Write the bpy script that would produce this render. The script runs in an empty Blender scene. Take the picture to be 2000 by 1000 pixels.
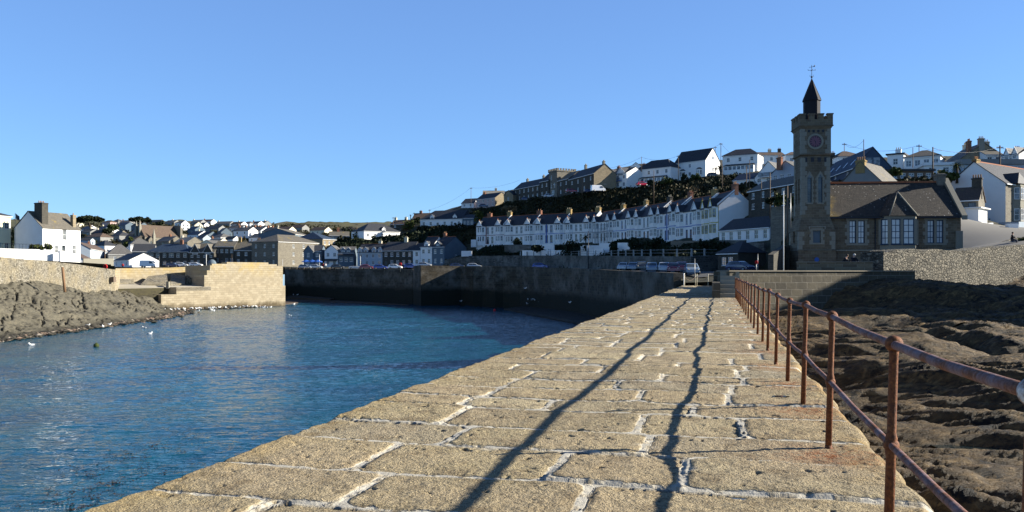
import bpy, math, random, numpy as np
from mathutils import Vector, Matrix
random.seed(7); RNG = np.random.default_rng(7)
sc = bpy.context.scene; COL = sc.collection
R = math.radians
# ------------------------------------------------------------------ camera, sky, sun
F = 1532.0; EYE = 9.0           # photo focal length in photo pixels, eye above the water
cam = bpy.data.objects.new('camera', bpy.data.cameras.new('camera')); COL.objects.link(cam)
cam.location = (0, 0, EYE); cam.rotation_euler = (R(90), 0, 0)
cam.data.sensor_width = 36; cam.data.lens = F / 2000 * 36; cam.data.shift_y = 31 / 2000
cam.data.clip_start = 0.05; cam.data.clip_end = 20000; sc.camera = cam
S = Vector((math.cos(R(3.5)) * math.cos(R(22.5)), math.sin(R(3.5)) * math.cos(R(22.5)), math.sin(R(22.5))))
w = bpy.data.worlds.new('World'); sc.world = w; w.use_nodes = True
sky = w.node_tree.nodes.new('ShaderNodeTexSky'); sky.sky_type = 'NISHITA'; sky.sun_disc = False
sky.sun_elevation = R(22.5); sky.sun_rotation = R(86.5); sky.air_density = 1.0; sky.dust_density = 0.0; sky.ozone_density = 3.0
bg = w.node_tree.nodes['Background']; bg.inputs[1].default_value = 0.075
grade = w.node_tree.nodes.new('ShaderNodeMix'); grade.data_type = 'RGBA'; grade.blend_type = 'MULTIPLY'; grade.inputs[0].default_value = 1
grade.inputs[7].default_value = (.78, .98, 1.25, 1); w.node_tree.links.new(sky.outputs[0], grade.inputs[6]); 
# clear winter sky: even blue near the horizon, deep blue towards the zenith
even = w.node_tree.nodes.new('ShaderNodeMix'); even.data_type = 'RGBA'; even.inputs[0].default_value = .62; even.inputs[7].default_value = (1.20, 2.50, 4.95, 1)
w.node_tree.links.new(grade.outputs[2], even.inputs[6])
tcw = w.node_tree.nodes.new('ShaderNodeTexCoord'); spw = w.node_tree.nodes.new('ShaderNodeSeparateXYZ'); w.node_tree.links.new(tcw.outputs['Generated'], spw.inputs[0])
rw = w.node_tree.nodes.new('ShaderNodeValToRGB'); w.node_tree.links.new(spw.outputs[2], rw.inputs[0]); er = rw.color_ramp.elements; er[0].position = .0; er[0].color = (1.08,1.12,1.06,1); er[1].position = 1.0; er[1].color = (.16,.19,.27,1)
e2 = er.new(.33); e2.color = (.90,.88,.93,1); e3 = er.new(.62); e3.color = (.30,.34,.42,1)
deep = w.node_tree.nodes.new('ShaderNodeMix'); deep.data_type = 'RGBA'; deep.blend_type = 'MULTIPLY'; deep.inputs[0].default_value = 1
w.node_tree.links.new(even.outputs[2], deep.inputs[6]); w.node_tree.links.new(rw.outputs[0], deep.inputs[7]); w.node_tree.links.new(deep.outputs[2], bg.inputs[0])
sun = bpy.data.objects.new('sun', bpy.data.lights.new('sun', 'SUN')); COL.objects.link(sun)
sun.data.energy = 5.0; sun.data.angle = R(0.5); sun.data.color = (1, .93, .80)
sun.rotation_euler = S.to_track_quat('Z', 'Y').to_euler()
sc.view_settings.view_transform = 'Standard'; sc.view_settings.look = 'None'
sc.view_settings.exposure = 1.3; sc.view_settings.gamma = 1; sc.view_settings.use_curve_mapping = False

# ------------------------------------------------------------------ helpers
def P(px, py, D): return Vector(((px - 1000) / F * D, D, EYE - (py - 531) / F * D))
def G(px, D): return Vector(((px - 1000) / F * D, D))
def Z(py, D): return EYE - (py - 531) / F * D

class MB:
    def __init__(s): s.v = []; s.f = []; s.m = []; s.mi = 0; s.sm = []
    def poly(s, pts):
        n = len(s.v); s.v += [tuple(p) for p in pts]; s.f.append(tuple(range(n, n + len(pts)))); s.m.append(s.mi); s.sm.append(False)
    def raw(s, vs, fs, smooth=False):
        n = len(s.v); s.v += [tuple(p) for p in vs]
        for f in fs: s.f.append(tuple(i + n for i in f)); s.m.append(s.mi); s.sm.append(smooth)
    def box(s, x0, x1, y0, y1, z0, z1):
        s.raw([(x0,y0,z0),(x1,y0,z0),(x1,y1,z0),(x0,y1,z0),(x0,y0,z1),(x1,y0,z1),(x1,y1,z1),(x0,y1,z1)],
              [(0,3,2,1),(4,5,6,7),(0,1,5,4),(1,2,6,5),(2,3,7,6),(3,0,4,7)])
    def frust(s, cx, cy, z0, a0, z1, a1, b0=None, b1=None):
        b0 = a0 if b0 is None else b0; b1 = a1 if b1 is None else b1
        s.raw([(cx-a0,cy-b0,z0),(cx+a0,cy-b0,z0),(cx+a0,cy+b0,z0),(cx-a0,cy+b0,z0),(cx-a1,cy-b1,z1),(cx+a1,cy-b1,z1),(cx+a1,cy+b1,z1),(cx-a1,cy+b1,z1)],
              [(0,3,2,1),(4,5,6,7),(0,1,5,4),(1,2,6,5),(2,3,7,6),(3,0,4,7)])
    def prism(s, pts, z0, z1):
        n = len(pts); ar = sum(pts[i][0]*pts[(i+1)%n][1]-pts[(i+1)%n][0]*pts[i][1] for i in range(n))
        if ar < 0: pts = pts[::-1]
        z0s = z0 if isinstance(z0, (list, tuple)) else [z0]*n; z1s = z1 if isinstance(z1, (list, tuple)) else [z1]*n
        if ar < 0: z0s = list(z0s)[::-1]; z1s = list(z1s)[::-1]
        vs = [(p[0],p[1],z) for p,z in zip(pts,z0s)] + [(p[0],p[1],z) for p,z in zip(pts,z1s)]
        s.raw(vs, [tuple(range(n))[::-1], tuple(range(n,2*n))] + [(i,(i+1)%n,n+(i+1)%n,n+i) for i in range(n)])
    def tube(s, pts, r, n=8, cap=True):
        pts = [Vector(p) for p in pts]; rs = r if isinstance(r,(list,tuple)) else [r]*len(pts); vs = []; fs = []
        for i,p in enumerate(pts):
            t = (pts[min(i+1,len(pts)-1)] - pts[max(i-1,0)]).normalized()
            a = t.cross(Vector((0,0,1))); a = Vector((1,0,0)) if a.length < 1e-3 else a.normalized(); b = t.cross(a)
            for k in range(n):
                an = 2*math.pi*k/n; vs.append(p + (a*math.cos(an)+b*math.sin(an))*rs[i])
        for i in range(len(pts)-1):
            for k in range(n): fs.append((i*n+k, i*n+(k+1)%n, (i+1)*n+(k+1)%n, (i+1)*n+k))
        if cap: fs += [tuple(range(n))[::-1], tuple((len(pts)-1)*n+k for k in range(n))]
        s.raw(vs, fs, True)
    def ball(s, c, r, nu=10, nv=6, sq=(1,1,1)):
        vs = [(c[0],c[1],c[2]-r*sq[2])]; fs = []
        for j in range(1,nv):
            ph = -math.pi/2+math.pi*j/nv
            for i in range(nu):
                a = 2*math.pi*i/nu; vs.append((c[0]+r*sq[0]*math.cos(ph)*math.cos(a), c[1]+r*sq[1]*math.cos(ph)*math.sin(a), c[2]+r*sq[2]*math.sin(ph)))
        vs.append((c[0],c[1],c[2]+r*sq[2]))
        for i in range(nu): fs.append((0,1+(i+1)%nu,1+i)); fs.append((len(vs)-1,1+(nv-2)*nu+i,1+(nv-2)*nu+(i+1)%nu))
        for j in range(nv-2):
            for i in range(nu): a=1+j*nu; fs.append((a+i,a+(i+1)%nu,a+nu+(i+1)%nu,a+nu+i))
        s.raw(vs, fs, True)
    def mesh(s, name, mats):
        me = bpy.data.meshes.new(name); me.from_pydata(s.v, [], s.f)
        for m in (mats if isinstance(mats,(list,tuple)) else [mats]): me.materials.append(m)
        me.polygons.foreach_set('material_index', s.m); me.polygons.foreach_set('use_smooth', s.sm); me.update(); return me
    def build(s, name, mats, parent=None, loc=None, rz=0):
        return link(name, s.mesh(name, mats), parent, loc, rz)
def link(name, me, parent=None, loc=None, rz=0):
    o = bpy.data.objects.new(name, me); COL.objects.link(o)
    if parent: o.parent = parent
    if loc is not None: o.location = loc
    if rz: o.rotation_euler.z = rz
    return o
def tag(o, label=None, cat=None, group=None, kind=None):
    if label: o['label'] = label
    if cat: o['category'] = cat
    if group: o['group'] = group
    if kind: o['kind'] = kind
    return o
def empty(name, loc, rz, label, cat, group=None):
    o = bpy.data.objects.new(name, None); COL.objects.link(o); o.location = loc; o.rotation_euler = (0,0,rz); o.empty_display_size = .3
    return tag(o, label, cat, group)
def copy_tree(o, parent=None):
    c = o.copy(); COL.objects.link(c)
    if parent: c.parent = parent
    for ch in list(o.children): copy_tree(ch, c)
    return c
def npmesh(name, V, Q, mats, smooth=True, attrs=None, midx=None):
    me = bpy.data.meshes.new(name); V = np.asarray(V, np.float32); Q = np.asarray(Q, np.int32); k = Q.shape[1]
    me.vertices.add(len(V)); me.vertices.foreach_set('co', V.ravel()); me.loops.add(Q.size); me.loops.foreach_set('vertex_index', Q.ravel())
    me.polygons.add(len(Q)); me.polygons.foreach_set('loop_start', np.arange(0, Q.size, k, dtype=np.int32))
    me.polygons.foreach_set('use_smooth', np.full(len(Q), smooth))
    for m in (mats if isinstance(mats,(list,tuple)) else [mats]): me.materials.append(m)
    if midx is not None: me.polygons.foreach_set('material_index', midx)
    me.update(calc_edges=True)
    for k_, a in (attrs or {}).items():
        at = me.attributes.new(k_, 'FLOAT', 'POINT'); at.data.foreach_set('value', np.asarray(a, np.float32).ravel())
    return me
# 2-D value noise for numpy
_LAT = RNG.random((256, 256))
def vn(x, y, seed=0):
    x = x + seed*17.31; y = y + seed*9.77; xi = np.floor(x).astype(int); yi = np.floor(y).astype(int); fx = x-xi; fy = y-yi
    fx = fx*fx*(3-2*fx); fy = fy*fy*(3-2*fy); a = _LAT[xi%256, yi%256]; b = _LAT[(xi+1)%256, yi%256]; c = _LAT[xi%256, (yi+1)%256]; d = _LAT[(xi+1)%256, (yi+1)%256]
    return (a*(1-fx)+b*fx)*(1-fy)+(c*(1-fx)+d*fx)*fy - .5
def fbm(x, y, o=4, seed=0):
    s = 0; a = 1
    for k in range(o): s = s + a*vn(x*2**k, y*2**k, seed+k*3); a *= .5
    return s
def inpoly(x, y, poly):
    c = np.zeros(x.shape, bool); n = len(poly)
    for i in range(n):
        x0,y0 = poly[i]; x1,y1 = poly[(i+1)%n]
        if y0 == y1: continue
        cond = ((y0 > y) != (y1 > y)) & (x < (x1-x0)*(y-y0)/(y1-y0)+x0); c ^= cond
    return c

# ------------------------------------------------------------------ materials
class NT:
    def __init__(s, name):
        s.m = bpy.data.materials.new(name); s.m.use_nodes = True; s.t = s.m.node_tree; s.b = s.t.nodes['Principled BSDF']; s.c = s.t.nodes.new('ShaderNodeTexCoord').outputs['Object']
    def n(s, t, **kw):
        x = s.t.nodes.new(t)
        for k,v in kw.items(): setattr(x, k, v)
        return x
    def l(s, a, b): s.t.links.new(a, b)
    def mapv(s, sc=(1,1,1), src=None):
        m = s.n('ShaderNodeMapping'); m.inputs['Scale'].default_value = sc; s.l(src or s.c, m.inputs[0]); return m.outputs[0]
    def noise(s, scale, detail=4, rough=.55, src=None, dist=0):
        x = s.n('ShaderNodeTexNoise'); x.inputs['Scale'].default_value = scale; x.inputs['Detail'].default_value = detail; x.inputs['Roughness'].default_value = rough; x.inputs['Distortion'].default_value = dist
        s.l(src or s.c, x.inputs['Vector']); return x.outputs['Fac']
    def ramp(s, fac, stops):
        r = s.n('ShaderNodeValToRGB'); e = r.color_ramp.elements
        while len(e) < len(stops): e.new(.5)
        for k,(p,c) in enumerate(stops): e[k].position = p; e[k].color = (*c,1) if len(c)==3 else c
        s.l(fac, r.inputs[0]); return r.outputs[0]
    def step(s, fac, a, b): return s.ramp(fac, [(a,(0,0,0)),(b,(1,1,1))])
    def mix(s, fac, a, b, mode='MIX'):
        x = s.n('ShaderNodeMix', data_type='RGBA', blend_type=mode)
        for sock,v in ((x.inputs[0],fac),(x.inputs[6],a),(x.inputs[7],b)):
            if isinstance(v,(int,float)): sock.default_value = v
            elif isinstance(v,tuple): sock.default_value = (*v,1)
            else: s.l(v, sock)
        return x.outputs[2]
    def math(s, op, a, b=0.0, c=0.0):
        x = s.n('ShaderNodeMath', operation=op)
        for k,v in enumerate((a,b,c)):
            if isinstance(v,(int,float)): x.inputs[k].default_value = v
            else: s.l(v, x.inputs[k])
        return x.outputs[0]
    def attr(s, name): return s.n('ShaderNodeAttribute', attribute_name=name).outputs['Fac']
    def bump(s, h, st=.5, dist=.02, nrm=None):
        b = s.n('ShaderNodeBump'); b.inputs['Strength'].default_value = st; b.inputs['Distance'].default_value = dist; s.l(h, b.inputs['Height'])
        if nrm: s.l(nrm, b.inputs['Normal'])
        return b.outputs[0]
    def out(s, col=None, rough=.8, nrm=None, spec=.3, metal=0):
        if isinstance(col, tuple): s.b.inputs['Base Color'].default_value = (*col,1)
        elif col is not None: s.l(col, s.b.inputs['Base Color'])
        if isinstance(rough,(int,float)): s.b.inputs['Roughness'].default_value = rough
        else: s.l(rough, s.b.inputs['Roughness'])
        if nrm: s.l(nrm, s.b.inputs['Normal'])
        s.b.inputs['Specular IOR Level'].default_value = spec; s.b.inputs['Metallic'].default_value = metal
        return s.m
    def wallvec(s):     # (x+y, z) so that courses run level round a building
        sp = s.n('ShaderNodeSeparateXYZ'); s.l(s.c, sp.inputs[0]); cb = s.n('ShaderNodeCombineXYZ')
        s.l(s.math('ADD', sp.outputs[0], sp.outputs[1]), cb.inputs[0]); s.l(sp.outputs[2], cb.inputs[1]); return cb.outputs[0]
def brick(nt, vec, w, h, mortar, c1, c2, cm, smooth=.2, off=.5):
    b = nt.n('ShaderNodeTexBrick'); b.offset = off; nt.l(vec, b.inputs['Vector'])
    b.inputs['Scale'].default_value = 1; b.inputs['Brick Width'].default_value = w; b.inputs['Row Height'].default_value = h
    b.inputs['Mortar Size'].default_value = mortar; b.inputs['Mortar Smooth'].default_value = smooth
    b.inputs['Color1'].default_value = (*c1,1); b.inputs['Color2'].default_value = (*c2,1); b.inputs['Mortar'].default_value = (*cm,1); return b
def distort(nt, vec, sc, amt):
    x = nt.n('ShaderNodeTexNoise'); x.inputs['Scale'].default_value = sc; x.inputs['Detail'].default_value = 2; nt.l(vec, x.inputs['Vector'])
    sb = nt.n('ShaderNodeVectorMath', operation='SUBTRACT'); nt.l(x.outputs['Color'], sb.inputs[0]); sb.inputs[1].default_value = (.5,.5,.5)
    sc_ = nt.n('ShaderNodeVectorMath', operation='SCALE'); nt.l(sb.outputs[0], sc_.inputs[0]); sc_.inputs['Scale'].default_value = amt
    ad = nt.n('ShaderNodeVectorMath', operation='ADD'); nt.l(vec, ad.inputs[0]); nt.l(sc_.outputs[0], ad.inputs[1]); return ad.outputs[0]
def m_render(name, c, dirt=.12):
    t = NT(name); n = t.noise(.6,5,.6); n2 = t.noise(7,4,.6)
    col = t.mix(t.step(n,.35,.8), c, tuple(x*(1-dirt*1.6) for x in c)); col = t.mix(t.math('MULTIPLY',n2,dirt), col, tuple(x*.7 for x in c))
    return t.out(col, .85, t.bump(n2,.25,.02))
def m_stone(name, c1, c2, cm, w=.45, h=.2, mortar=.012, var=.35, dist=.08):
    t = NT(name); v = distort(t, t.wallvec(), 1.5, dist); b = brick(t, v, w, h, mortar, c1, c2, cm)
    n = t.noise(3,5,.65); n2 = t.noise(.35,4,.6)
    col = t.mix(t.math('MULTIPLY',t.step(n,.3,.75),var), b.outputs[0], tuple(x*.45 for x in c1)); col = t.mix(t.math('MULTIPLY',t.step(n2,.4,.75),var), col, tuple(x*.6 for x in c2))
    h_ = t.math('ADD', t.math('MULTIPLY',b.outputs['Fac'],-1), t.math('MULTIPLY',n,.6))
    return t.out(col, .9, t.bump(h_,.6,.04))
def m_roof(name, c1, c2, moss=None, mossa=.5, cm=None, w=.35, h=.16):
    t = NT(name); v = t.wallvec(); b = brick(t, v, w, h, .012, c1, c2, cm or tuple(x*.4 for x in c1)); n = t.noise(1.3,5,.6); n2 = t.noise(.4,3,.6)
    col = t.mix(t.math('MULTIPLY',t.step(n,.35,.7),.4), b.outputs[0], tuple(x*.6 for x in c1))
    if moss: col = t.mix(t.step(t.math('ADD',t.math('MULTIPLY',n,.5),t.math('MULTIPLY',n2,.5)), .72-mossa*.45, .8-mossa*.4), col, moss)
    return t.out(col, .7, t.bump(t.math('ADD',t.math('MULTIPLY',b.outputs['Fac'],-1),n),.5,.02), spec=.35)
def m_plain(name, c, rough=.6, var=.25, sc=4, spec=.3, metal=0, bump=.15):
    t = NT(name); n = t.noise(sc,5,.6); return t.out(t.mix(t.math('MULTIPLY',n,var*2), c, tuple(x*.55 for x in c)), rough, t.bump(n,bump,.02), spec, metal)
M = {}
M['white'] = m_render('white_render', (.84,.83,.80), .06); M['cream'] = m_render('cream_render', (.72,.66,.50), .10)
M['lemon'] = m_render('pale_yellow_render', (.74,.72,.52), .05); M['grey'] = m_render('grey_render', (.24,.24,.23), .15)
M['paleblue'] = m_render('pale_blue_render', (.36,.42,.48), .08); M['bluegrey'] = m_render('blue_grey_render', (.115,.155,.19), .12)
M['pinkish'] = m_render('pink_render', (.50,.36,.33), .1)
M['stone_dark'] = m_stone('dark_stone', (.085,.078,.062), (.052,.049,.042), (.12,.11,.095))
M['stone_grey'] = m_stone('grey_stone', (.22,.20,.155), (.145,.13,.105), (.26,.235,.19), .5, .22)
M['stone_tan'] = m_stone('tan_stone', (.29,.24,.155), (.21,.165,.105), (.4,.36,.28), .5, .25)
M['granite'] = m_plain('dressed_granite', (.27,.255,.205), .85, .35, 5, bump=.3)
M['institute'] = m_stone('institute_stone', (.20,.165,.11), (.115,.088,.06), (.24,.21,.16), .52, .24, .014, .45, .05)
M['slate'] = m_roof('slate', (.050,.053,.062), (.032,.035,.042)); M['slate_blue'] = m_roof('blue_slate', (.035,.06,.10), (.025,.045,.08))
M['slate_grey'] = m_roof('grey_slate', (.15,.145,.135), (.105,.10,.095), (.15,.12,.05), .2)
M['slate_moss'] = m_roof('mossy_slate', (.155,.14,.115), (.11,.10,.08), (.22,.165,.05), .36)
M['slate_brown'] = m_roof('brown_tile', (.125,.085,.06), (.09,.065,.05), (.15,.12,.05), .3)
M['slate_pale'] = m_roof('pale_slate', (.27,.255,.22), (.2,.19,.165), (.33,.26,.10), .3)
M['brick'] = m_stone('chimney_brick', (.30,.11,.055), (.20,.08,.045), (.3,.25,.2), .22, .075, .01, .3, .02)
M['brick_yellow'] = m_stone('yellow_brick', (.40,.26,.09), (.28,.19,.07), (.35,.3,.2), .22, .075, .01, .3, .02)
M['pot'] = m_plain('clay_pot', (.50,.30,.17), .8); M['potw'] = m_plain('cream_pot', (.6,.55,.42), .8)
M['trim'] = m_plain('white_paint', (.78,.78,.76), .5, .08); M['ridge'] = m_plain('ridge_tile', (.36,.13,.06), .8, .3)
M['blue_paint'] = m_plain('blue_paint', (.03,.10,.36), .5, .1); M['yellow_paint'] = m_plain('mustard_paint', (.45,.36,.04), .5, .1)
M['dark_paint'] = m_plain('dark_paint', (.02,.022,.03), .5, .1); M['maroon'] = m_plain('maroon_paint', (.12,.01,.02), .5, .1)
M['navy_frame'] = m_plain('navy_paint', (.02,.045,.09), .5, .1)
M['wood'] = m_plain('weathered_wood', (.16,.12,.09), .85, .3, 8); M['steel'] = m_plain('grey_metal', (.30,.31,.31), .45, .2, 5, metal=.6)
def m_glass(name, c, c2, sc=.7):
    t = NT(name); n = t.noise(sc,2,.5); return t.out(t.mix(t.step(n,.4,.6), c, c2), .08, spec=.6)
M['glass'] = m_glass('window_glass', (.02,.028,.035), (.10,.12,.13)); M['glass_light'] = m_glass('curtained_glass', (.18,.21,.25), (.025,.035,.05), 1.3)
M['curtain'] = m_glass('blind_glass', (.60,.62,.63), (.50,.53,.55), 1.5)
def m_leaf(name, c1, c2, c3):
    t = NT(name); n = t.noise(.9,4,.6); g = t.n('ShaderNodeNewGeometry').outputs['Random Per Island']
    return t.out(t.mix(t.step(n,.35,.7), t.mix(g, c1, c2), c3), .75, spec=.2)
M['leaf'] = m_leaf('green_leaves', (.022,.036,.009), (.045,.062,.014), (.07,.078,.018)); M['leaf_dark'] = m_leaf('dark_leaves', (.006,.013,.006), (.013,.022,.008), (.015,.022,.007))
M['leaf_dry'] = m_leaf('dry_scrub', (.10,.075,.04), (.055,.045,.02), (.15,.115,.065)); M['scrub'] = m_leaf('hillside_scrub', (.012,.018,.005), (.022,.026,.008), (.035,.026,.011))
M['bark'] = m_plain('bark', (.09,.065,.045), .9, .3, 6)
# ------------------------------------------------------------------ tables of buildings (shared by terrain and houses)
# label, name, px_left, D_left, px_right, D_right, y_base, y_eaves, roof, roof_h, depth, wall, roofmat, opts
H = []
def h(label, pl, Dl, pr, Dr, yb, yt, roof, rh, dep, wm, rm, **o): H.append((label, pl, Dl, pr, Dr, yb, yt, roof, rh, dep, wm, rm, o))
# --- quay front row
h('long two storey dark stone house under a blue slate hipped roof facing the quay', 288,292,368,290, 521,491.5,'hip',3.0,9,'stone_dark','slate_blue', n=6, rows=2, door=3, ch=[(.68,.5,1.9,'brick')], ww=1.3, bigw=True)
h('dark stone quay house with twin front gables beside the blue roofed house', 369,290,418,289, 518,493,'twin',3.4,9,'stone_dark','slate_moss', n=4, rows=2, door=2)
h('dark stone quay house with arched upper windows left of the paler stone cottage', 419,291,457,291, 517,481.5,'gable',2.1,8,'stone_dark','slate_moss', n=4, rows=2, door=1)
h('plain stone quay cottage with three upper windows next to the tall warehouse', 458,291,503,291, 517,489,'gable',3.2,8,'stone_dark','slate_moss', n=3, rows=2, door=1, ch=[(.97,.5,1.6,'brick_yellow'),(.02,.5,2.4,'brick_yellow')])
h('tall three storey stone warehouse with hipped roof and one sunlit side', 543,283,622,300, 520,473.5,'hip',3.0,14,'stone_grey','slate_moss', n=3, rows=3, L=(3,3), skipwin=[0], wfrac=[(.37,),(.62,),(.85,)])
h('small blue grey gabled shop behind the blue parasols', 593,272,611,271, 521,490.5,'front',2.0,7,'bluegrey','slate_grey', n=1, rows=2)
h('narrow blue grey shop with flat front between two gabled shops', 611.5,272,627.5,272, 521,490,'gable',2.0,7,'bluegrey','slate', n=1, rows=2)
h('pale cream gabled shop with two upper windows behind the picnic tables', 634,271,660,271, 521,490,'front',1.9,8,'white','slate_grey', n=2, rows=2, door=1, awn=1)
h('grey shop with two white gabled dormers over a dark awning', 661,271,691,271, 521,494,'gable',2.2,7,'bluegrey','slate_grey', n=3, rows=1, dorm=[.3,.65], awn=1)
h('blue grey quay row with four small gabled dormers and red ridge tiles', 698,268,747,266, 520,493.5,'gable',3.0,8,'paleblue','slate', n=4, rows=2, dorm=[.1,.33,.66,.9], ch=[(.72,.55,1.9,'potw')], ridge=1)
h('stone quay cottages with brick sills and one tall chimney beside the row of dormers', 748,265,806,262, 520,489.5,'gable',3.0,8,'stone_dark','slate', n=5, rows=2, door=0, ch=[(.62,.5,2.1,'potw')])
h('narrow white link house with an arched passage on the quay', 806.5,261,821,260, 519,489,'gable',2.4,7,'white','slate', n=1, rows=2)
h('white fronted quay house with a black bay roof and gabled dormer', 821.5,259,843.5,257, 519,482,'gable',3.4,9,'white','slate', n=2, rows=2, dorm=[.5], ridge=1)
h('slate blue quay house with gable end and dormer at the right of the row', 844,256.8,868,254, 519,482,'gable',3.4,12,'bluegrey','slate', n=2, rows=2, dorm=[.45], ch=[(.03,.5,1.8,'brick')], Rw=(1,1), ridge=1)
# --- behind and beside row
h('white gable building with dark slate roof behind the white van', 222,262,252,248, 522,508.5,'gable',2.3,9,'white','slate', n=3, rows=1)
h('big grey hipped slate bungalow with mossy ridge above the quay car park', 212,320,262,325, 512,497,'hip',4.4,16,'grey','slate_grey', n=2, rows=1)
h('row of white terraced cottages receding up a lane left of the church', 176,295,210,340, 517,489,'gable',2.6,9,'paleblue','slate_brown', n=5, rows=2, L=(1,1), ch=[(.1,.5,1.2,'brick'),(.6,.5,1.2,'brick')])
h('low white cottage with slate roof tucked right of the white inn', 164,260,182,272, 520,507,'gable',1.8,7,'white','slate_brown', n=2, rows=1)
h('white house with a pyramid slate roof and terracotta hips below the pines', 204,345,229,350, 511,480,'pyr',2.6,9,'white','slate', n=2, rows=2)
h('brown hip roofed house with white eaves below the church', 255,340,298,345, 497,478,'hip',3.0,12,'white','slate_grey', n=2, rows=1)
h('grey slate roofed shed right of the big hipped bungalow', 258,310,300,312, 505,491,'gable',3.0,9,'grey','slate', n=2, rows=1)
h('cream gable cottage behind the quay row with flat dormer', 421,330,450,340, 487,479,'gable',2.0,9,'cream','slate_grey', n=1, rows=1)
h('ochre roofed chapel with a blue gable behind the warehouse', 576,350,604,367, 468,459,'gable',2.6,17,'bluegrey','slate_moss', n=2, rows=1)
h('stone schoolhouse with blue slate roof right of the warehouse', 630,318,656,326, 482,467.5,'hip',3.0,15,'stone_tan','slate_blue', n=3, rows=1)
h('dark low house with mossy roof among trees right of the schoolhouse', 643,370,682,372, 470,460,'gable',2.0,8,'bluegrey','slate_moss', n=3, rows=1, ch=[(.45,.5,2.2,'brick')])
h('hip roofed white bungalow with a flat dormer standing on the wooded bank', 711,325,781,335, 468,452,'hip',3.6,12,'white','slate', n=5, rows=1, dorm=[.55], Rw=(1,1))
h('long white house with two gabled dormers above the dark bank', 821,318,903,312, 445,428,'hipL',3.9,10,'white','slate', n=6, rows=1, dorm=[.28,.82], door=2)
h('glass fronted lean to house beside the long white house', 904,311,925,309, 444,426,'gable',1.6,7,'bluegrey','slate', n=3, rows=1)
h('brown roofed stone house behind the hipped bungalow on the slope', 762,370,800,366, 446,438,'gable',2.2,8,'stone_dark','slate_brown', n=2, rows=1, ch=[(.02,.5,1.7,'potw'),(.6,.5,1.7,'potw')])
h('dark gabled house left of the long white house with dormers', 805,345,842,343, 432,427,'gable',2.6,8,'stone_dark','slate_brown', n=1, rows=1, ch=[(.3,.5,1.4,'brick')])
h('white and stone house with dark roof below the telegraph pole on the ridge', 901,365,925,362, 405,397,'gable',2.4,8,'white','slate', n=2, rows=1)
h('stone house with sunlit gable end and pink brick front on the ridge', 930,360,967,350, 404,388,'gable',2.6,8,'pinkish','slate', n=4, rows=2, ch=[(.1,.5,1.2,'brick')], gabm='stone_tan')
h('small stone gable extension at the right of the pink fronted house', 984,345,1002,341, 395,381,'front',2.0,7,'stone_tan','slate', n=1, rows=1)
h('pale roofed house behind the pink fronted house', 943,392,985,392, 388,379,'gable',2.0,8,'stone_tan','slate_pale', n=1, rows=1, ch=[(.6,.5,1.6,'potw')])
# --- upper stone terrace
h('left part of the dark stone terrace on the hill crest with two chimneys', 1003,345,1054,325, 391,366,'gable',3.2,8,'stone_dark','slate', n=6, rows=2, ch=[(.24,.5,1.6,'granite'),(.85,.5,1.6,'granite')])
h('middle part of the dark stone terrace left of the battlemented tower', 1054.5,324,1072,318, 386,354,'gable',3.4,8,'stone_dark','slate', n=2, rows=2, ch=[(.6,.5,2.0,'granite')])
h('part of the dark stone terrace right of the battlemented tower', 1090,312,1111,303, 381,351,'gable',3.2,9,'stone_dark','slate_moss', n=2, rows=2)
h('right end of the dark stone terrace with a tan gable and chimneys', 1111.5,302,1160,282, 377,345,'gable',3.6,9,'stone_dark','slate', n=4, rows=2, ch=[(.25,.5,2.2,'granite'),(.97,.5,1.5,'granite')], gabm='stone_tan', Rw=(1,1))
h('white twin gabled villa with sunlit side right of the stone terrace', 1178,292,1224,283, 369,340,'twin',2.4,10,'white','slate', n=4, rows=2, Rw=(0,0), ch=[(.2,.6,2.3,'brick')], balc=1)
h('white house with long dark hipped roof and lean to porch on the crest', 1242,290,1310,280, 359,329,'hip',3.6,9,'white','slate', n=4, rows=2, porch=1)
h('small white and timber house peeping above the dark hipped roof', 1228,340,1256,338, 335,328,'front',2.4,8,'white','slate', n=1, rows=1, ch=[(.95,.5,2.6,'brick')])
h('white house with steep black roof and bright gable end on the crest', 1317,287,1378,277, 348,316,'gable',4.6,9,'white','slate', n=3, rows=2, bays=[.27,.8], Rw=(1,1), gable_sw=1)
h('cream house with black hipped roof and glazed porch left of the clock tower', 1411,268,1480,262, 336,303,'hip',2.6,8,'white','slate', n=3, rows=2, porch=1, Rw=(0,0))
h('brown roofed house half hidden behind the cream hipped house', 1481,300,1533,300, 318,303,'gable',1.6,8,'white','slate_brown', n=3, rows=1, ch=[(.97,.5,1.9,'stone_dark'),(.55,.5,1.6,'potw')])
h('white hip roofed house directly left of the clock tower battlements', 1534,268,1582,268, 322,303,'hip',1.8,9,'white','slate_brown', n=2, rows=1)
# --- below the crest, left of tower
h('white bungalow with a glass balcony and pale gable roof left of the clock tower', 1474,195,1528,190, 358,345,'front',3.7,9,'white','slate_grey', n=3, rows=1, L=(0,0), balcf=1)
h('white gabled chalet right of the glass balcony bungalow', 1507,176,1562,170, 353,336,'front',2.4,8,'paleblue','slate_grey', n=4, rows=1, ch=[(.42,-.15,1.6,'brick')])
h('low white annexe with blue slate roof and small windows on the lane', 1432,200,1473,196, 372,351,'gable',1.8,7,'white','slate_blue', n=3, rows=1)
h('dark stone two storey row with four white sashes on the steep lane', 1462,158,1562,142, 409,366,'gable',2.0,7,'stone_dark','slate_moss', n=5, rows=2)
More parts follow.
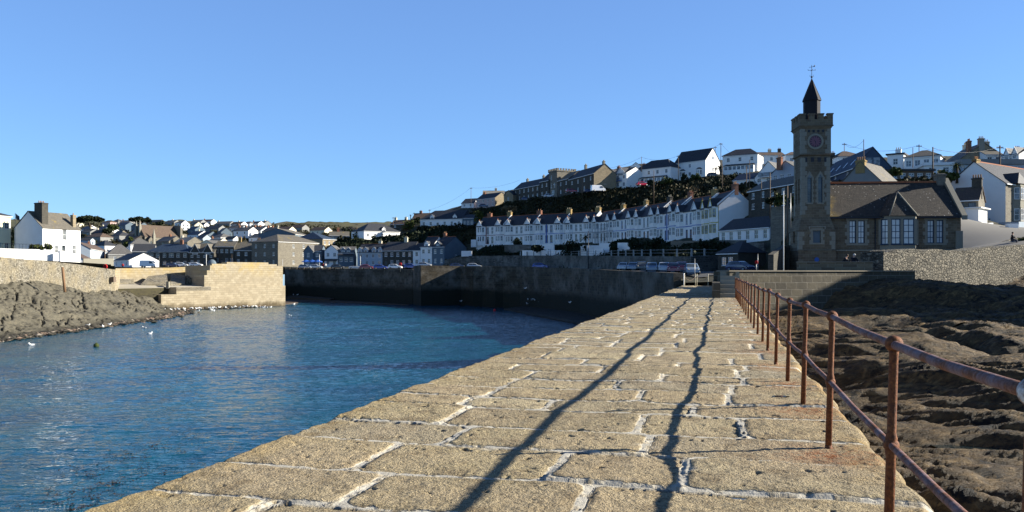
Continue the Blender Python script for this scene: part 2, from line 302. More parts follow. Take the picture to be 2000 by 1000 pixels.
# --- terrace handled apart; bungalow below its end
h('white glazed bungalow with slate roof at the foot of the terrace gable', 1405,153,1503,140, 472,447,'gable',2.2,7,'white','slate', n=6, rows=1, Rw=(1,1), tall=1)
h('low stone boathouse with two white windows beside the dark parked car', 1402,128,1442,124, 527,494.5,'hip',2.0,6,'stone_dark','slate', n=2, rows=1, wfrac=[(.3,),(.62,)])
# --- right hand group
h('grey gable cottage with mossy slate roof and wide chimney just behind the hall ridge', 1640,112,1722,108, 372,358,'front',3.0,8,'grey','slate_moss', n=0, rows=1, ch=[(.5,.03,.35,'brick_yellow'),(.03,.5,1.6,'stone_dark')])
h('modern blue roofed house with glazed gable and corner balcony behind the hall', 1600,174,1668,152, 352,342,'gable',4.0,7,'navy_frame','slate_blue', n=3, rows=1, Rw=(2,1), gable_sw=2, sky=4)
h('brown roofed house with skylights behind the modern blue house', 1637,200,1688,200, 316,306,'hip',2.0,8,'white','slate_brown', n=2, rows=1, ch=[(-.05,.5,2.0,'stone_dark')])
h('white bungalow with mossy hipped roof and square bays right of the blue house', 1766,172,1836,168, 330,306,'hip',1.9,8,'white','slate_moss', n=4, rows=1, ww=1.6)
h('white flat roofed wing with a white chimney left of the mossy hipped bungalow', 1733,178,1765,176, 330,302,'flat',.3,8,'white','slate', n=1, rows=1, ch=[(.6,.2,1.4,'trim')])
h('steep slate roofed house with dark gable and brick chimney on the right skyline', 1830,178,1868,168, 331,322,'gable',3.9,11,'stone_grey','slate_grey', n=1, rows=1, gabm='stone_tan', ch=[(.12,.5,1.4,'potw'),(.98,.25,3.4,'brick')], Rw=(1,1), gable_sw=1)
h('pale roofed wing to the right of the steep slate house', 1893,182,1930,180, 322,318,'gable',3.6,9,'stone_grey','slate_pale', n=1, rows=1)
h('white house with mossy roof and big stone chimney on the right skyline', 1925,165,1958,165, 322,302,'gable',1.9,8,'white','slate_moss', n=2, rows=1, ch=[(.0,.3,3.6,'granite'),(.7,.5,2.0,'granite')])
h('white double gabled house with black roof at the far right skyline', 1958,163,1990,160, 322,303,'twin',1.7,8,'white','slate', n=3, rows=1)
h('cream low house at the right edge of the skyline', 1990,170,2040,170, 322,308,'gable',1.4,8,'cream','slate_brown', n=3, rows=1, ch=[(.4,.5,1.8,'stone_dark')])
h('long modern flat roofed house with glass front below the right skyline houses', 1878,140,2030,140, 342,321,'flat',.9,7,'paleblue','grey', n=9, rows=1, ww=1.7, tall=1)
h('white modern wing with sloping parapet left of the long glass fronted house', 1806,142,1862,141, 340,323,'flat',.5,8,'white','trim', n=2, rows=1)
h('dark timber garden house with glazed front below the mossy bungalow', 1722,128,1822,128, 352,334,'flat',.3,5,'wood','slate', n=6, rows=1, ww=1.3)
h('white gable ended house with grey stone front and two storey bay on the right', 1964,124,2075,136, 447,366,'gable',3.9,9.5,'stone_grey','slate', n=3, rows=2, leftm='white', L=(0,0), ch=[(.01,.5,.7,'brick_yellow')], bays=[.19], dorm_h=[.2], ridge=1)
h('small dark stone cottage with blue sashes in front of the white gable end', 1862,112,1911,110, 440,391,'gable',1.9,5,'stone_grey','slate_brown', n=2, rows=2, ch=[(.82,.5,1.9,'stone_dark')], fr='navy_frame')
h('tiny whitewashed outhouse right of the small stone cottage', 1911.5,109,1928,112, 436,408,'flat',.15,3,'white','trim', n=1, rows=1, ww=.4)
# --- inn and neighbour on the left
h('white inn with mossy slate roof above the left harbour wall', 83,170,157,179, 512,446.5,'inn',3.6,8.4,'white','slate_moss', n=0, rows=1)
h('pale yellow house with white quoins at the left edge of the photo', -42,168,21,176, 500,420,'hip',1.6,9,'lemon','slate', n=4, rows=2)
# distant town houses: px_left, px_right, y_base, kind, storeys, wall, roof, label
def Dy(y): return float(np.interp(y, [433,436,440,445,450,460,470,480,500,520], [960,900,800,710,630,530,460,420,345,292]))
TOWN = [
(150,164,444,'front',1,'cream','slate_brown','small cream gable under the left edge of the big dark pines'),
(157,173,456,'gable',1,'white','slate_blue','dark blue roofed bungalow left of the wide white gable below the pines'),
(171,190,455,'front',1,'white','slate','wide white gable with one small window below the big pines'),
(190,204,455,'gable',1,'bluegrey','slate_blue','navy roofed bungalow between two white gables below the pines'),
(204,217,454,'front',1,'white','slate_blue','white gable with a blue roof slope right of the navy roofed bungalow'),
(230,245,453,'gable',2,'bluegrey','slate_blue','blue grey pair of houses left of the lone white gable by the church'),
(246,256,452,'front',2,'white','slate','tall lone white gable standing left of the church pines'),
(256,272,454,'gable',2,'bluegrey','slate','blue grey row with white windows just left of the church pinnacle'),
(199,215,440,'hip',1,'pinkish','slate_brown','orange brown roofed bungalow at the right foot of the pines'),
(217,231,438,'pyr',1,'grey','slate_grey','grey pyramid roofed house with central chimney on the skyline'),
(233,252,440,'gable',1,'grey','slate_grey','low grey roofed house on the skyline left of the second pines'),
(156,176,462,'gable',1,'grey','slate_grey','long grey roofed cottage right beside the inn chimney'),
(166,196,473,'hip',1,'grey','slate_brown','terracotta brown hipped roof house right of the inn'),
(178,200,464,'gable',1,'stone_dark','slate','dark slate roofed cottage behind the terracotta hipped roof'),
(201,216,463,'gable',1,'white','slate_grey','grey roofed white cottage in the middle of the packed roofs left of the church'),
(216,233,470,'hip',1,'grey','slate','dark hipped roof directly behind the white pyramid roofed house'),
(234,250,466,'front',1,'stone_tan','slate_grey','tan gabled cottage halfway between pyramid roof and church'),
(251,270,465,'gable',1,'cream','slate_grey','cream cottage with long grey roof beneath the blue grey row'),
(262,276,473,'front',1,'stone_grey','slate_brown','stone gable directly left of the church porch'),
(238,262,480,'gable',1,'stone_dark','slate_brown','long brown roofed building below the tan gabled cottage'),
(287,312,439,'gable',1,'stone_dark','slate','long dark roof on the skyline above the church nave'),
(322,340,440,'gable',1,'grey','slate_grey','low grey roofs on the skyline above the right end of the nave'),
(341,354,441,'hip',1,'white','slate_grey','small hipped white bungalow on the skyline left of the cream gable pair'),
(354,371,449,'front',2,'white','slate_grey','bright white gable rising behind the church end wall'),
(372,392,439,'gable',1,'grey','slate_grey','grey roofed estate house on the skyline right of the bright white gable'),
(380,397,453,'front',2,'cream','slate_brown','tall cream gable right of the church end wall'),
(366,381,456,'gable',1,'bluegrey','slate_blue','blue roofed house between the church end wall and the tall cream gable'),
(399,409,445,'front',1,'white','slate','narrow white gable on the estate right of the tall cream gable'),
(401,427,454,'gable',1,'grey','slate','long black roofed house left of a narrow white gable end'),
(427,438,454,'front',1,'white','slate','narrow white gable end closing the long black roofed house'),
(366,388,468,'gable',1,'white','slate_blue','blue roofed white house above the twin gabled quay house'),
(388,404,470,'gable',1,'bluegrey','slate','dark roofed house above the twin gabled quay house'),
(396,414,476,'front',1,'paleblue','slate_grey','pale blue gable above the valley of the twin gabled house'),
(412,431,474,'hip',1,'white','slate_grey','grey hipped bungalow right of the pale blue gable'),
(393,412,438,'gable',1,'white','slate_brown','brown roofed estate house on the skyline above the narrow white gable'),
(420,449,443,'gable',1,'grey','slate_grey','long grey estate roof on the skyline above the warehouse cottages'),
(450,471,444,'gable',1,'white','slate_brown','brown roofed white estate house on the skyline'),
(472,488,443,'hip',1,'white','slate_grey','hipped white estate house left of the last black roof on the skyline'),
(488,504,443,'gable',1,'white','slate','last black roofed white house on the skyline before the open fields'),
(505,516,442,'gable',1,'grey','slate_brown','tiny brown roof at the end of the houses on the skyline'),
(445,472,453,'gable',1,'paleblue','slate_grey','pale blue bungalow with grey roof below the skyline houses'),
(432,454,471,'front',2,'bluegrey','slate_grey','blue grey cottage behind bare bushes left of the white terraces'),
(456,485,467,'gable',2,'white','slate_grey','left part of the white terrace with brick chimneys above the quay',),
(486,510,466,'gable',2,'white','slate_grey','middle part of the white terrace with brick chimneys above the quay'),
(511,533,468,'gable',2,'cream','slate_grey','right part of the stepped terrace with brick chimneys above the quay'),
(495,526,458,'gable',1,'stone_dark','slate','long dark roof behind the white terrace with brick chimneys'),
(526,533,458,'front',2,'lemon','slate','pale yellow gable closing the long dark roof behind the terrace'),
(534,564,457,'gable',1,'cream','slate_brown','row of brown roofed cottages between the yellow gable and ochre chapel'),
(486,510,474,'gable',1,'white','slate_grey','white bungalow directly behind the stone quay cottage'),
(455,470,478,'front',1,'white','slate_brown','white brown roofed gable behind the quay cottages'),
(606,634,458,'gable',1,'cream','slate_brown','brown roofed cottages right of the ochre chapel'),
(566,590,452,'gable',1,'grey','slate_brown','low brown roof beyond the ochre chapel'),
(660,690,460,'gable',1,'stone_tan','slate_brown','low tan cottage among the scrub left of the hip roofed bungalow'),
(176,186,480,'front',1,'paleblue','slate','small pale blue gable behind the receding lane terrace'),
(305,330,492,'gable',2,'stone_grey','slate_grey','stone cottage below the church windows behind the blue roof'),
(340,366,494,'gable',2,'stone_grey','slate_pale','pale roofed cottage right of the pink chimney on the quay'),
(400,424,486,'gable',1,'cream','slate_pale','pale roofed cream house behind the twin gabled quay house'),
]
for (pl,pr,yb,kind,st,wm,rm,lab) in TOWN:
    D = Dy(yb); hh = 2.9 if st == 1 else 5.0; wpx = pr-pl; wid = wpx*D/F
    if 'front' in kind: rh = wid*.42
    elif kind == 'pyr': rh = 3
    else: rh = 2.4
    rot = 0.10*D/100*(1 if kind=='front' else -.6)
    o = dict(n=max(1,min(4,int(wid/3.2))), rows=st)
    if 'brick chimneys' in lab and 'terrace' in lab and 'behind' not in lab: o['ch'] = [(.03,.5,1.5,'brick'),(.5,.5,1.5,'brick')]
    elif kind in ('gable','pyr') and RNG.random() < .6: o['ch'] = [(float(RNG.choice([.05,.5,.95])),.5,1.3,'brick' if RNG.random()<.5 else 'potw')]
    h(lab, pl, D, pr, D + (4 if kind=='front' else -6), yb, yb-hh*F/D, kind, rh, 8, wm, rm, town=1, **o)

# ------------------------------------------------------------------ terrain from control points
CP = []
for r in H:
    a = G(r[1], r[2]); b = G(r[3], r[4]); zb = Z(r[5], (r[2]+r[4])/2) ; d = (b-a).normalized(); nrm = Vector((-d.y, d.x))
    for p in (a, b, a+nrm*r[9]*.9, b+nrm*r[9]*.9): CP.append((p.x, p.y, zb-.15))
for px,py,D in [(-300,425,1000),(-100,430,1000),(100,433,1000),(300,434.5,1000),(450,437,1000),(560,438.5,1000),(650,436.5,1000),(750,438,1000),(900,438,1000),(1200,430,1000),(1600,430,1000),(2300,430,1000),
    (640,447,700),(560,446,700),(720,452,600),(800,452,600),(0,470,400),(-200,470,400),(60,520,190),(120,518,195),(20,505,160),(-150,500,130),(-150,505,80),(180,524,235),(300,522,250),(380,523,250),(480,521,275),
    (560,524,268),(640,525.5,252),(700,525.5,243),(760,525,232),(808,524,222),(840,523,214),(900,523.5,216),(960,524,206),(1015,525,195),(1080,526,178),(1132,527,160),(1200,531,145),(1250,534,124),(1320,540,104),(1350,541,100),(1385,549,93),(1440,529,112),(1400,532,115),
    (1350,527,122),(1330,531,114),(1270,527,138),(1180,526,165),(1100,525,190),(1000,524,212),(900,523,232),
    (1270,499,146),(1180,499,174),(1100,498.5,198),(1000,498,222),(900,499,242),(1350,500,133),(1400,497,140),(870,500,262),(1385,470,168),(1300,474,190),(1200,477,222),(1100,479,240),(1000,482,250),(940,482,262),
    (1458,500,128),(1480,470,140),(1500,520,110),(1520,480,120),(1530,525,95),(1460,531,75),(1440,531,60),(1500,531,60),(1560,531,64),(1640,531,64),(1700,531,66),(1850,529,80),(1560,529,88),(1640,529,95),(1800,520,92),(1880,490,84),(1900,484,86),(1935,455,108),(1870,470,96),(2000,470,84),(2050,466,88),(2200,470,85),(2200,445,110),
    (780,480,300),(860,470,290),(900,462,300),(950,440,300),(1000,420,305),(1060,410,295),(1150,400,280),(1250,385,265),(1300,372,262),(1400,362,250),(1450,352,240),(1000,398,335),(1080,392,310),(1170,384,278),(1240,368,282),(1310,356,270),(1400,346,262),(1100,440,270),(1200,430,250),(1300,420,225),(1380,400,200),(1430,390,190),(800,462,320),(750,476,310),
    (1000,370,420),(1100,350,400),(1250,320,400),(1450,310,380),(1700,310,300),(1900,305,280),(2200,300,280),(900,402,430),(820,425,430),(1650,360,130),(1760,352,140),(1850,345,140),(2000,400,150),(1580,400,120),(1600,380,130)]:
    p = P(px,py,D); CP.append(tuple(p))
pts = []
for p in CP:
    if all((p[0]-q[0])**2+(p[1]-q[1])**2 > 5 for q in pts): pts.append(p)
C_ = np.array(pts); n_ = len(C_)
def _k(a, b): return np.sqrt((a[:,None,0]-b[None,:,0])**2+(a[:,None,1]-b[None,:,1])**2+1.0)
K = np.zeros((n_+3,n_+3)); K[:n_,:n_] = _k(C_[:,:2],C_[:,:2]) - np.eye(n_)*.6; K[:n_,n_] = 1; K[n_,:n_] = 1; K[:n_,n_+1:] = C_[:,:2]; K[n_+1:,:n_] = C_[:,:2].T
Wt = np.linalg.solve(K, np.concatenate([C_[:,2],[0,0,0]]))
def ground_z(x, y):
    x = np.asarray(x, float).ravel(); y = np.asarray(y, float).ravel(); out = np.zeros(len(x))
    for i in range(0, len(x), 20000):
        q = np.stack([x[i:i+20000], y[i:i+20000]], 1); out[i:i+20000] = _k(q, C_[:,:2])@Wt[:n_] + Wt[n_] + q@Wt[n_+1:]
    return out
def gz(x, y): return float(ground_z([x],[y])[0])
def rbf_q(pts):
    C = np.array(pts,float); n = len(C); K = np.zeros((n+3,n+3)); K[:n,:n] = _k(C[:,:2],C[:,:2]); K[:n,n] = 1; K[n,:n] = 1; K[:n,n+1:] = C[:,:2]; K[n+1:,:n] = C[:,:2].T; W_ = np.linalg.solve(K,np.concatenate([C[:,2],[0,0,0]]))
    return lambda x,y: (_k(np.stack([x.ravel(),y.ravel()],1),C[:,:2])@W_[:n]+W_[n]+np.stack([x.ravel(),y.ravel()],1)@W_[n+1:]).reshape(x.shape)
AX = Vector((.2637,1)).normalized(); AN = Vector((AX.y,-AX.x))       # pier axis, pier right
def PR(s, t): v = AX*s + AN*t; return (v.x, v.y)
QW = [tuple(G(556,267)), tuple(G(700,239)), tuple(G(806,217)), tuple(G(822,208)), tuple(G(900,211)), tuple(G(1015,191)), (8.5,172), (13.4,155), (17.2,126), (20.2,98)]
QTOP = rbf_q([(*G(px,D),Z(py,D)) for px,py,D in [(560,526,268),(640,525.5,252),(700,525.5,243),(808,524,222),(840,523,214),(900,524,218),(900,523.5,238),(1015,525,198),(1015,524,217),(1100,526.5,178),(1100,525.5,192),(1132,527.5,160),(1180,526.5,168),(1200,531.5,145),(1270,528,140),(1250,534,124),(1320,541,104),(1350,541,100),(1350,528,126),(1385,549,93),(1400,531,127),(1440,530,114),(1480,529,106),(1500,529,98)]])
QPOLY = [(x+.5,y+.8) for x,y in QW[1:]]+[PR(92,-3.9),PR(92,1.9),(31,96),(38,106),(41.5,122)]+[tuple(G(px,D)) for px,D in [(1402,134.6),(1350,132.6),(1270,146.8),(1180,175),(1100,200),(1015,225),(900,246),(868,249),(850,252)]]+[(-30,246),(-44,250)]
_gz0 = ground_z
def ground_z(x, y):
    x = np.asarray(x, float).ravel(); y = np.asarray(y, float).ravel(); z = _gz0(x, y); ins = inpoly(x, y, QPOLY)
    if ins.any(): z[ins] = np.minimum(z[ins]+9, QTOP(x[ins], y[ins]))
    return z
LAND = [(-900,40),(-86,40),(-86,166),(-101,201),(-86,222),(-84,262),(-76,269)] + [(x+.8,y+1.2) for x,y in QW[:]] + [PR(93,-3.9),PR(93,1.0),PR(56,1.0),PR(53,1.6),(15,52.5),(29.5,58.8),(30,62.5),(47,73.5),(95,95),(900,200),(1500,1700),(-1500,1700)]
us = np.arange(-700, 2710, 7.0); Ds = [62.0]
while Ds[-1] < 1500: Ds.append(Ds[-1]*1.0115+.02)
Ds = np.array([50,53,56,59]+Ds); U, DD = np.meshgrid(us, Ds); X = (U-1000)/F*DD; Y = DD
Zt = ground_z(X, Y).reshape(X.shape); Zt += fbm(X*.05, Y*.05, 3, 5)*np.clip((DD-600)/400,0,1)*6 + fbm(X*.25,Y*.25,3,9)*.5*np.clip((DD-150)/100,0,1)
Zt = np.where(DD > 1050, Zt-(DD-1050)*.06, Zt)
ok = inpoly(X, Y, LAND) ; nr, nc = X.shape; idx = np.arange(nr*nc).reshape(nr,nc)
q = np.stack([idx[:-1,:-1],idx[:-1,1:],idx[1:,1:],idx[1:,:-1]],-1).reshape(-1,4); okf = ok.ravel()[q].all(1)
def m_ground():
    t = NT('hill_ground'); n = t.noise(.05,6,.6); n2 = t.noise(.5,5,.65)
    v = t.n('ShaderNodeTexVoronoi'); v.inputs['Scale'].default_value = .006; t.l(distort(t,t.c,.01,20),v.inputs['Vector'])
    fld = t.ramp(v.outputs['Color'], [(.2,(.085,.075,.035)),(.45,(.055,.062,.025)),(.7,(.11,.09,.05))])
    sp = t.n('ShaderNodeSeparateXYZ'); t.l(t.c, sp.inputs[0]); far = t.math('MULTIPLY',t.math('SUBTRACT',sp.outputs[1],520),.005); far = t.math('MINIMUM',t.math('MAXIMUM',far,0),1)
    near = t.ramp(n2, [(.3,(.018,.02,.008)),(.55,(.035,.033,.015)),(.75,(.07,.06,.035))])
    return t.out(t.mix(far, near, t.mix(t.math('MULTIPLY',n2,.6), fld, (.07,.07,.03))), .95, t.bump(n2,.6,.3))
tag(link('hillside_ground', npmesh('hillside_ground', np.stack([X.ravel(),Y.ravel(),Zt.ravel()],1), q[okf], m_ground())), kind='structure')
def drape(name, poly, mat, lift=.06, step=1.5, kind='structure'):
    xs = [p[0] for p in poly]; ys = [p[1] for p in poly]; gx = np.arange(min(xs), max(xs)+step, step); gy = np.arange(min(ys), max(ys)+step, step); A, B = np.meshgrid(gx, gy)
    zz = ground_z(A, B).reshape(A.shape)+lift; okm = inpoly(A, B, poly); ii = np.arange(A.size).reshape(A.shape)
    qq = np.stack([ii[:-1,:-1],ii[:-1,1:],ii[1:,1:],ii[1:,:-1]],-1).reshape(-1,4); qq = qq[okm.ravel()[qq].all(1)]
    return tag(link(name, npmesh(name, np.stack([A.ravel(),B.ravel(),zz.ravel()],1), qq, mat)), kind=kind)
M['asphalt'] = m_plain('worn_asphalt', (.075,.075,.073), .9, .2, 1.5); M['pale_road'] = m_plain('pale_concrete_road', (.20,.19,.17), .9, .15, 1.2)
M['apron'] = m_plain('quay_paving', (.13,.12,.10), .9, .2, 1.0)
drape('quay_road', [(x+1.5,y+2) for x,y in QW]+[PR(95,-3),(26.5,98),(30,112),(27,128),(17,150),(6,186),(0,214),(-15,236),(-30,256),(-55,282),(-82,284)], M['asphalt'], .12)
drape('harbour_forecourt', [(16,54.5),(29,60.5),(29,63),(46,75),(52,84),(33,92),(27,96),PR(92,1.4),PR(57,1.6)], M['apron'], .12, .4)
drape('hill_road', [tuple(G(1886,82)),tuple(G(1960,79)),tuple(G(2020,80)),tuple(G(2060,92)),tuple(G(2000,106)),tuple(G(1940,110)),tuple(G(1868,110)),tuple(G(1876,92))], M['pale_road'], .15, .25)

# ------------------------------------------------------------------ water
def m_water():
    t = NT('sea_water'); v = t.mapv((1,1,1)); w1 = t.noise(1.3,3,.6,t.mapv((.5,1.7,1)),.6); w2 = t.noise(5.5,2,.5,t.mapv((.7,1.3,1)),.4); w3 = t.noise(.12,3,.55)
    hgt = t.math('ADD', t.math('MULTIPLY',w1,.75), t.math('ADD', t.math('MULTIPLY',w2,.16), t.math('MULTIPLY',w3,.9)))
    col = t.mix(t.step(w3,.35,.65), (.001,.040,.078), (.002,.070,.105))
    t.b.inputs['IOR'].default_value = 1.33
    return t.out(col, .06, t.bump(hgt,1.0,.22), spec=.5)
M['water'] = m_water()
gx = np.arange(-78,24,.21); gy = np.arange(14,214,.17); A,B = np.meshgrid(gx,gy)
hz = .060*fbm(A*.42+B*.10,B*1.05-A*.12,3,81)+.030*fbm(A*1.5+3,B*2.6+A*.5,2,84)+.012*fbm(A*4,B*5,1,87); calm = .55+.9*np.clip(fbm(A*.03,B*.06,3,88)+.5,0,1); edge = np.clip(np.minimum(np.minimum(A+78,24-A),np.minimum(B-14,214-B))/3,0,1)
ii = np.arange(A.size).reshape(A.shape); Q_ = np.stack([ii[:-1,:-1],ii[:-1,1:],ii[1:,1:],ii[1:,:-1]],-1).reshape(-1,4)
V1 = np.stack([A.ravel(),B.ravel(),(hz*calm*edge).ravel()],1); n1 = len(V1); x0,x1,y0,y1 = gx[0],gx[-1],gy[0],gy[-1]
V2 = [(-1600,-400,0),(200,-400,0),(200,400,0),(-1600,400,0),(x0,y0,0),(x1,y0,0),(x1,y1,0),(x0,y1,0)]
Q2 = np.array([(0,1,5,4),(1,2,6,5),(2,3,7,6),(3,0,4,7)])+n1
tag(link('sea_water', npmesh('sea_water', np.concatenate([V1,np.array(V2)]), np.concatenate([Q_,Q2]), M['water'])), kind='structure')
m = MB(); m.poly([(-1600,-400,-4),(200,-400,-4),(200,400,-4),(-1600,400,-4)]); tag(m.build('sea_bed', M['asphalt']), kind='structure')
# ------------------------------------------------------------------ house building kit
_wc = {}
def win_meshes(w, hh, cols=2, rows=2, gm='glass', fm='trim', fw=.07):
    key = (round(w,2), round(hh,2), cols, rows, gm, fm)
    if key not in _wc:
        p = MB(); p.poly([(-w/2,0,0),(w/2,0,0),(w/2,0,hh),(-w/2,0,hh)])
        f = MB()
        f.box(-w/2,-w/2+fw,-.05,.03,0,hh); f.box(w/2-fw,w/2,-.05,.03,0,hh); f.box(-w/2+fw,w/2-fw,-.05,.03,0,fw); f.box(-w/2+fw,w/2-fw,-.05,.03,hh-fw,hh)
        for k in range(1,cols): x = -w/2+w*k/cols; f.box(x-fw*.3,x+fw*.3,-.035,.02,fw,hh-fw)
        for k in range(1,rows): z = hh*k/rows; f.box(-w/2+fw,w/2-fw,-.043,.018,z-fw*.42,z+fw*.42)
        f.box(-w/2-.06,w/2+.06,-.18,-.051,-.07,0)
        _wc[key] = (p.mesh('window', M[gm]), f.mesh('frame', M[fm]))
    return _wc[key]
FACES = {}
def face(L, dep, k):
    return {'F':((-L/2,0),(1,0),(0,1),L), 'R':((L/2,0),(0,1),(-1,0),dep), 'L':((-L/2,dep),(0,-1),(1,0),dep), 'B':((L/2,dep),(-1,0),(0,-1),L)}[k]
def panel(mb, fc, z0, z1, holes, rev=.14):
    o,u,inn,W = fc; xs = sorted({0,W,*[a for hl in holes for a in hl[:2]]}); zs = sorted({z0,z1,*[a for hl in holes for a in hl[2:]]})
    def p(x,z,d=0): return (o[0]+u[0]*x+inn[0]*d, o[1]+u[1]*x+inn[1]*d, z)
    for i in range(len(xs)-1):
        for j in range(len(zs)-1):
            cx, cz = (xs[i]+xs[i+1])/2, (zs[j]+zs[j+1])/2
            if any(a<cx<b and c<cz<d for a,b,c,d in holes): continue
            mb.poly([p(xs[i],zs[j]),p(xs[i+1],zs[j]),p(xs[i+1],zs[j+1]),p(xs[i],zs[j+1])])
    for a,b,c,d in holes:
        mb.poly([p(a,c),p(a,c,rev),p(a,d,rev),p(a,d)][::-1]); mb.poly([p(b,c),p(b,c,rev),p(b,d,rev),p(b,d)])
        mb.poly([p(a,c),p(b,c),p(b,c,rev),p(a,c,rev)][::-1]); mb.poly([p(a,d),p(b,d),p(b,d,rev),p(a,d,rev)])
def put_window(root, fc, x, z, w, hh, cols=2, rows=2, gm='glass', fm='trim', frame=True, inset=.1, name='window'):
    o,u,inn,W = fc; pm, fmh = win_meshes(w,hh,cols,rows,gm,fm); a = math.atan2(u[1],u[0])
    wo = link(name, pm, root, (o[0]+u[0]*x+inn[0]*inset, o[1]+u[1]*x+inn[1]*inset, z), a)
    if frame: link('frame', fmh, wo)
    return wo
def chimney(roof, x, y, z0, z1, mat, wx=.95, wy=.6, pots=3, pm='pot'):
    m = MB(); m.frust(x,y,z0,wx/2,z1-.25,wx/2,wy/2,wy/2); m.frust(x,y,z1-.25,wx/2+.08,z1-.08,wx/2+.08,wy/2+.08,wy/2+.08); m.frust(x,y,z1-.08,wx/2,z1,wx/2-.05,wy/2,wy/2-.05); m.mi = 1
    for k in range(pots):
        px_ = x-wx/2+wx*(k+.5)/pots; m.tube([(px_,y,z1-.02),(px_,y,z1+.42),(px_,y,z1+.45)],[.11,.09,.12],8)
    return m.build('chimney', [M[mat],M[pm]], roof)
def gable_roof(x0,x1,y0,y1,z,rh,ov=.22,th=.12,axis='x',og=.15):
    m = MB(); sl = rh/((y1-y0)/2 if axis=='x' else (x1-x0)/2)
    def T(a,b,zz): return (a,b,zz) if axis=='x' else (b,a,zz)
    if axis=='x': a0,a1,b0,b1 = x0-og,x1+og,y0,y1
    else: a0,a1,b0,b1 = y0-og,y1+og,x0,x1
    bm = (b0+b1)/2
    for e,sg in ((b0-ov,1),(b1+ov,-1)):
        ze = z-sl*ov; zr = z+rh
        vs = [T(a0,e,ze+.03),T(a1,e,ze+.03),T(a1,bm,zr+.03),T(a0,bm,zr+.03),T(a0,e,ze+th+.03),T(a1,e,ze+th+.03),T(a1,bm,zr+th+.03),T(a0,bm,zr+th+.03)]
        m.raw(vs, [(0,1,2,3),(4,5,6,7),(0,1,5,4),(1,2,6,5),(3,0,4,7)])
    return m
def hip_roof(x0,x1,y0,y1,z,rh,ov=.25,hipl=True,hipr=True,pyr=False):
    m = MB(); x0-=ov; x1+=ov; y0-=ov; y1+=ov; d = min((y1-y0)/2,(x1-x0)/2); ym = (y0+y1)/2; xm = (x0+x1)/2
    a = xm if pyr else (x0+d*.85 if hipl else x0); b = xm if pyr else (x1-d*.85 if hipr else x1)
    if b < a: a = b = xm
    v = [(x0,y0,z),(x1,y0,z),(x1,y1,z),(x0,y1,z),(x0,y0,z+.12),(x1,y0,z+.12),(x1,y1,z+.12),(x0,y1,z+.12),(a,ym,z+rh),(b,ym,z+rh)]
    m.raw(v, [(0,1,2,3),(0,1,5,4),(1,2,6,5),(2,3,7,6),(3,0,4,7),(4,5,9,8),(5,6,9),(6,7,8,9),(7,4,8)]); return m
def gablet(root, x, w, z, hh, back, wm, rm, y=0.0, rh=None, win=True, gm='glass_light', name='dormer'):
    rh = rh or w*.55; m = MB(); m.box(x-w/2,x+w/2,y,y+back,z,z+hh); m.poly([(x-w/2,y,z+hh),(x+w/2,y,z+hh),(x,y,z+hh+rh)])
    m.mi = 1; r = gable_roof(x-w/2,x+w/2,y,y+back,z+hh,rh,.12,.08,'y',.12); m.raw(r.v, r.f)
    if win:
        m.mi = 2; ww = w*.55; wh = hh*.72 if hh>.6 else rh*.4; zz = z+hh*.2; m.poly([(x-ww/2,y-.012,zz),(x+ww/2,y-.012,zz),(x+ww/2,y-.012,zz+wh),(x-ww/2,y-.012,zz+wh)])
        m.mi = 3
        for a,b,c,d in ((x-ww/2-.07,x-ww/2,zz-.07,zz+wh+.07),(x+ww/2,x+ww/2+.07,zz-.07,zz+wh+.07),(x-ww/2,x+ww/2,zz-.07,zz),(x-ww/2,x+ww/2,zz+wh,zz+wh+.07),(x-ww/2,x+ww/2,zz+wh/2-.03,zz+wh/2+.03)): m.box(a,b,y-.06,y-.001,c,d)
    m.mi = 3; s = math.hypot(w/2,rh)  # barge boards
    for sg in (-1,1):
        m.raw([(x+sg*(w/2+.1),y-.14,z+hh-.12),(x,y-.14,z+hh+rh-.02),(x,y-.14,z+hh+rh+.16),(x+sg*(w/2+.1),y-.14,z+hh+.06)]+[(x+sg*(w/2+.1),y-.10,z+hh-.12),(x,y-.10,z+hh+rh-.02),(x,y-.10,z+hh+rh+.16),(x+sg*(w/2+.1),y-.10,z+hh+.06)],[(0,1,2,3),(7,6,5,4),(0,1,5,4),(2,3,7,6)])
    return m.build(name, [M[wm],M[rm],M[gm],M['trim']], root)
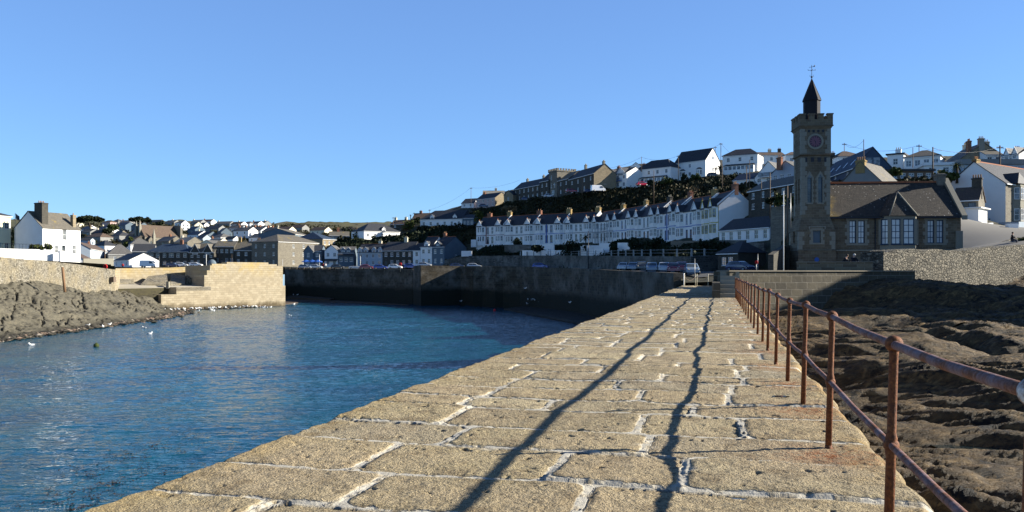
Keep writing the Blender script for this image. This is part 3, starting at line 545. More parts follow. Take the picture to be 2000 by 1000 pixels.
def bay(root, x, w, z0, z1, storeys, wm, gm='glass_light', fm='trim', proj=.75, roofm=None, rh=.7, y=0.0):
    """canted bay window: solid body with sashes on its three sides"""
    m = MB(); ca = w*.24; pl = [(x-w/2,y+.05),(x-w/2,y),(x-w/2+ca,y-proj),(x+w/2-ca,y-proj),(x+w/2,y),(x+w/2,y+.05)]; m.prism(pl, z0-.5, z1)
    sh = (z1-z0)/storeys
    for k in range(storeys):
        zz = z0+k*sh; m.mi = 0; c = [(x-w/2-.06,y+.04),(x-w/2-.06,y-.04),(x-w/2+ca-.03,y-proj-.06),(x+w/2-ca+.03,y-proj-.06),(x+w/2+.06,y-.04),(x+w/2+.06,y+.04)]
        m.prism(c, zz+sh*.24, zz+sh*.29); m.prism(c, zz+sh*.88, zz+sh*.93)
        segs = [((x-w/2,y),(x-w/2+ca,y-proj),1),((x-w/2+ca,y-proj),(x+w/2-ca,y-proj),2),((x+w/2-ca,y-proj),(x+w/2,y),1)]
        for (p,q,n) in segs:
            d = Vector((q[0]-p[0],q[1]-p[1])); Ln = d.length; d.normalize(); o = Vector((d.y,-d.x))
            for i in range(n):
                a = Ln*(i+.14)/n; b = Ln*(i+.86)/n; za, zb_ = zz+sh*.3, zz+sh*.86
                def pp(t,e,zc): return (p[0]+d.x*t+o.x*e, p[1]+d.y*t+o.y*e, zc)
                m.mi = 1; m.poly([pp(a,.012,za),pp(b,.012,za),pp(b,.012,zb_),pp(a,.012,zb_)])
                m.mi = 2
                for t0,t1,c0,c1 in ((a,a+.06,za,zb_),(b-.06,b,za,zb_),(a+.06,b-.06,za,za+.07),(a+.06,b-.06,zb_-.07,zb_),(a+.06,b-.06,(za+zb_)/2-.03,(za+zb_)/2+.03)):
                    m.raw([pp(t0,.015,c0),pp(t1,.015,c0),pp(t1,.015,c1),pp(t0,.015,c1),pp(t0,.05,c0),pp(t1,.05,c0),pp(t1,.05,c1),pp(t0,.05,c1)],[(4,5,6,7),(0,1,5,4),(1,2,6,5),(2,3,7,6),(3,0,4,7)])
    mats = [M[wm],M[gm],M[fm]]
    if roofm:
        m.mi = 3; mats.append(M[roofm]); n = len(m.v); ov = .12
        top = [(x-w/2-ov,y),(x-w/2+ca-ov*.5,y-proj-ov),(x+w/2-ca+ov*.5,y-proj-ov),(x+w/2+ov,y)]
        m.raw([(a,b,z1+.003) for a,b in top]+[(x-w*.2,y,z1+rh),(x+w*.2,y,z1+rh)],[(0,1,4),(1,2,5,4),(2,3,5),(0,3,2,1)])
    return m.build('bay_window', mats, root)

def house(r):
    (label,pl,Dl,pr,Dr,yb,yt,rt,rh,dep,wm,rm,o) = r
    a = G(pl,Dl); b = G(pr,Dr); L = (b-a).length; Dm = (Dl+Dr)/2; zb = Z(yb,Dm); hh = (yb-yt)/F*Dm; mid = (a+b)/2; an = math.atan2(b.y-a.y,b.x-a.x); town = o.get('town')
    cat = 'shop' if 'shop' in label.split('with')[0] else 'inn' if 'inn ' in label[:12] else 'house'
    name = {'shop':'shop','inn':'inn'}.get(cat,'house'); 
    for k,nm in (('warehouse','warehouse'),('bungalow','bungalow'),('cottage','cottage'),('boathouse','boathouse'),('chapel','chapel'),('shed','shed'),('schoolhouse','schoolhouse')):
        if k in label.split(' with ')[0].split(' behind')[0].split(' next')[0].split(' left of')[0].split(' right of')[0].split(' below')[0].split(' between')[0]: name = nm; cat = nm
    root = empty(name, (mid.x,mid.y,zb), an, label, cat, 'houses of the town hillside' if town else None)
    rows = o.get('rows',1); n = o.get('n',0); sh = hh/rows; fm = o.get('fr','trim'); gm = 'glass_light' if RNG.random()<.45 else 'glass'
    fr = [f[0] for f in o['wfrac']] if 'wfrac' in o else [(i+.5)/n for i in range(n)] if n else []
    ww = min(o.get('ww',1.0), L/max(n,1)*.62); wh = min(1.35, sh*.55) if not o.get('tall') else sh*.68
    holes = []; wins = []
    for k in range(rows):
        for i,f in enumerate(fr):
            if 'bays' in o and any(abs(f-bf)*L < 1.9 for bf in o['bays']): continue
            x = f*L; z = k*sh + (sh-wh)*.52
            if k==0 and o.get('door')==i: wins.append((x,.05,.95,min(2.05,sh*.82),'door')); holes.append((x-.475,x+.475,.05,.05+min(2.05,sh*.82))); continue
            w_ = ww*1.5 if (o.get('bigw') and i%3==0) else ww
            wins.append((x,z,w_,wh,'window')); holes.append((x-w_/2,x+w_/2,z,z+wh))
    m = MB(); F_ = face(L,dep,'F'); panel(m, F_, -3, hh, holes)
    sides = {}
    for k,key in (('R','Rw'),('L','L')):
        fc = face(L,dep,k); hs = []; c = o.get(key)
        if c and c[0]:
            for rr in range(c[1]):
                for i in range(c[0]):
                    x = (i+.5)/c[0]*dep; z = rr*hh/c[1]+(hh/c[1]-1.3)*.5; hs.append((x-.5,x+.5,z,z+1.25)); sides.setdefault(k,[]).append((x,z,1.0,1.25))
        if k=='L' and o.get('leftm'): continue
        panel(m, fc, -3, hh, hs)
    panel(m, face(L,dep,'B'), -3, hh, [])
    gables = MB() if (o.get('gabm') or o.get('leftm')) else m
    if rt in ('gable','twin','inn','hipL'):
        if rt != 'hipL': m.poly([(-L/2,0,hh),(-L/2,dep,hh),(-L/2,dep/2,hh+rh)][::-1]) if not o.get('leftm') else None
        (gables if o.get('gabm') else m).poly([(L/2,0,hh),(L/2,dep,hh),(L/2,dep/2,hh+rh)])
        if o.get('gabm'): gables.poly([(L/2+.004,0,-3),(L/2+.004,dep,-3),(L/2+.004,dep,hh),(L/2+.004,0,hh)])
    if rt == 'front':
        m.poly([(-L/2,0,hh),(L/2,0,hh),(0,0,hh+rh)]); m.poly([(L/2,dep,hh),(-L/2,dep,hh),(0,dep,hh+rh)])
    wall = m.build('wall', M[wm], root)
    if o.get('gabm'): gables.build('gable_wall', M[o['gabm']], root)
    if o.get('leftm'):
        g = MB(); panel(g, face(L,dep,'L'), -3, hh, []); g.poly([(-L/2,dep,hh),(-L/2,0,hh),(-L/2,dep/2,hh+rh)]); g.build('gable_wall', M[o['leftm']], root)
    # roof
    if rt in ('gable','twin','inn'): rf = gable_roof(-L/2,L/2,0,dep,hh,rh)
    elif rt == 'front': rf = gable_roof(-L/2,L/2,0,dep,hh,rh,axis='y')
    elif rt == 'hip': rf = hip_roof(-L/2,L/2,0,dep,hh,rh)
    elif rt == 'hipL': rf = hip_roof(-L/2,L/2,0,dep,hh,rh,hipr=False)
    elif rt == 'pyr': rf = hip_roof(-L/2,L/2,0,dep,hh,rh,pyr=True)
    else: rf = MB(); rf.box(-L/2-.3,L/2+.3,-.4,dep+.2,hh,hh+rh)
    roof = rf.build('roof', M[rm], root)
    if not town and rt in ('gable','twin','hip','hipL') :
        g = MB(); g.box(-L/2-.15,L/2+.15,-.34,-.24,hh-.20,hh-.06); g.build('gutter', M['trim'], root)
    if o.get('ridge'):
        g = MB(); g.box(-L/2-.1,L/2+.1,dep/2-.12,dep/2+.12,hh+rh+.08,hh+rh+.24); g.build('ridge_tiles', M['ridge'], roof)
    if rt == 'twin':
        for f in (.25,.75): gablet(root, (f-.5)*L, L*.36, hh-.9, .9, dep/2, wm, rm, y=-.05, rh=rh*.9, name='front_gable')
    for (x,z,w_,h_,kd) in wins:
        if kd=='door': d = put_window(root, F_, x, z, w_, h_, 1, 1, 'glass', 'navy_frame' if RNG.random()<.5 else 'wood', True, name='door')
        else: put_window(root, F_, x, z, w_, h_, 1 if town else 2, 2, gm, fm, not town)
    for k,l in sides.items():
        for (x,z,w_,h_) in l: put_window(root, face(L,dep,k), x, z, w_, h_, 2, 2, gm, fm, not town)
    def rz_at(u,v):
        if rt in ('gable','twin','inn','hipL'): return hh+rh*(1-abs(2*v-1))
        if rt == 'front': return hh+rh*(1-abs(2*u-1))
        if rt in ('hip','pyr'): return hh+rh*(1-abs(2*v-1))*min(1,min(u,1-u)*L/(dep/2)) if 0<=u<=1 else hh
        return hh+rh
    for (u,v,ht,mt) in o.get('ch',[]):
        zt = rz_at(min(max(u,.02),.98),v); big = Dm<140
        chimney(roof, (u-.5)*L + (0.48 if u<.05 else -.48 if u>.95 else 0), v*dep, zt-1.6 if u>=0 else -1, zt+ht*.75, mt, 1.25 if big else 1.15, .7, 4 if big else 3, 'potw' if mt in('granite','potw','trim') else 'pot')
    for f in o.get('dorm',[]): gablet(root, (f-.5)*L, 1.7, hh-.1, 1.0, dep*.38, wm if wm!='stone_dark' else 'bluegrey', rm, y=.12)
    for f in o.get('dorm_h',[]):
        g = MB(); x = (f-.5)*L; g.raw([(x-2.1,-.9,hh+.1),(x+2.1,-.9,hh+.1),(x+2.1,.3,hh+.1),(x-2.1,.3,hh+.1),(x,-.2,hh+2.0),(x,2.4,hh+2.0)],[(0,1,4),(1,2,5,4),(3,0,4,5),(0,3,2,1)]); g.build('bay_roof', M[rm], root)
    for f in o.get('bays',[]):
        two = rows>=2 and 'dorm_h' in o
        bay(root, (f-.5)*L, 3.0 if two else 2.6, .1, hh-.05 if two else sh*.95, rows if two else 1, 'granite' if two else wm, 'glass_light', 'trim', .8, None if two else 'slate')
    if o.get('awn'):
        g = MB(); zt = sh*1.0; g.raw([(-L/2,-.02,zt),(L/2,-.02,zt),(L/2,-1.3,zt-.6),(-L/2,-1.3,zt-.6),(-L/2,-.02,zt-.08),(L/2,-.02,zt-.08),(L/2,-1.3,zt-.7),(-L/2,-1.3,zt-.7)],[(0,1,2,3),(7,6,5,4),(3,2,6,7),(0,3,7,4),(1,2,6,5)]); g.build('awning', M['slate'], root)
    if o.get('porch'):
        g = MB(); g.box(-L*.42,L*.42,-1.8,-.003,-1,sh*.72); g.mi = 1; g.raw([(-L*.45,-2.1,sh*.72),(L*.45,-2.1,sh*.72),(L*.40,0,sh*.98),(-L*.40,0,sh*.98)],[(0,1,2,3)]); g.raw([(-L*.45,-2.1,sh*.72),(-L*.40,0,sh*.98),(-L*.42,0,sh*.72)],[(0,1,2)]); g.raw([(L*.45,-2.1,sh*.72),(L*.40,0,sh*.98),(L*.42,0,sh*.72)],[(0,2,1)])
        g.mi = 2
        for k in range(7):
            x = -L*.42+L*.84*(k+.5)/7; w_ = L*.84/7*.36; g.poly([(x-w_,-1.812,sh*.25),(x+w_,-1.812,sh*.25),(x+w_,-1.812,sh*.66),(x-w_,-1.812,sh*.66)])
        g.build('porch', [M[wm],M[rm],M['glass_light']], root)
    if o.get('balc') or o.get('balcf'):
        zt = sh if o.get('balc') else hh*.98; g = MB(); g.box(-L*.3,L*.3,-1.2,-.003,zt-.15,zt); g.mi = 1
        g.box(-L*.3,L*.3,-1.2,-1.17,zt+.003,zt+1.0); g.box(-L*.3,-L*.3+.03,-1.165,-.01,zt+.003,zt+1.0); g.build('balcony', [M['blue_paint'] if o.get('balc') else M['trim'],M['glass_light']], root)
    if o.get('gable_sw'):
        g = MB(); k = o['gable_sw']
        if k == 2:
            for yy in (dep*.32,dep*.52): g.poly([(L/2+.02,yy,hh+.1),(L/2+.02,yy+dep*.17,hh+.1),(L/2+.02,yy+dep*.17,hh+rh*.5),(L/2+.02,yy,hh+rh*.5)])
        else: g.poly([(L/2+.02,dep*.45,hh+.5),(L/2+.02,dep*.57,hh+.5),(L/2+.02,dep*.57,hh+1.7),(L/2+.02,dep*.45,hh+1.7)])
        g.build('gable_window', M['glass_light'], root)
    if o.get('sky'):
        for k in range(o['sky']):
            u = .18+.2*k; v0, v1 = .12, .26; g = MB(); ang = rh/(dep/2)
            for (dx) in (0,): 
                x = (u-.5)*L; g.raw([(x,v0*dep,hh+ang*v0*dep+.2),(x+.6,v0*dep,hh+ang*v0*dep+.2),(x+.6,v1*dep,hh+ang*v1*dep+.2),(x,v1*dep,hh+ang*v1*dep+.2)],[(0,1,2,3)])
            g.build('skylight', M['glass_light'], roof)
    return root, L, hh, dep
# ------------------------------------------------------------------ build the tabled houses
for r in H: 
    res = house(r)
    if res[0]['label'].startswith('white inn'): INN = res
    if res[0]['label'].startswith('white gable ended'): BIGR = res
# inn details
root,L,hh,dep = INN
old = [c for c in root.children if c.name.startswith('wall')][0]; bpy.data.objects.remove(old)
hs = [(L*.57-.5,L*.57+.5,hh*.66,hh*.985),(L*.36-.45,L*.36+.45,hh*.27,hh*.50),(L*.545-.42,L*.545+.42,hh*.20,hh*.50),(L*.83-.48,L*.83+.48,hh*.26,hh*.52),(L*.62-.55,L*.62+.55,hh*.02,hh*.11)]
m = MB(); F_ = face(L,dep,'F'); panel(m,F_,-3,hh,hs,.2)
for k in 'RLB': panel(m, face(L,dep,k), -3, hh, [])
m.poly([(-L/2,0,hh),(-L/2,dep/2,hh+3.6),(-L/2,dep,hh)]); m.poly([(L/2,0,hh),(L/2,dep,hh),(L/2,dep/2,hh+3.6)]); m.build('wall', M['white'], root)
for i,(a,b,c,d) in enumerate(hs): put_window(root,F_,(a+b)/2,c,b-a,d-c,3 if i in(0,1,3) else 1,2 if i in(0,1,3) else 1,'glass','dark_paint' if i==2 else 'trim',True,.14,'door' if i==2 else 'window')
roof = [c for c in root.children if c.name.startswith('roof')][0]
chimney(roof, -L/2+1.25, 1.9, hh-.3, hh+5.5, 'stone_dark', 1.5, 2.3, 4, 'pot'); chimney(roof, L/2-1.2, .8, hh-.2, hh+3.3, 'stone_tan', .8, .8, 1, 'pot'); chimney(roof, -L*.12, dep*.62, hh+2, hh+4.3, 'granite', 1.6, .6, 2, 'potw')
cu = bpy.data.curves.new('lettering','FONT'); cu.body = 'The Ship Inn'; cu.size = .78; cu.extrude = .01; cu.align_x = 'CENTER'; to = bpy.data.objects.new('lettering', cu); COL.objects.link(to)
bpy.context.view_layer.update(); lm = bpy.data.meshes.new_from_object(to); bpy.data.objects.remove(to); lm.materials.clear(); lm.materials.append(m_plain('sign_lettering',(.16,.16,.17)))
lo = link('lettering', lm, root, (L*.08,-.03,hh*.545)); lo.rotation_euler = (R(90),0,0)
# inn terrace wall (white) with railings
def strip(name, pts, th, zb, zt, mat, label=None, cat='wall', parent=None, rnd=0, kind=None, sub=1):
    """wall following a polyline; zt per point"""
    P2 = []; ZT = []
    for i in range(len(pts)-1):
        for k in range(sub): f = k/sub; P2.append((pts[i][0]*(1-f)+pts[i+1][0]*f, pts[i][1]*(1-f)+pts[i+1][1]*f)); ZT.append(zt[i]*(1-f)+zt[i+1]*f)
    P2.append(tuple(pts[-1])); ZT.append(zt[-1]); n = len(P2); V = []; 
    zbs = zb if isinstance(zb,(list,tuple)) else [zb]*n
    for i in range(n):
        a = Vector(P2[max(i-1,0)]); b = Vector(P2[min(i+1,n-1)]); d = (b-a).normalized(); nn = Vector((-d.y,d.x))*th; p = Vector(P2[i]); q = p+nn; zz = ZT[i] + (random.uniform(-rnd,rnd) if rnd else 0)
        V += [(p.x,p.y,zb if not isinstance(zb,(list,tuple)) else zbs[min(i//sub,len(zb)-1)]),(p.x,p.y,zz),(q.x,q.y,zz),(q.x,q.y,zb if not isinstance(zb,(list,tuple)) else zbs[min(i//sub,len(zb)-1)])]
    fs = []
    for i in range(n-1):
        a = 4*i; b = a+4; fs += [(a,b,b+1,a+1),(a+1,b+1,b+2,a+2),(a+2,b+2,b+3,a+3)]
    fs += [(0,1,2,3),(4*n-1,4*n-2,4*n-3,4*n-4)]
    m = MB(); m.raw(V,fs); o = m.build(name, mat, parent)
    return tag(o, label, cat if label else None, kind=kind)
wI = strip('terrace_wall', [G(-60,155),G(0,158),G(104,164)], .4, 8, [Z(484,158),Z(485,158),Z(488,164)], M['white'], 'white terrace wall with black railings in front of the inn')
m = MB()
for k in range(26):
    f = k/25; p = G(-60+164*f, 155+9*f); z = Z(484+4*f,156+8*f); m.tube([(p.x-.2,p.y+.2,z),(p.x-.2,p.y+.2,z+1.0)],.03,5)
m.tube([(*(G(-60,155)+Vector((-.2,.2))),Z(484,158)+1.0),(*(G(104,164)+Vector((-.2,.2))),Z(488,164)+1.0)],.035,5); m.build('railing', M['dark_paint'], wI)
strip('entrance_wall', [G(118,163.5),G(134,168)], .4, 8, [Z(490,165),Z(491,168)], M['white'], 'short white wall beside the inn doorway steps')
strip('car_park_wall', [G(163,215),G(222,222)], .5, 8, [Z(505,215),Z(505,222)], M['granite'], 'pale grey block wall between the inn and the white gable building')

# ------------------------------------------------------------------ Victorian terrace
TC = [(930,263),(985,255),(1043,247),(1102,240),(1158,232),(1198,221),(1240,208),(1285,195),(1321,182),(1371,170),(1404,160)]
TY = [(443,477),(441,478),(439,475),(437,473),(434.5,472),(429.5,471),(424.5,470.5),(418.5,470),(412.5,470),(408,466)]
TT = ['maroon','dark_paint','blue_paint','dark_paint','dark_paint','blue_paint','bluegrey','blue_paint','blue_paint','yellow_paint']
TL = ['white bay fronted pair with a maroon strip at the left end of the terrace','white bay fronted pair with dark window frames, second from the left end of the terrace','white bay fronted pair with bright blue arched doors above the steps and white fence',
      'white bay fronted pair with a black string line behind the dark palm','white bay fronted pair with scaffolding across its front','white bay fronted pair with pale blue arched doors right of the scaffolding','white bay fronted pair with grey blue string line above the dark bush',
      'white bay fronted pair with a strong blue middle strip and blue string line','large white bay fronted pair with blue arched doors left of the yellow trimmed house','white house with mustard yellow trim and big blank gable ending the terrace']
TCH = [[(.22,'brick',0),(.98,'brick_yellow',3)],[(.99,'brick',2)],[(1.0,'brick_yellow',3)],[(.97,'brick_yellow',4)],[(.98,'brick_yellow',6)],[(.98,'brick_yellow',5)],[(.98,'stone_dark',3)],[(.98,'brick',4)],[(.9,'brick_yellow',4)],[(.98,'brick',3)]]
for i in range(10):
    a = G(*TC[i]); b = G(*TC[i+1]); L = (b-a).length-.12; Dm = (TC[i][1]+TC[i+1][1])/2; ye,yb = TY[i]; zb = Z(yb,Dm); hh = min(6.6,(yb-ye)/F*Dm+.3); an = math.atan2(b.y-a.y,b.x-a.x); mid = (a+b)/2
    if i == 0: pass
    root = empty('terraced_house', (mid.x,mid.y,zb), an, TL[i], 'house', 'white terrace above the harbour'); dep = 7.5; rh = 3.2; tm = TT[i]
    single = i == 9; bx = [.25,.72] if single else [.17,.83]; bw = L*.30 if single else L*.27; dx = [.48] if single else [.42,.58]
    F_ = face(L,dep,'F'); hs = []
    for f in dx:
        hs.append((f*L-.5,f*L+.5,.15,2.5)); hs.append((f*L-.5,f*L+.5,hh*.56,hh*.93))
    m = MB(); panel(m,F_,-3,hh,hs)
    for k in 'RLB': panel(m, face(L,dep,k), -3, hh, [])
    m.poly([(-L/2,0,hh),(-L/2,dep/2,hh+rh),(-L/2,dep,hh)]); m.poly([(L/2,0,hh),(L/2,dep,hh),(L/2,dep/2,hh+rh)]); m.build('wall', M['white'], root)
    roof = gable_roof(-L/2,L/2,0,dep,hh,rh,.2,.12,'x',.05).build('roof', M['slate'], root)
    g = MB(); g.box(-L/2-.02,L/2+.02,dep/2-.12,dep/2+.12,hh+rh+.08,hh+rh+.22); g.build('ridge_tiles', M['ridge'], roof)
    g = MB(); 
    for sgn in ((1,) if i<9 else (-1,1)):
        x = sgn*(L/2-.10); g.raw([(x-.12,-.25,hh+.0),(x+.12,-.25,hh),(x+.12,dep/2,hh+rh+.1),(x-.12,dep/2,hh+rh+.1),(x-.12,-.25,hh+.38),(x+.12,-.25,hh+.38),(x+.12,dep/2,hh+rh+.45),(x-.12,dep/2,hh+rh+.45)],[(4,5,6,7),(0,1,5,4),(1,2,6,5),(3,0,4,7)])
    g.build('parapet', M['trim'], roof)
    for (u,mt,np_) in TCH[i]: chimney(roof,(u-.5)*L-(.6 if u>.9 else 0),dep/2,hh+rh-1,hh+rh+1.35,mt,1.7,.8,max(np_,1),'potw' if mt!='brick' else 'pot')
    for f in bx:
        x = (f-.5)*L; bay(root,x,bw,.1,hh,2,'white','glass_light',tm if single else 'trim',.7)
        g = MB(); w2 = bw*.36; rr = 1.7   # pointed bay roof with white gablet
        g.mi = 0; g.poly([(x-w2,-.78,hh+.05),(x+w2,-.78,hh+.05),(x,-.78,hh+rr)])
        g.mi = 1; g.raw([(x-w2-.12,-.85,hh-.05),(x,-.85,hh+rr+.1),(x,2.6,hh+rr+.1),(x-w2-.12,.3,hh-.05)],[(0,1,2,3)]); g.raw([(x+w2+.12,-.85,hh-.05),(x,-.85,hh+rr+.1),(x,2.6,hh+rr+.1),(x+w2+.12,.3,hh-.05)],[(0,3,2,1)])
        g.raw([(x-bw/2-.1,.1,hh+.003),(x-w2,-.9,hh+.003),(x-w2,.2,hh+.5)],[(0,1,2)]); g.raw([(x+bw/2+.1,.1,hh+.003),(x+w2,-.9,hh+.003),(x+w2,.2,hh+.5)],[(0,2,1)])
        g.mi = 3
        for sg in (-1,1): g.raw([(x+sg*(w2+.14),-.92,hh-.12),(x,-.92,hh+rr-.05),(x,-.92,hh+rr+.16),(x+sg*(w2+.14),-.92,hh+.1),(x+sg*(w2+.14),-.84,hh-.12),(x,-.84,hh+rr-.05),(x,-.84,hh+rr+.16),(x+sg*(w2+.14),-.84,hh+.1)],[(0,1,2,3),(2,3,7,6),(0,1,5,4)])
        g.mi = 2; g.box(x-w2*.75,x+w2*.75,-.89,-.80,hh-.32,hh+.04)
        g.mi = 4; g.box(x-.09,x+.09,-.86,-.7,hh+rr+.1,hh+rr+.5)
        g.build('bay_roof', [M['white'],M['slate'],M['dark_paint'],M['yellow_paint'] if single else M['trim'],M['ridge']], root)
    for f in dx:
        fmx = tm if tm!='dark_paint' else 'trim'
        put_window(root,F_,f*L,.15,1.0,2.35,1,2,'glass',fmx if i!=0 or f<.5 else 'trim',True,.1,'door'); put_window(root,F_,f*L,hh*.56,1.0,hh*.37,1,2,'glass_light',fmx if i!=0 or f<.5 else 'trim',True,.1)
    g = MB(); g.box(-L/2+.01,L/2-.01,-.05,-.001,hh*.47,hh*.50)
    for f in bx:
        x = (f-.5)*L; ca = bw*.24; g.prism([(x-bw/2-.03,-.0015),(x-bw/2+ca-.02,-.74),(x+bw/2-ca+.02,-.74),(x+bw/2+.03,-.0015)],hh*.47-.004,hh*.50+.004)
    g.build('string_course', M[tm], root)
    if tm in ('maroon','blue_paint') and i in (0,2,7):
        g = MB(); x = (dx[0]-.5)*L+(.0 if i!=0 else -.75); g.box(x-.16,x+.16,-.06,-.002,.1,hh-.1) if i!=7 else g.box(-.25,.25,-.06,-.002,.1,hh-.1); g.build('painted_strip', M[tm], root)
    if single:
        g = MB(); 
        for x in (-L/2+.1,L/2-.1): g.box(x-.1,x+.1,-.07,-.055,.1,hh)
        g.build('painted_quoins', M['yellow_paint'], root)
# scaffolding
a = G(1163,229); m = MB()
for k in range(7):
    x = a.x+k*1.5*.40; y = a.y-1.6-k*1.5*.90
for k in range(6):
    f = k/5; p = G(1163+30*f, 229-9*f); zb = Z(472,p.y); m.tube([(p.x-1.0,p.y-1.0,zb-1),(p.x-1.0,p.y-1.0,zb+5.0)],.05,5); m.tube([(p.x-.3,p.y-.3,zb-1),(p.x-.3,p.y-.3,zb+5.0)],.05,5)
for zz in (1.2,2.4,3.6,4.8):
    p = G(1163,229); q = G(1193,220); m.tube([(p.x-1.0,p.y-1.0,Z(472,p.y)+zz),(q.x-1.0,q.y-1.0,Z(472,q.y)+zz)],.05,5)
tag(m.build('scaffolding', M['steel']), 'metal scaffolding against the front of a white terraced house', 'scaffolding')

# ------------------------------------------------------------------ battlemented tower in the stone terrace
def crenels(m, x0,x1,y0,y1,z,hh_,wd,gap,th=.35):
    for (ax,c,a0,a1) in (('x',y0,x0,x1),('x',y1-th,x0,x1),('y',x0,y0+th,y1-th),('y',x1-th,y0+th,y1-th)):
        n = max(1,round((a1-a0+gap)/(wd+gap))); st = (a1-a0-n*wd)/max(n-1,1) if n>1 else 0
        for k in range(n):
            s0 = a0+k*(wd+st) if n>1 else (a0+a1-wd)/2
            if ax=='x': m.box(s0,s0+wd,c,c+th,z,z+hh_); m.box(s0-.05,s0+wd+.05,c-.05,c+th+.05,z+hh_+.002,z+hh_+.12)
            else: m.box(c,c+th,s0,s0+wd,z,z+hh_); m.box(c-.05,c+th+.05,s0-.05,s0+wd+.05,z+hh_+.002,z+hh_+.12)
a = G(1072,319); b = G(1088,313); L = (b-a).length; mid = (a+b)/2; zb = Z(384,316); hh = (384-336)/F*316
root = empty('battlemented_tower',(mid.x,mid.y,zb),math.atan2(b.y-a.y,b.x-a.x),'square stone tower with battlements rising out of the dark terrace on the crest','tower')
dep = 8.5; F_ = face(L,dep,'F'); hs = [(L*.3-.45,L*.3+.45,6.8,8.6),(L*.7-.45,L*.7+.45,3.6,5.4),(L*.3-.45,L*.3+.45,3.6,5.4),(L*.5-1.2,L*.5+1.2,.8,2.6)]
m = MB(); panel(m,F_,-3,hh,hs)
for k in 'RLB': panel(m, face(L,dep,k), -3, hh, [])
m.build('wall', M['stone_grey'], root)
for (p,q,c,d) in hs: put_window(root,F_,(p+q)/2,c,q-p,d-c,2,2,'glass','trim')
m = MB(); m.box(-L/2-.25,L/2+.25,-.25,dep+.25,hh,hh+.5); crenels(m,-L/2-.25,L/2+.25,-.25,dep+.25,hh+.5,.6,.65,.6); m.build('parapet', M['stone_grey'], root)

# ------------------------------------------------------------------ church
a = G(283,418); b = G(353,436); L = (b-a).length; mid = (a+b)/2; zb = Z(484,425); hh = (484-463)/F*425
root = empty('church',(mid.x,mid.y,zb),math.atan2(b.y-a.y,b.x-a.x),'grey stone church with long brown roof, lancet windows and pinnacled gable','church')
dep = 11; rh = (463-440)/F*425; F_ = face(L,dep,'F'); hs = [(L*f-.55,L*f+.55,1.8,4.6) for f in (.28,.44,.60,.76)]
m = MB(); panel(m,F_,-4,hh,hs,.3)
for k in 'RLB': panel(m, face(L,dep,k), -4, hh, [])
m.poly([(-L/2,0,hh),(-L/2,dep/2,hh+rh),(-L/2,dep,hh)]); m.poly([(L/2,0,hh),(L/2,dep,hh),(L/2,dep/2,hh+rh)]); m.build('wall', M['stone_grey'], root)
gable_roof(-L/2,L/2,0,dep,hh,rh).build('roof', M['slate_brown'], root)
for (p,q,c,d) in hs:
    g = MB(); w_ = (q-p)/2; x = (p+q)/2-L/2; g.poly([(x-w_,.2,c),(x+w_,.2,c),(x+w_,.2,d-.5),(x,.2,d),(x-w_,.2,d-.5)]); g.mi = 1; g.box(x-.08,x+.08,.1,.19,c,d); g.build('window',[M['glass'],M['granite']],root)
m = MB()
m.box(L/2,L/2+3.4,-.6,3.2,-4,hh+rh*.35); m.box(L/2,L/2+3.4,dep-3,dep+.4,-4,hh+rh*.6); m.box(L/2-.6,L/2+.0,-.6,dep/2+1,hh-2,hh+rh+.4); m.box(L/2+2.6,L/2+3.4,3.3,5,-4,hh+rh*.9)
m.build('end_wall', M['stone_grey'], root)
gable_roof(-L/2+.8,-L/2+3.6,-2.2,dep*.5,hh*.72,1.6,axis='y').build('porch_roof', M['slate'], root)
m = MB(); m.box(-L/2+.8,-L/2+3.6,-2.2,0,-4,hh*.72); m.poly([(-L/2+.8,-2.2,hh*.72),(-L/2+3.6,-2.2,hh*.72),(-L/2+2.2,-2.2,hh*.72+1.6)]); m.mi=1; m.poly([(-L/2+1.7,-2.23,1),(-L/2+2.7,-2.23,1),(-L/2+2.7,-2.23,3),(-L/2+2.2,-2.23,3.6),(-L/2+1.7,-2.23,3)]); m.build('porch', [M['stone_grey'],M['glass']], root)
for (x,y,zt) in ((-L/2-.4,dep*.35,hh+rh+2.6),(-L/2-.4,dep*.65,hh+rh+2.2),(-L/2+3.9,-2.0,hh+4.2)):
    m = MB(); m.frust(x,y,-4,.75,zt-3.4,.6); m.frust(x,y,zt-3.4,.7,zt-3.2,.7); m.frust(x,y,zt-3.2,.5,zt,.04); m.build('pinnacle', M['granite'], root)

# ------------------------------------------------------------------ harbour institute: clock tower and hall
K_ = 75/F; c0 = Vector(((1596-1000)*K_,75)); AN_ = R(-5)
root = empty('clock_tower',(c0.x,c0.y,9.0),AN_,'tall square stone clock tower with battlements, dark lead spire and weather vane','clock tower'); TZ = lambda y: (531-y)*K_; cy = 1.76
m = MB(); m.frust(0,cy,-2,1.80,TZ(490),1.74); m.frust(0,cy,TZ(490),1.80,TZ(487),1.74); m.build('plinth', M['institute'], root)
hw = 1.69
m = MB(); wS = .34; 
def tower_stage(m, hw, z0, z1, holes): 
    for k in 'FRLB':
        fc = {'F':((-hw,cy-hw),(1,0),(0,1),2*hw),'R':((hw,cy-hw),(0,1),(-1,0),2*hw),'B':((hw,cy+hw),(-1,0),(0,-1),2*hw),'L':((-hw,cy+hw),(0,-1),(1,0),2*hw)}[k]; panel(m,fc,z0,z1,holes if k in 'FL' else [],.22)
zl = TZ(472); tower_stage(m, 1.69, TZ(487), TZ(449), [(1.69-.36,1.69+.36,TZ(474),TZ(446.5)-.18)]); 
m.frust(0,cy,TZ(449),1.69,TZ(424),1.33)
lz0, lz1 = TZ(395), TZ(340)
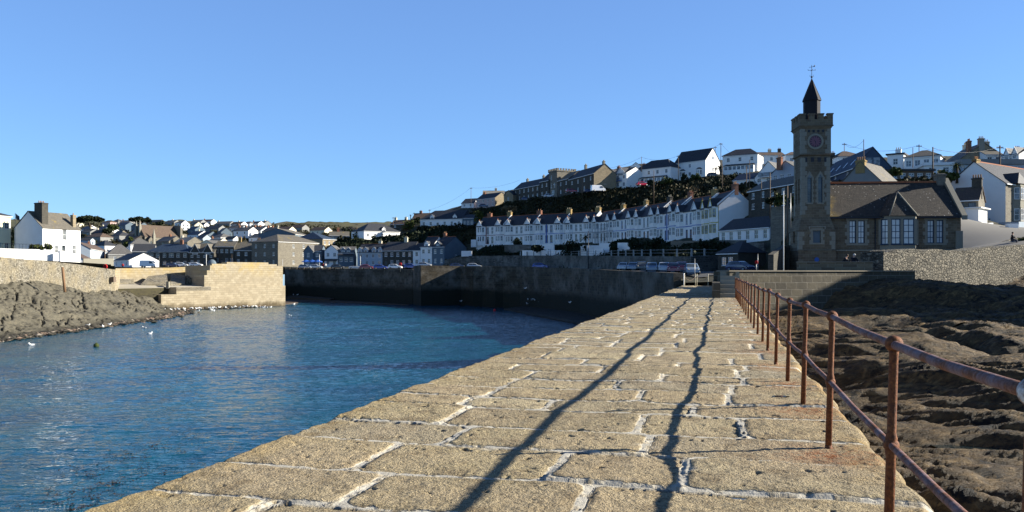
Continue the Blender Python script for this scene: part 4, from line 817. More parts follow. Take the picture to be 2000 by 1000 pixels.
tower_stage(m, 1.33, TZ(424), TZ(303), [(1.33-.62-.17,1.33-.62+.17+.06,lz0,lz1-.3),(1.33+.62-.75+.35,1.33+.62-.75+.35+.40,lz0,lz1-.3)])
m.build('shaft', M['institute'], root)
# quoins & dressed surrounds
m = MB(); zz = TZ(487); k = 0
while zz < TZ(250):
    hq = .42; lo = zz < TZ(449)-hq; up = zz >= TZ(424)
    if zz+hq > TZ(303) and zz < TZ(299): zz = TZ(299)+.02; continue
    if lo or up:
        h2 = 1.69 if lo else (1.33 if zz < TZ(303) else 1.38); wq = .52 if k%2 else .34
        for sx in (-1,1):
            for sy in (-1,1):
                x0 = sx*h2+sx*.018; x1 = sx*(h2-wq); y0 = cy+sy*(h2+.018); y1 = cy+sy*(h2-(.34 if k%2 else .52))
                m.box(min(x0,x1),max(x0,x1),min(y0,y1),max(y0,y1),zz+.01,zz+hq-.01)
    k += 1; zz += hq
m.build('quoins', M['granite'], root)
m = MB()   # window surrounds
yf = cy-1.33
for xc in (-.555,.31+.0):
    pass
WX = [(-.62-.17,-.62+.23),(.22,.62)]
for (x0,x1) in WX:
    xm = (x0+x1)/2; m.mi = 0
    for q in range(9):
        z0 = lz0+q*(lz1-.3-lz0)/9; z1 = lz0+(q+1)*(lz1-.3-lz0)/9; e = .16 if q%2 else .26
        m.box(x0-e,x0-.003,yf-.025,yf+.1,z0+.01,z1-.01); m.box(x1+.003,x1+e*.8,yf-.025,yf+.1,z0+.01,z1-.01)
    m.raw([(x0-.2,yf-.03,lz1-.3),(x0,yf-.03,lz1-.3),(xm,yf-.03,lz1+.05),(x1,yf-.03,lz1-.3),(x1+.2,yf-.03,lz1-.3),(xm,yf-.03,lz1+.36)],[(0,1,2,5),(2,3,4,5)])
    m.mi = 0; m.box(x0-.12,x1+.12,yf-.06,yf+.1,lz0-.14,lz0-.003)
m.build('window_surround', M['granite'], root)
for (x0,x1) in WX:
    xm = (x0+x1)/2; g = MB(); yy = yf+.15; g.poly([(x0,yy,lz0),(x1,yy,lz0),(x1,yy,lz1-.3),(x0,yy,lz1-.3)]); g.poly([(x0,yf-.012,lz1-.3),(x1,yf-.012,lz1-.3),(xm,yf-.012,lz1+.05)]); g.mi = 1
    for q in range(1,9): z = lz0+q*(lz1-.3-lz0)/9; g.box(x0,x1,yy-.03,yy-.002,z-.015,z+.015)
    g.box(x0,x0+.04,yy-.05,yy-.002,lz0,lz1-.3); g.box(x1-.04,x1,yy-.05,yy-.002,lz0,lz1-.3); g.build('lancet_window',[M['glass'],M['navy_frame']],root)
g = MB(); y1 = cy-1.69; g.poly([(-.36,y1+.2,TZ(474)),(.36,y1+.2,TZ(474)),(.36,y1+.2,TZ(446.5)-.18),(-.36,y1+.2,TZ(446.5)-.18)]); g.build('shuttered_window', M['bluegrey'], root)
m = MB()
for q in range(5):
    z0 = TZ(474)+q*.27; e = .2 if q%2 else .34
    m.box(-.36-e,-.363,y1-.03,y1+.1,z0,z0+.26); m.box(.363,.36+e,y1-.03,y1+.1,z0,z0+.26)
m.box(-.7,.7,y1-.05,y1+.1,TZ(474)-.16,TZ(474)-.003); m.box(-.55,.55,y1-.04,y1+.1,TZ(446.5)-.177,TZ(446.5)+.1); m.box(-.78,.78,y1-.14,y1-.041,TZ(444)-.0,TZ(444)+.1); m.box(-.78,-.68,y1-.14,y1-.041,TZ(448),TZ(444)-.001); m.box(.68,.78,y1-.14,y1-.041,TZ(448),TZ(444)-.001)
m.build('lower_window_surround', M['granite'], root)
m = MB(); tower_stage(m, 1.38, TZ(299), TZ(250), [])
m.frust(0,cy,TZ(303),1.33,TZ(301),1.52); m.frust(0,cy,TZ(301),1.52,TZ(299),1.48)
m.frust(0,cy,TZ(250),1.40,TZ(245),1.56)
m.build('clock_stage', M['institute'], root)
m = MB()
for k in range(4): x = -.95+k*.63; m.box(x-.16,x+.16,cy-1.33-.012,cy-1.30,TZ(315),TZ(306))
for k in range(6): x = -1.1+k*.44; m.box(x-.11,x+.11,cy-1.38-.012,cy-1.35,TZ(257),TZ(252))
m.build('corbel_slots', M['dark_paint'], root)
m = MB(); m.frust(0,cy,TZ(245),1.60,TZ(243.5),1.60); m.frust(0,cy,TZ(243.5),1.54,TZ(232),1.54)
crenels(m,-1.54,1.54,cy-1.54,cy+1.54,TZ(232),.45,.52,.50,.3); m.build('parapet', M['institute'], root)
# clock
yc = cy-1.38; zc = TZ(275); m = MB(); n = 40
def ring(m, r0,r1,y0,y1,zc=zc,xc=-.06):
    v = []; 
    for k in range(n):
        a = 2*math.pi*k/n; ca,sa = math.cos(a),math.sin(a); v += [(xc+r0*ca,y0,zc+r0*sa),(xc+r1*ca,y0,zc+r1*sa),(xc+r0*ca,y1,zc+r0*sa),(xc+r1*ca,y1,zc+r1*sa)]
    f = []
    for k in range(n): a = 4*k; b = 4*((k+1)%n); f += [(a,a+1,b+1,b),(a,b,b+2,a+2),(a+1,a+3,b+3,b+1)]
    m.raw(v,f)
ring(m,.57,.76,yc-.06,yc+.05); clk = m.build('clock_surround', M['granite'], root)
m = MB(); m.raw([(-.06,yc-.02,zc)]+[(-.06+.575*math.cos(2*math.pi*k/n),yc-.02,zc+.575*math.sin(2*math.pi*k/n)) for k in range(n)],[(0,1+k,1+(k+1)%n) for k in range(n)]); fc = m.build('clock_face', m_plain('clock_pink',(.20,.085,.12),.5,.3), root)
m = MB(); ring(m,.52,.56,yc-.03,yc-.021)
for k in range(12):
    a = 2*math.pi*k/12; ca,sa = math.cos(a),math.sin(a); m.raw([(-.06+.36*ca-.035*sa,yc-.028,zc+.36*sa+.035*ca),(-.06+.36*ca+.035*sa,yc-.028,zc+.36*sa-.035*ca),(-.06+.50*ca+.035*sa,yc-.028,zc+.50*sa-.035*ca),(-.06+.50*ca-.035*sa,yc-.028,zc+.50*sa+.035*ca)],[(0,1,2,3)])
m.build('numerals', M['dark_paint'], fc)
for (ang,l,nm) in ((-82,.46,'hand'),(140,.30,'hand')):
    a = R(ang); m = MB(); ca,sa = math.cos(a),math.sin(a); m.raw([(-.06-.03*sa,yc-.045,zc+.03*ca),(-.06+.03*sa,yc-.045,zc-.03*ca),(-.06+l*ca,yc-.045,zc+l*sa)],[(0,1,2)]); m.build(nm, M['dark_paint'], fc)
TS = lambda y: (531-y)*76.9/F
# spire
m = MB(); hs_ = .76; z0 = TS(238); z1 = TS(199); z2 = TS(154); vs = []; 
for zq,rr in ((z0,.80),(z1,.80),(z1+.02,.90),(z1+.12,.86)): 
    for k in range(8): a = R(22.5+45*k); vs.append((rr*math.cos(a),cy+rr*math.sin(a),zq))
vs.append((0,cy,z2)); fs = []
for j in range(3):
    for k in range(8): fs.append((j*8+k,j*8+(k+1)%8,j*8+8+(k+1)%8,j*8+8+k))
for k in range(8): fs.append((24+k,24+(k+1)%8,32))
m.raw(vs,fs)
for k in range(8):
    a = R(22.5+45*k); m.tube([(.86*math.cos(a),cy+.86*math.sin(a),z1+.12),(0,cy,z2)],.025,5)
M['lead'] = m_plain('spire_lead',(.012,.013,.018),.8,.3,6); m.build('spire', M['lead'], root)
m = MB(); zt = TS(128); m.tube([(0,cy,z2-.1),(0,cy,zt)],.025,6); m.ball((0,cy,z2+.12),.09); m.tube([(-.32,cy,TS(138)),(.32,cy,TS(138))],.018,5); m.tube([(0,cy-.32,TS(138)),(0,cy+.32,TS(138))],.018,5)
for sx in (-1,1): m.tube([(0,cy,TS(149)),(sx*.12,cy,TS(151)),(sx*.19,cy,TS(149)),(sx*.14,cy,TS(147))],.018,5); m.tube([(sx*.32,cy,TS(138)),(sx*.36,cy,TS(136.5))],.03,5)
m.tube([(-.24,cy,TS(132.5)),(.2,cy,TS(130.5))],.018,5); m.raw([(.14,cy-.01,TS(131.5)),(.30,cy-.01,TS(131)),(.34,cy-.01,TS(128)),(.22,cy-.01,TS(129.5)),(.14,cy-.01,TS(131.5)+.0)],[(0,1,2,3)]); m.tube([(.16,cy,TS(131)),(.24,cy,TS(130.2)),(.31,cy,TS(128))],[.03,.07,.02],6); m.build('weather_vane', M['dark_paint'], root)
g = MB(); g.raw([(-.04+.22*math.cos(2*math.pi*k/16),cy-1.79,TZ(507)+.22*math.sin(2*math.pi*k/16)) for k in range(16)],[tuple(range(16))]); g.build('blue_plaque', M['blue_paint'], root)

# hall
hl = c0 + Vector((math.cos(AN_),math.sin(AN_)))*1.72 ; Lh = 12.2; ca,sa = math.cos(AN_),math.sin(AN_)
mid = c0 + Vector((ca,sa))*(1.35+Lh/2) + Vector((-sa,ca))*.9
root = empty('institute_hall',(mid.x,mid.y,9.0),AN_,'long stone hall with mossy slate roof, blue framed windows and a central bay','hall'); dep = 7.2; hh = 5.35; rh = 3.45; F_ = face(Lh,dep,'F'); HX = lambda px: (px-1622)/(1878-1622)*Lh
wz0,wz1 = 2.75,4.95
hs = [(HX(1662.5),HX(1675.5),wz0,wz1),(HX(1679.5),HX(1692.5),wz0,wz1),(HX(1814),HX(1827),wz0,wz1),(HX(1831.5),HX(1844.5),wz0,wz1)]
m = MB(); panel(m,F_,-1.5,hh,hs,.22)
for k in 'RLB': panel(m, face(Lh,dep,k), -1.5, hh, [])
m.poly([(-Lh/2,0,hh),(-Lh/2,dep/2,hh+rh),(-Lh/2,dep,hh)]); m.poly([(Lh/2,0,hh),(Lh/2,dep,hh),(Lh/2,dep/2,hh+rh)]); m.build('wall', M['institute'], root)
for (a,b,c,d) in hs: put_window(root,F_,(a+b)/2,c,b-a,d-c,2,4,'curtain','navy_frame',True,.15)
m = MB()
for (a,b) in ((hs[0][0],hs[1][1]),(hs[2][0],hs[3][1])):
    a -= Lh/2; b -= Lh/2
    for q in range(6):
        z0 = wz0+q*(wz1-wz0)/6; z1 = wz0+(q+1)*(wz1-wz0)/6; e = .22 if q%2 else .42; m.box(a-e,a-.003,-.02,.1,z0+.008,z1-.008); m.box(b+.003,b+e,-.02,.1,z0+.008,z1-.008)
    m.box(a-.3,b+.3,-.022,.1,wz1+.003,wz1+.28); m.box(a-.3,b+.3,-.06,.1,wz0-.2,wz0-.003); 
m.box(hs[0][1]-Lh/2+.003,hs[1][0]-Lh/2-.003,-.018,.2,wz0,wz1); m.box(hs[2][1]-Lh/2+.003,hs[3][0]-Lh/2-.003,-.018,.2,wz0,wz1)
m.box(-Lh/2,Lh/2+.05,-.12,-.003,2.0,2.12); m.box(Lh/2-.5,Lh/2+.12,-.16,-.004,-1.5,3.9)
m.build('dressed_stone', M['granite'], root)
roof = gable_roof(-Lh/2,Lh/2-.05,0,dep,hh,rh,.2,.14,'x',.0)
def m_hallroof():
    t = NT('hall_roof_slate'); v = t.wallvec(); b = brick(t,v,.30,.11,.008,(.060,.050,.040),(.030,.027,.023),(.012,.012,.011)); n = t.noise(1.1,5,.6); sp = t.n('ShaderNodeSeparateXYZ'); t.l(t.c,sp.inputs[0])
    lx = t.math('ADD', t.math('MULTIPLY',sp.outputs[0],-.30), t.math('MULTIPLY',n,.9)); col = t.mix(t.step(lx,.98*1.9,1.12*1.9) if False else t.ramp(t.math('MULTIPLY',lx,.4),[(.78,(0,0,0)),(.90,(1,1,1))]), b.outputs[0], (.17,.12,.03))
    vo = t.n('ShaderNodeTexVoronoi'); vo.inputs['Scale'].default_value = 3.2; t.l(t.c,vo.inputs['Vector']); n4 = t.noise(.5,3,.6)
    col = t.mix(t.math('MULTIPLY',t.ramp(vo.outputs['Distance'],[(.12,(1,1,1)),(.2,(0,0,0))]),t.step(n4,.45,.62)), col, (.42,.40,.36))
    return t.out(col,.72,t.bump(t.math('ADD',t.math('MULTIPLY',b.outputs['Fac'],-1),t.math('MULTIPLY',n,.8)),.8,.03),spec=.35)
M['hallroof'] = m_hallroof(); roof = roof.build('roof', M['hallroof'], root)
g = MB(); g.box(-Lh/2,Lh/2-.1,dep/2-.13,dep/2+.13,hh+rh+.1,hh+rh+.28); g.build('ridge_tiles', M['ridge'], roof)
g = MB(); sl = rh/(dep/2)
for (y0,y1,zz0,zz1) in ((-.35,dep/2,hh-.3,hh+rh+.25),(dep+.35,dep/2,hh-.3,hh+rh+.25)):
    x0,x1 = Lh/2-.04,Lh/2+.45; v = [(x0,y0,zz0-.1),(x1,y0,zz0-.1),(x1,y1,zz1-.1),(x0,y1,zz1-.1),(x0,y0,zz0+.32),(x1,y0,zz0+.32),(x1,y1,zz1+.32),(x0,y1,zz1+.32)]; g.raw(v,[(0,1,2,3),(4,5,6,7),(0,1,5,4),(1,2,6,5),(3,0,4,7)])
g.build('gable_coping', M['granite'], roof); chimney(roof, Lh/2-.35, dep/2, hh+rh-1.2, hh+rh+1.0, 'stone_grey', .8, .8, 0)
g = MB(); g.box(-Lh/2,Lh/2-.1,-.32,-.2,hh-.22,hh-.08); xg = HX(1712)-Lh/2; g.tube([(xg,-.1,hh-.2),(xg,-.1,.2)],.05,6); g.build('gutter', M['dark_paint'], root)
# central bay with pointed hipped roof
b0,b1 = HX(1722)-Lh/2, HX(1794)-Lh/2; bwid = b1-b0; ca_ = .62; pj = .8
pl = [(b0,.05),(b0,-.003),(b0+ca_,-pj),(b1-ca_*.75,-pj),(b1,-.003),(b1,.05)]; m = MB(); m.prism(pl,-1.5,wz0-.15); m.prism(pl,wz1+.1,hh-.02)
for (x,y) in (pl[1],pl[2],pl[3],pl[4],((b0+b1)/2-.0,-pj)): m.box(x-.13,x+.13,y-.02,y+.18,wz0-.149,wz1+.099)
by = m.build('bay_window', M['granite'], root)
segs = [(pl[1],pl[2],1),(pl[2],((b0+b1)/2,-pj),1),(((b0+b1)/2,-pj),pl[3],1),(pl[3],pl[4],1)]
for p,q,_ in segs:
    d = Vector((q[0]-p[0],q[1]-p[1])); ln = d.length; pm,fm_ = win_meshes(max(ln-.26,.3),wz1-wz0+.2,2,4,'curtain','navy_frame'); c = ((p[0]+q[0])/2+ .06*(-d.y/ln),(p[1]+q[1])/2+.06*d.x/ln,wz0-.12); wo = link('sash',pm,by,c,math.atan2(d.y,d.x))
    # frame shares the sash as one sub-part
    wo2 = link('sash_frame',fm_,by,c,math.atan2(d.y,d.x))
m = MB(); ap = ((b0+b1)/2+.05,.35,hh+2.35); bk = ((b0+b1)/2+.05,2.45,hh+2.35); e = .2
rp = [(b0-e,0,hh-.02),(b0+ca_-e*.5,-pj-e,hh-.02),(b1-ca_*.75+e*.5,-pj-e,hh-.02),(b1+e,0,hh-.02)]
m.raw(rp+[ap,bk,(b0-e-.3,.3,hh+.02),(b1+e+.3,.3,hh+.02)],[(0,1,4),(1,2,4),(2,3,4),(0,4,5),(3,5,4),(0,3,2,1)]); m.build('bay_roof', M['hallroof'], root)
m = MB(); m.tube([rp[2],ap],.07,5); m.tube([rp[1],ap],.05,5); m.build('hip_tiles', M['granite'], root)
# ------------------------------------------------------------------ masonry materials with tide line
def m_masonry(name, c1, c2, cm, w, h_, mort, tide=None, lichen=None, rub=.03, sc=2.0, dark=.45, weed=(.012,.014,.008), uv='wall'):
    t = NT(name); v = t.wallvec() if uv=='wall' else t.c; v = distort(t, v, 1.2, rub); b = brick(t, v, w, h_, mort, c1, c2, cm, .3); n = t.noise(sc,6,.65); n2 = t.noise(.22,4,.6); n3 = t.noise(9,4,.6)
    col = t.mix(t.math('MULTIPLY',t.step(n,.35,.72),dark), b.outputs[0], tuple(x*.4 for x in c1)); col = t.mix(t.math('MULTIPLY',n3,.5), col, tuple(x*.55 for x in c2))
    lz_ = 1.0
    if 'sunlit' in name:
        s3 = t.n('ShaderNodeSeparateXYZ'); t.l(t.c,s3.inputs[0]); lz_ = t.math('MINIMUM',t.math('MAXIMUM',t.math('MULTIPLY_ADD',s3.outputs[2],.4,-2.9),0.0),1.0)
    if lichen: col = t.mix(t.math('MULTIPLY',t.math('MULTIPLY',lz_,.8),t.step(t.math('ADD',t.math('MULTIPLY',n2,.6),t.math('MULTIPLY',n,.4)),.45,.62)), col, lichen)
    if tide is not None:
        sp = t.n('ShaderNodeSeparateXYZ'); t.l(t.c,sp.inputs[0]); z = t.math('ADD', sp.outputs[2], t.math('MULTIPLY',t.math('SUBTRACT',n2,.5),-3.5)); z = t.math('ADD', z, t.math('MULTIPLY',t.math('SUBTRACT',n,.5),-1.2))
        f = t.math('MULTIPLY_ADD', z, -1/1.2, (tide+.6)/1.2); f = t.math('MINIMUM',t.math('MAXIMUM',f,0),1); col = t.mix(f, col, weed)
    hgt = t.math('ADD', t.math('MULTIPLY',b.outputs['Fac'],-1.2), t.math('ADD',t.math('MULTIPLY',n,.8),t.math('MULTIPLY',n3,.3)))
    return t.out(col, .88, t.bump(hgt,.8,.06))
M['quaywall'] = m_masonry('quay_wall_masonry', (.10,.08,.05),(.03,.026,.019),(.13,.112,.085),1.1,.5,.03,4.4,(.17,.155,.13),.10,.9,.85)
M['pierhead'] = m_masonry('sunlit_granite_masonry', (.44,.38,.27),(.33,.275,.185),(.25,.20,.13),1.35,.55,.016,.9,(.40,.29,.10),.06,.9,.45,(.09,.07,.04))
M['rubble'] = m_masonry('lichened_rubble', (.15,.14,.115),(.05,.047,.04),(.19,.18,.15),.62,.30,.05,None,(.20,.19,.155),.75,1.1,.8)
M['rubblew'] = m_masonry('pale_rubble_wall', (.32,.275,.19),(.13,.115,.09),(.36,.32,.24),.5,.25,.05,None,(.34,.29,.20),.6,1.2,.9)
def m_rubble(name, stops, joint, sc=2.3, pale=(.3,.28,.23), pa=.5):
    t = NT(name); v = distort(t, t.mapv((1,1,1.5)), 1.4, .25); vo = t.n('ShaderNodeTexVoronoi'); vo.inputs['Scale'].default_value = sc; t.l(v, vo.inputs['Vector']); ve = t.n('ShaderNodeTexVoronoi', feature='DISTANCE_TO_EDGE'); ve.inputs['Scale'].default_value = sc; t.l(v, ve.inputs['Vector'])
    n = t.noise(.35,5,.65); n2 = t.noise(5,5,.7); sp = t.n('ShaderNodeSeparateColor'); t.l(vo.outputs['Color'], sp.inputs[0]); col = t.ramp(sp.outputs[0], stops); col = t.mix(t.ramp(ve.outputs['Distance'],[(.03,(1,1,1)),(.10,(0,0,0))]), col, joint)
    col = t.mix(t.math('MULTIPLY',t.step(n,.42,.62),pa), col, pale); col = t.mix(t.step(t.math('ADD',t.math('MULTIPLY',t.noise(.8,7,.75),.8),t.math('MULTIPLY',n2,.2)),.56,.62), col, (.02,.02,.018)); col = t.mix(t.math('MULTIPLY',n2,.5), col, tuple(x*.5 for x in joint))
    return t.out(col, .9, t.bump(t.math('ADD',t.math('MULTIPLY',t.ramp(ve.outputs['Distance'],[(0,(0,0,0)),(.15,(1,1,1))]),1.0),t.math('MULTIPLY',n2,.6)),1.0,.09))
M['rubble'] = m_rubble('dark_rubble_wall',[(.1,(.05,.048,.04)),(.4,(.13,.12,.095)),(.7,(.20,.18,.14)),(.95,(.25,.225,.175))],(.085,.08,.066),3.0,(.22,.205,.165),.55)
M['rubblew'] = m_rubble('lichened_rubble_wall',[(.1,(.09,.085,.07)),(.4,(.22,.20,.16)),(.7,(.34,.31,.25)),(.95,(.44,.41,.34))],(.24,.215,.16),3.3,(.40,.33,.20),.6)
M['retain'] = m_rubble('retaining_rubble_wall',[(.1,(.03,.03,.027)),(.4,(.08,.08,.07)),(.7,(.15,.15,.135)),(.95,(.23,.23,.21))],(.13,.13,.115),1.4,(.19,.19,.17),.45)
M['blockwall'] = m_masonry('large_block_wall', (.14,.12,.08),(.075,.066,.05),(.26,.235,.19),1.15,.46,.028,None,None,.04,2.2,.5)
M['retain'] = m_masonry('retaining_rubble', (.10,.10,.088),(.045,.045,.04),(.18,.18,.165),.7,.35,.04,None,(.22,.22,.20),.5,.8,.6)
M['coping'] = m_plain('granite_coping', (.25,.22,.17), .9, .3, 3, bump=.4)
# ------------------------------------------------------------------ harbour walls
hw_ = strip('harbour_wall', QW[:3], 2.2, -4, [Z(527,267),Z(527,239),Z(526.5,217)], M['quaywall'], 'dark sea stained harbour wall below the row of quayside shops', sub=3)
cp = strip('coping', [(x+.02,y+.02) for x,y in QW[:3]], 1.0, 8.9, [Z(526.4,267),Z(526.4,239),Z(525.9,217)], M['coping'], parent=hw_)
strip('harbour_wall', [(-27.3,216.6),QW[3],QW[4],QW[5]], 1.6, -4, [Z(519.5,215),Z(518,208),Z(519.5,211),Z(520.5,191)], M['quaywall'], 'taller harbour wall with a bright corner left of centre below the grey retaining wall', sub=3)
strip('harbour_wall', QW[5:], 1.2, -4, [Z(520.5,191),Z(523,172),Z(524.5,155),Z(528.5,126),Z(533,98)], M['quaywall'], 'dark curved harbour wall running to the landward end of the pier', sub=4)
m = MB()
for px,D in ((937,205),(980,198)): p = G(px,D); m.prism([(p.x-1.6,p.y-1.2),(p.x+1.6,p.y-2.0),(p.x+1.6,p.y+3),(p.x-1.6,p.y+3)],-4,Z(530,D))
tag(m.build('wall_buttress', M['quaywall']), 'pair of dark stone buttresses against the taller harbour wall', 'buttress')
strip('retaining_wall', [G(868,246),G(900,243),G(1015,222),G(1100,197),G(1180,172),G(1270,144),G(1350,130),G(1402,132)], 4.6, 6, [Z(508,246),Z(500,243),Z(499,222),Z(499,197),Z(499.5,172),Z(500.5,144),Z(501,130),Z(498,132)], M['retain'], 'long grey rubble retaining wall below the white terrace gardens', sub=3)
# garden walls and white fences of the terrace
def gwall(px0,D0,px1,D1,yt,yb,mat,label,name='garden_wall'):
    return strip(name, [G(px0,D0),G(px1,D1)], .3, Z(yb,(D0+D1)/2)-1.5, [Z(yt,D0),Z(yt,D1)], M[mat], label)
f1 = gwall(1020,222,1074,210,489,495,'white','white garden wall with railings beneath the blue doored terrace pair'); gwall(1076,209,1101,203,489,495,'white','second white garden wall beside the terrace steps')
gwall(1055,228,1082,224,477,487,'white','white stepped landing wall in front of the blue doored pair'); gwall(1134,196,1170,190,479,487,'white','long white garden wall right of the dark palm'); gwall(1170,190,1192,186,475,485,'white','white square garden shed wall with a small round mark')
gwall(1160,188,1178,184,486,494,'white','lower white garden wall by the lamp post'); gwall(1134,192,1158,188,487,496,'white','lower white parapet below the dark palm'); gwall(1206,186,1238,180,474,488,'white','large white garden retaining wall left of the dark bush'); 
gwall(1310,166,1365,158,470.5,485,'stone_grey','stone garden wall beneath the large blue trimmed pair'); gwall(985,236,1036,228,478,490,'retain','dark stone garden wall below the second terrace pair')
gwall(1400,150,1455,140,469,500,'retain','curved dark stone wall under the white glazed bungalow'); gwall(1455,140,1492,132,474,505,'retain','dark stone wall beside the lane below the bungalow')
m = MB(); x0 = G(901,240); zt = Z(490,240); m.box(x0.x,x0.x+3.2,x0.y,x0.y+3,zt-1.7,zt); tag(m.build('white_hut', M['white']), 'small flat white hut on the left end of the grey retaining wall', 'hut')
m = MB(); p = G(921,262); zt = Z(468,262); m.box(p.x-.2,p.x+1.6,p.y,p.y+2,zt-2.5,zt); tag(m.build('white_shed', M['white']), 'small white shed at the far left end of the white terrace', 'shed')
# pale posts along the retaining wall top
k = 0
fp = [(1015,223),(1100,198),(1180,173),(1270,145),(1350,131),(1400,133)]
m = MB()
for s in range(5):
    a = G(*fp[s]); b = G(*fp[s+1]); n = max(2,int((b-a).length/4.5))
    for i in range(n):
        q = a+(b-a)*(i/n)+Vector((.2,.6)); z = Z(499.5,q.y); m.frust(q.x,q.y,z-.2,.15,z+1.2,.12)
    for hh_ in (.5,1.05):
        m.tube([(a.x+.2,a.y+.6,Z(499.5,a.y)+hh_),(b.x+.2,b.y+.6,Z(499.5,b.y)+hh_)],.03,4)
tag(m.build('post_and_rail_fence', M['steel']), 'grey post and rail fence along the top of the retaining wall', 'fence')
m = MB(); a = G(1022,224.5); b = G(1101,205); 
for k in range(70): q = a+(b-a)*(k/69); z = Z(497,q.y); m.box(q.x-.05,q.x+.05,q.y-.02,q.y+.02,z-.3,z+.9)
tag(m.build('picket_fence', M['trim']), 'white picket fence in front of the two white garden walls', 'fence')

# ------------------------------------------------------------------ west pier
O_ = Vector((-82.7,181)); d_ = Vector((22.3,28)).normalized(); n2_ = Vector((-d_.y,d_.x))
def UV(u,v): p = O_+d_*u+n2_*v; return (p.x,p.y)
root = empty('west_pier',(-82.7,181,0),0,'sunlit yellow granite pier head on the far side of the harbour mouth','pier')
def wl(mb,name,mat):
    o = mb.build(name, mat, root); o.location = (82.7,-181,0); return o
m = MB(); m.prism([UV(5.5,0),UV(35.8,0),UV(35.2,13),UV(5.5,13)],-4,5.35); m.prism([UV(1.8,.003),UV(5.497,.003),UV(5.497,6),UV(1.8,6)],-4,3.7); wl(m,'lower_wall',M['pierhead'])
m = MB()
t_ = [UV(14.3,.35),UV(35.2,.25),UV(34.8,12.5),UV(14.3,12)]; m.prism(t_,5.3,10.6); m.prism([UV(14.9,.5),UV(33.5,.5),UV(33.5,2),UV(14.9,2)],10.6,11.0); m.prism([UV(19,.6),UV(31,.6),UV(31,3),UV(19,3)],11.003,11.45)
m.prism([UV(12.8,.36),UV(14.297,.36),UV(14.297,6),UV(12.8,6)],5.3,8.2); m.prism([UV(13.5,.37),UV(14.294,.37),UV(14.294,7),UV(13.5,7)],8.203,9.4); wl(m,'head_wall',M['pierhead'])
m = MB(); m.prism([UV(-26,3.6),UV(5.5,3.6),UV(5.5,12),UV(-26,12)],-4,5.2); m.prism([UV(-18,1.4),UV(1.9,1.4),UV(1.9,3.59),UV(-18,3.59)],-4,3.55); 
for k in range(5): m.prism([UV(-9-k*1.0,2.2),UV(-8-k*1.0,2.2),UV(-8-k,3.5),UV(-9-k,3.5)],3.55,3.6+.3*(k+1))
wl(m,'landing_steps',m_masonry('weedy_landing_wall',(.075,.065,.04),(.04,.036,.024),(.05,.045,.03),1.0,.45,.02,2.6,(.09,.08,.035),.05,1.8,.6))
m = MB(); pts = [UV(-26,3.62),UV(5.5,3.62),UV(5.51,.0),UV(14.3,.0),UV(14.3,12),UV(10,18),UV(-22,33),UV(-30,20)]; m.prism(pts,4.5,[5.25,5.3,5.4,5.4,5.9,6.4,7.2,6.6]); wl(m,'slipway',m_plain('slipway_concrete',(.36,.33,.27),.9,.3,.8,bump=.4))
a = G(226,190); b = G(405,207); 
strip('parapet_wall', [tuple(a),tuple(G(330,200)),tuple(b)], .7, 5, [Z(524,190),Z(523,200),Z(519,207)], M['pierhead'], 'low sunlit wall behind the slipway with a red lifebuoy')
m = MB(); q = [G(225,186),G(262,188),G(262,193),G(225,191)]; m.prism([tuple(x) for x in q],5,[6.2,5.6,7.2,7.6]); m.prism([tuple(G(275,186)),tuple(G(328,188)),tuple(G(326,197)),tuple(G(290,195))],5,[6.0,6.0,8.4,8.0]); m.prism([tuple(G(332,189)),tuple(G(362,192)),tuple(G(362,201)),tuple(G(334,199))],5,[6.1,6.1,8.2,8.4])
for k in range(6): m.prism([tuple(G(364,195+k*.9)),tuple(G(377,196+k*.9)),tuple(G(377,199+k)),tuple(G(364,198+k))],5,6.6+k*.42)
tag(m.build('stone_ramp', M['rubblew']), 'sloping cobbled ramps and stone steps against the low sunlit wall', 'ramp')
m = MB(); p = G(328,187); m.frust(p.x,p.y,5,.35,Z(550,187),.3); tag(m.build('mooring_bollard', M['granite']), 'short granite bollard standing on the slipway edge', 'bollard')
m = MB(); p = G(378,212); q = G(404,214); m.tube([(p.x,p.y,Z(523,212)),(q.x,q.y,Z(523,214))],.35,6); m.tube([(p.x,p.y,5),(p.x,p.y,Z(517,212))],.15,6); tag(m.build('footbridge_beam', M['dark_paint']), 'dark beam bridging the gap left of the pier head', 'beam')
m = MB(); p = G(414,207); z = Z(517,207); m.ball((p.x,p.y,z),1.1,10,8,(1.1,1,1.3)); m.frust(p.x,p.y,z-2.4,.9,z-.9,.7); tag(m.build('tarpaulin_cover', M['bluegrey']), 'blue grey tarpaulin covered bundle left of the bright pier head', 'tarpaulin')
# left wall
WL = strip('sea_wall', [(-81,100),(-81.6,125),(-82.6,145),(-83.5,165)], 1.5, -1, [Z(498,105),Z(502,125),Z(513,145),Z(526.5,165)], M['rubblew'], 'pale lichened rubble sea wall curving down from the inn to the slipway', sub=4, rnd=.06)
False and strip('cap', [(-80.9,100),(-81.5,125),(-82.5,145),(-83.4,165)], 1.7, 8.5, [Z(497,105),Z(501,125),Z(512.2,145),Z(525.6,165)], m_plain('ochre_wall_cap',(.44,.35,.20),.9,.3,1), parent=WL, sub=4)
for _o in (WL,): pass
strip('slipway_end_wall', [(-83.5,165),(-94,188)], .8, 3, [Z(526.5,165),Z(526.5,188)], M['pierhead'], 'short end wall closing the slipway beside the rubble sea wall')
m = MB(); p = G(114,132.); zt = Z(522,132); m.tube([(p.x+1.1,p.y,zt-4.2),(p.x+.7,p.y,zt)],.22,7); tag(m.build('drain_pipe', m_plain('rusty_pipe',(.22,.13,.07),.8)), 'rusty upright drain pipe on the pale rubble sea wall', 'pipe')
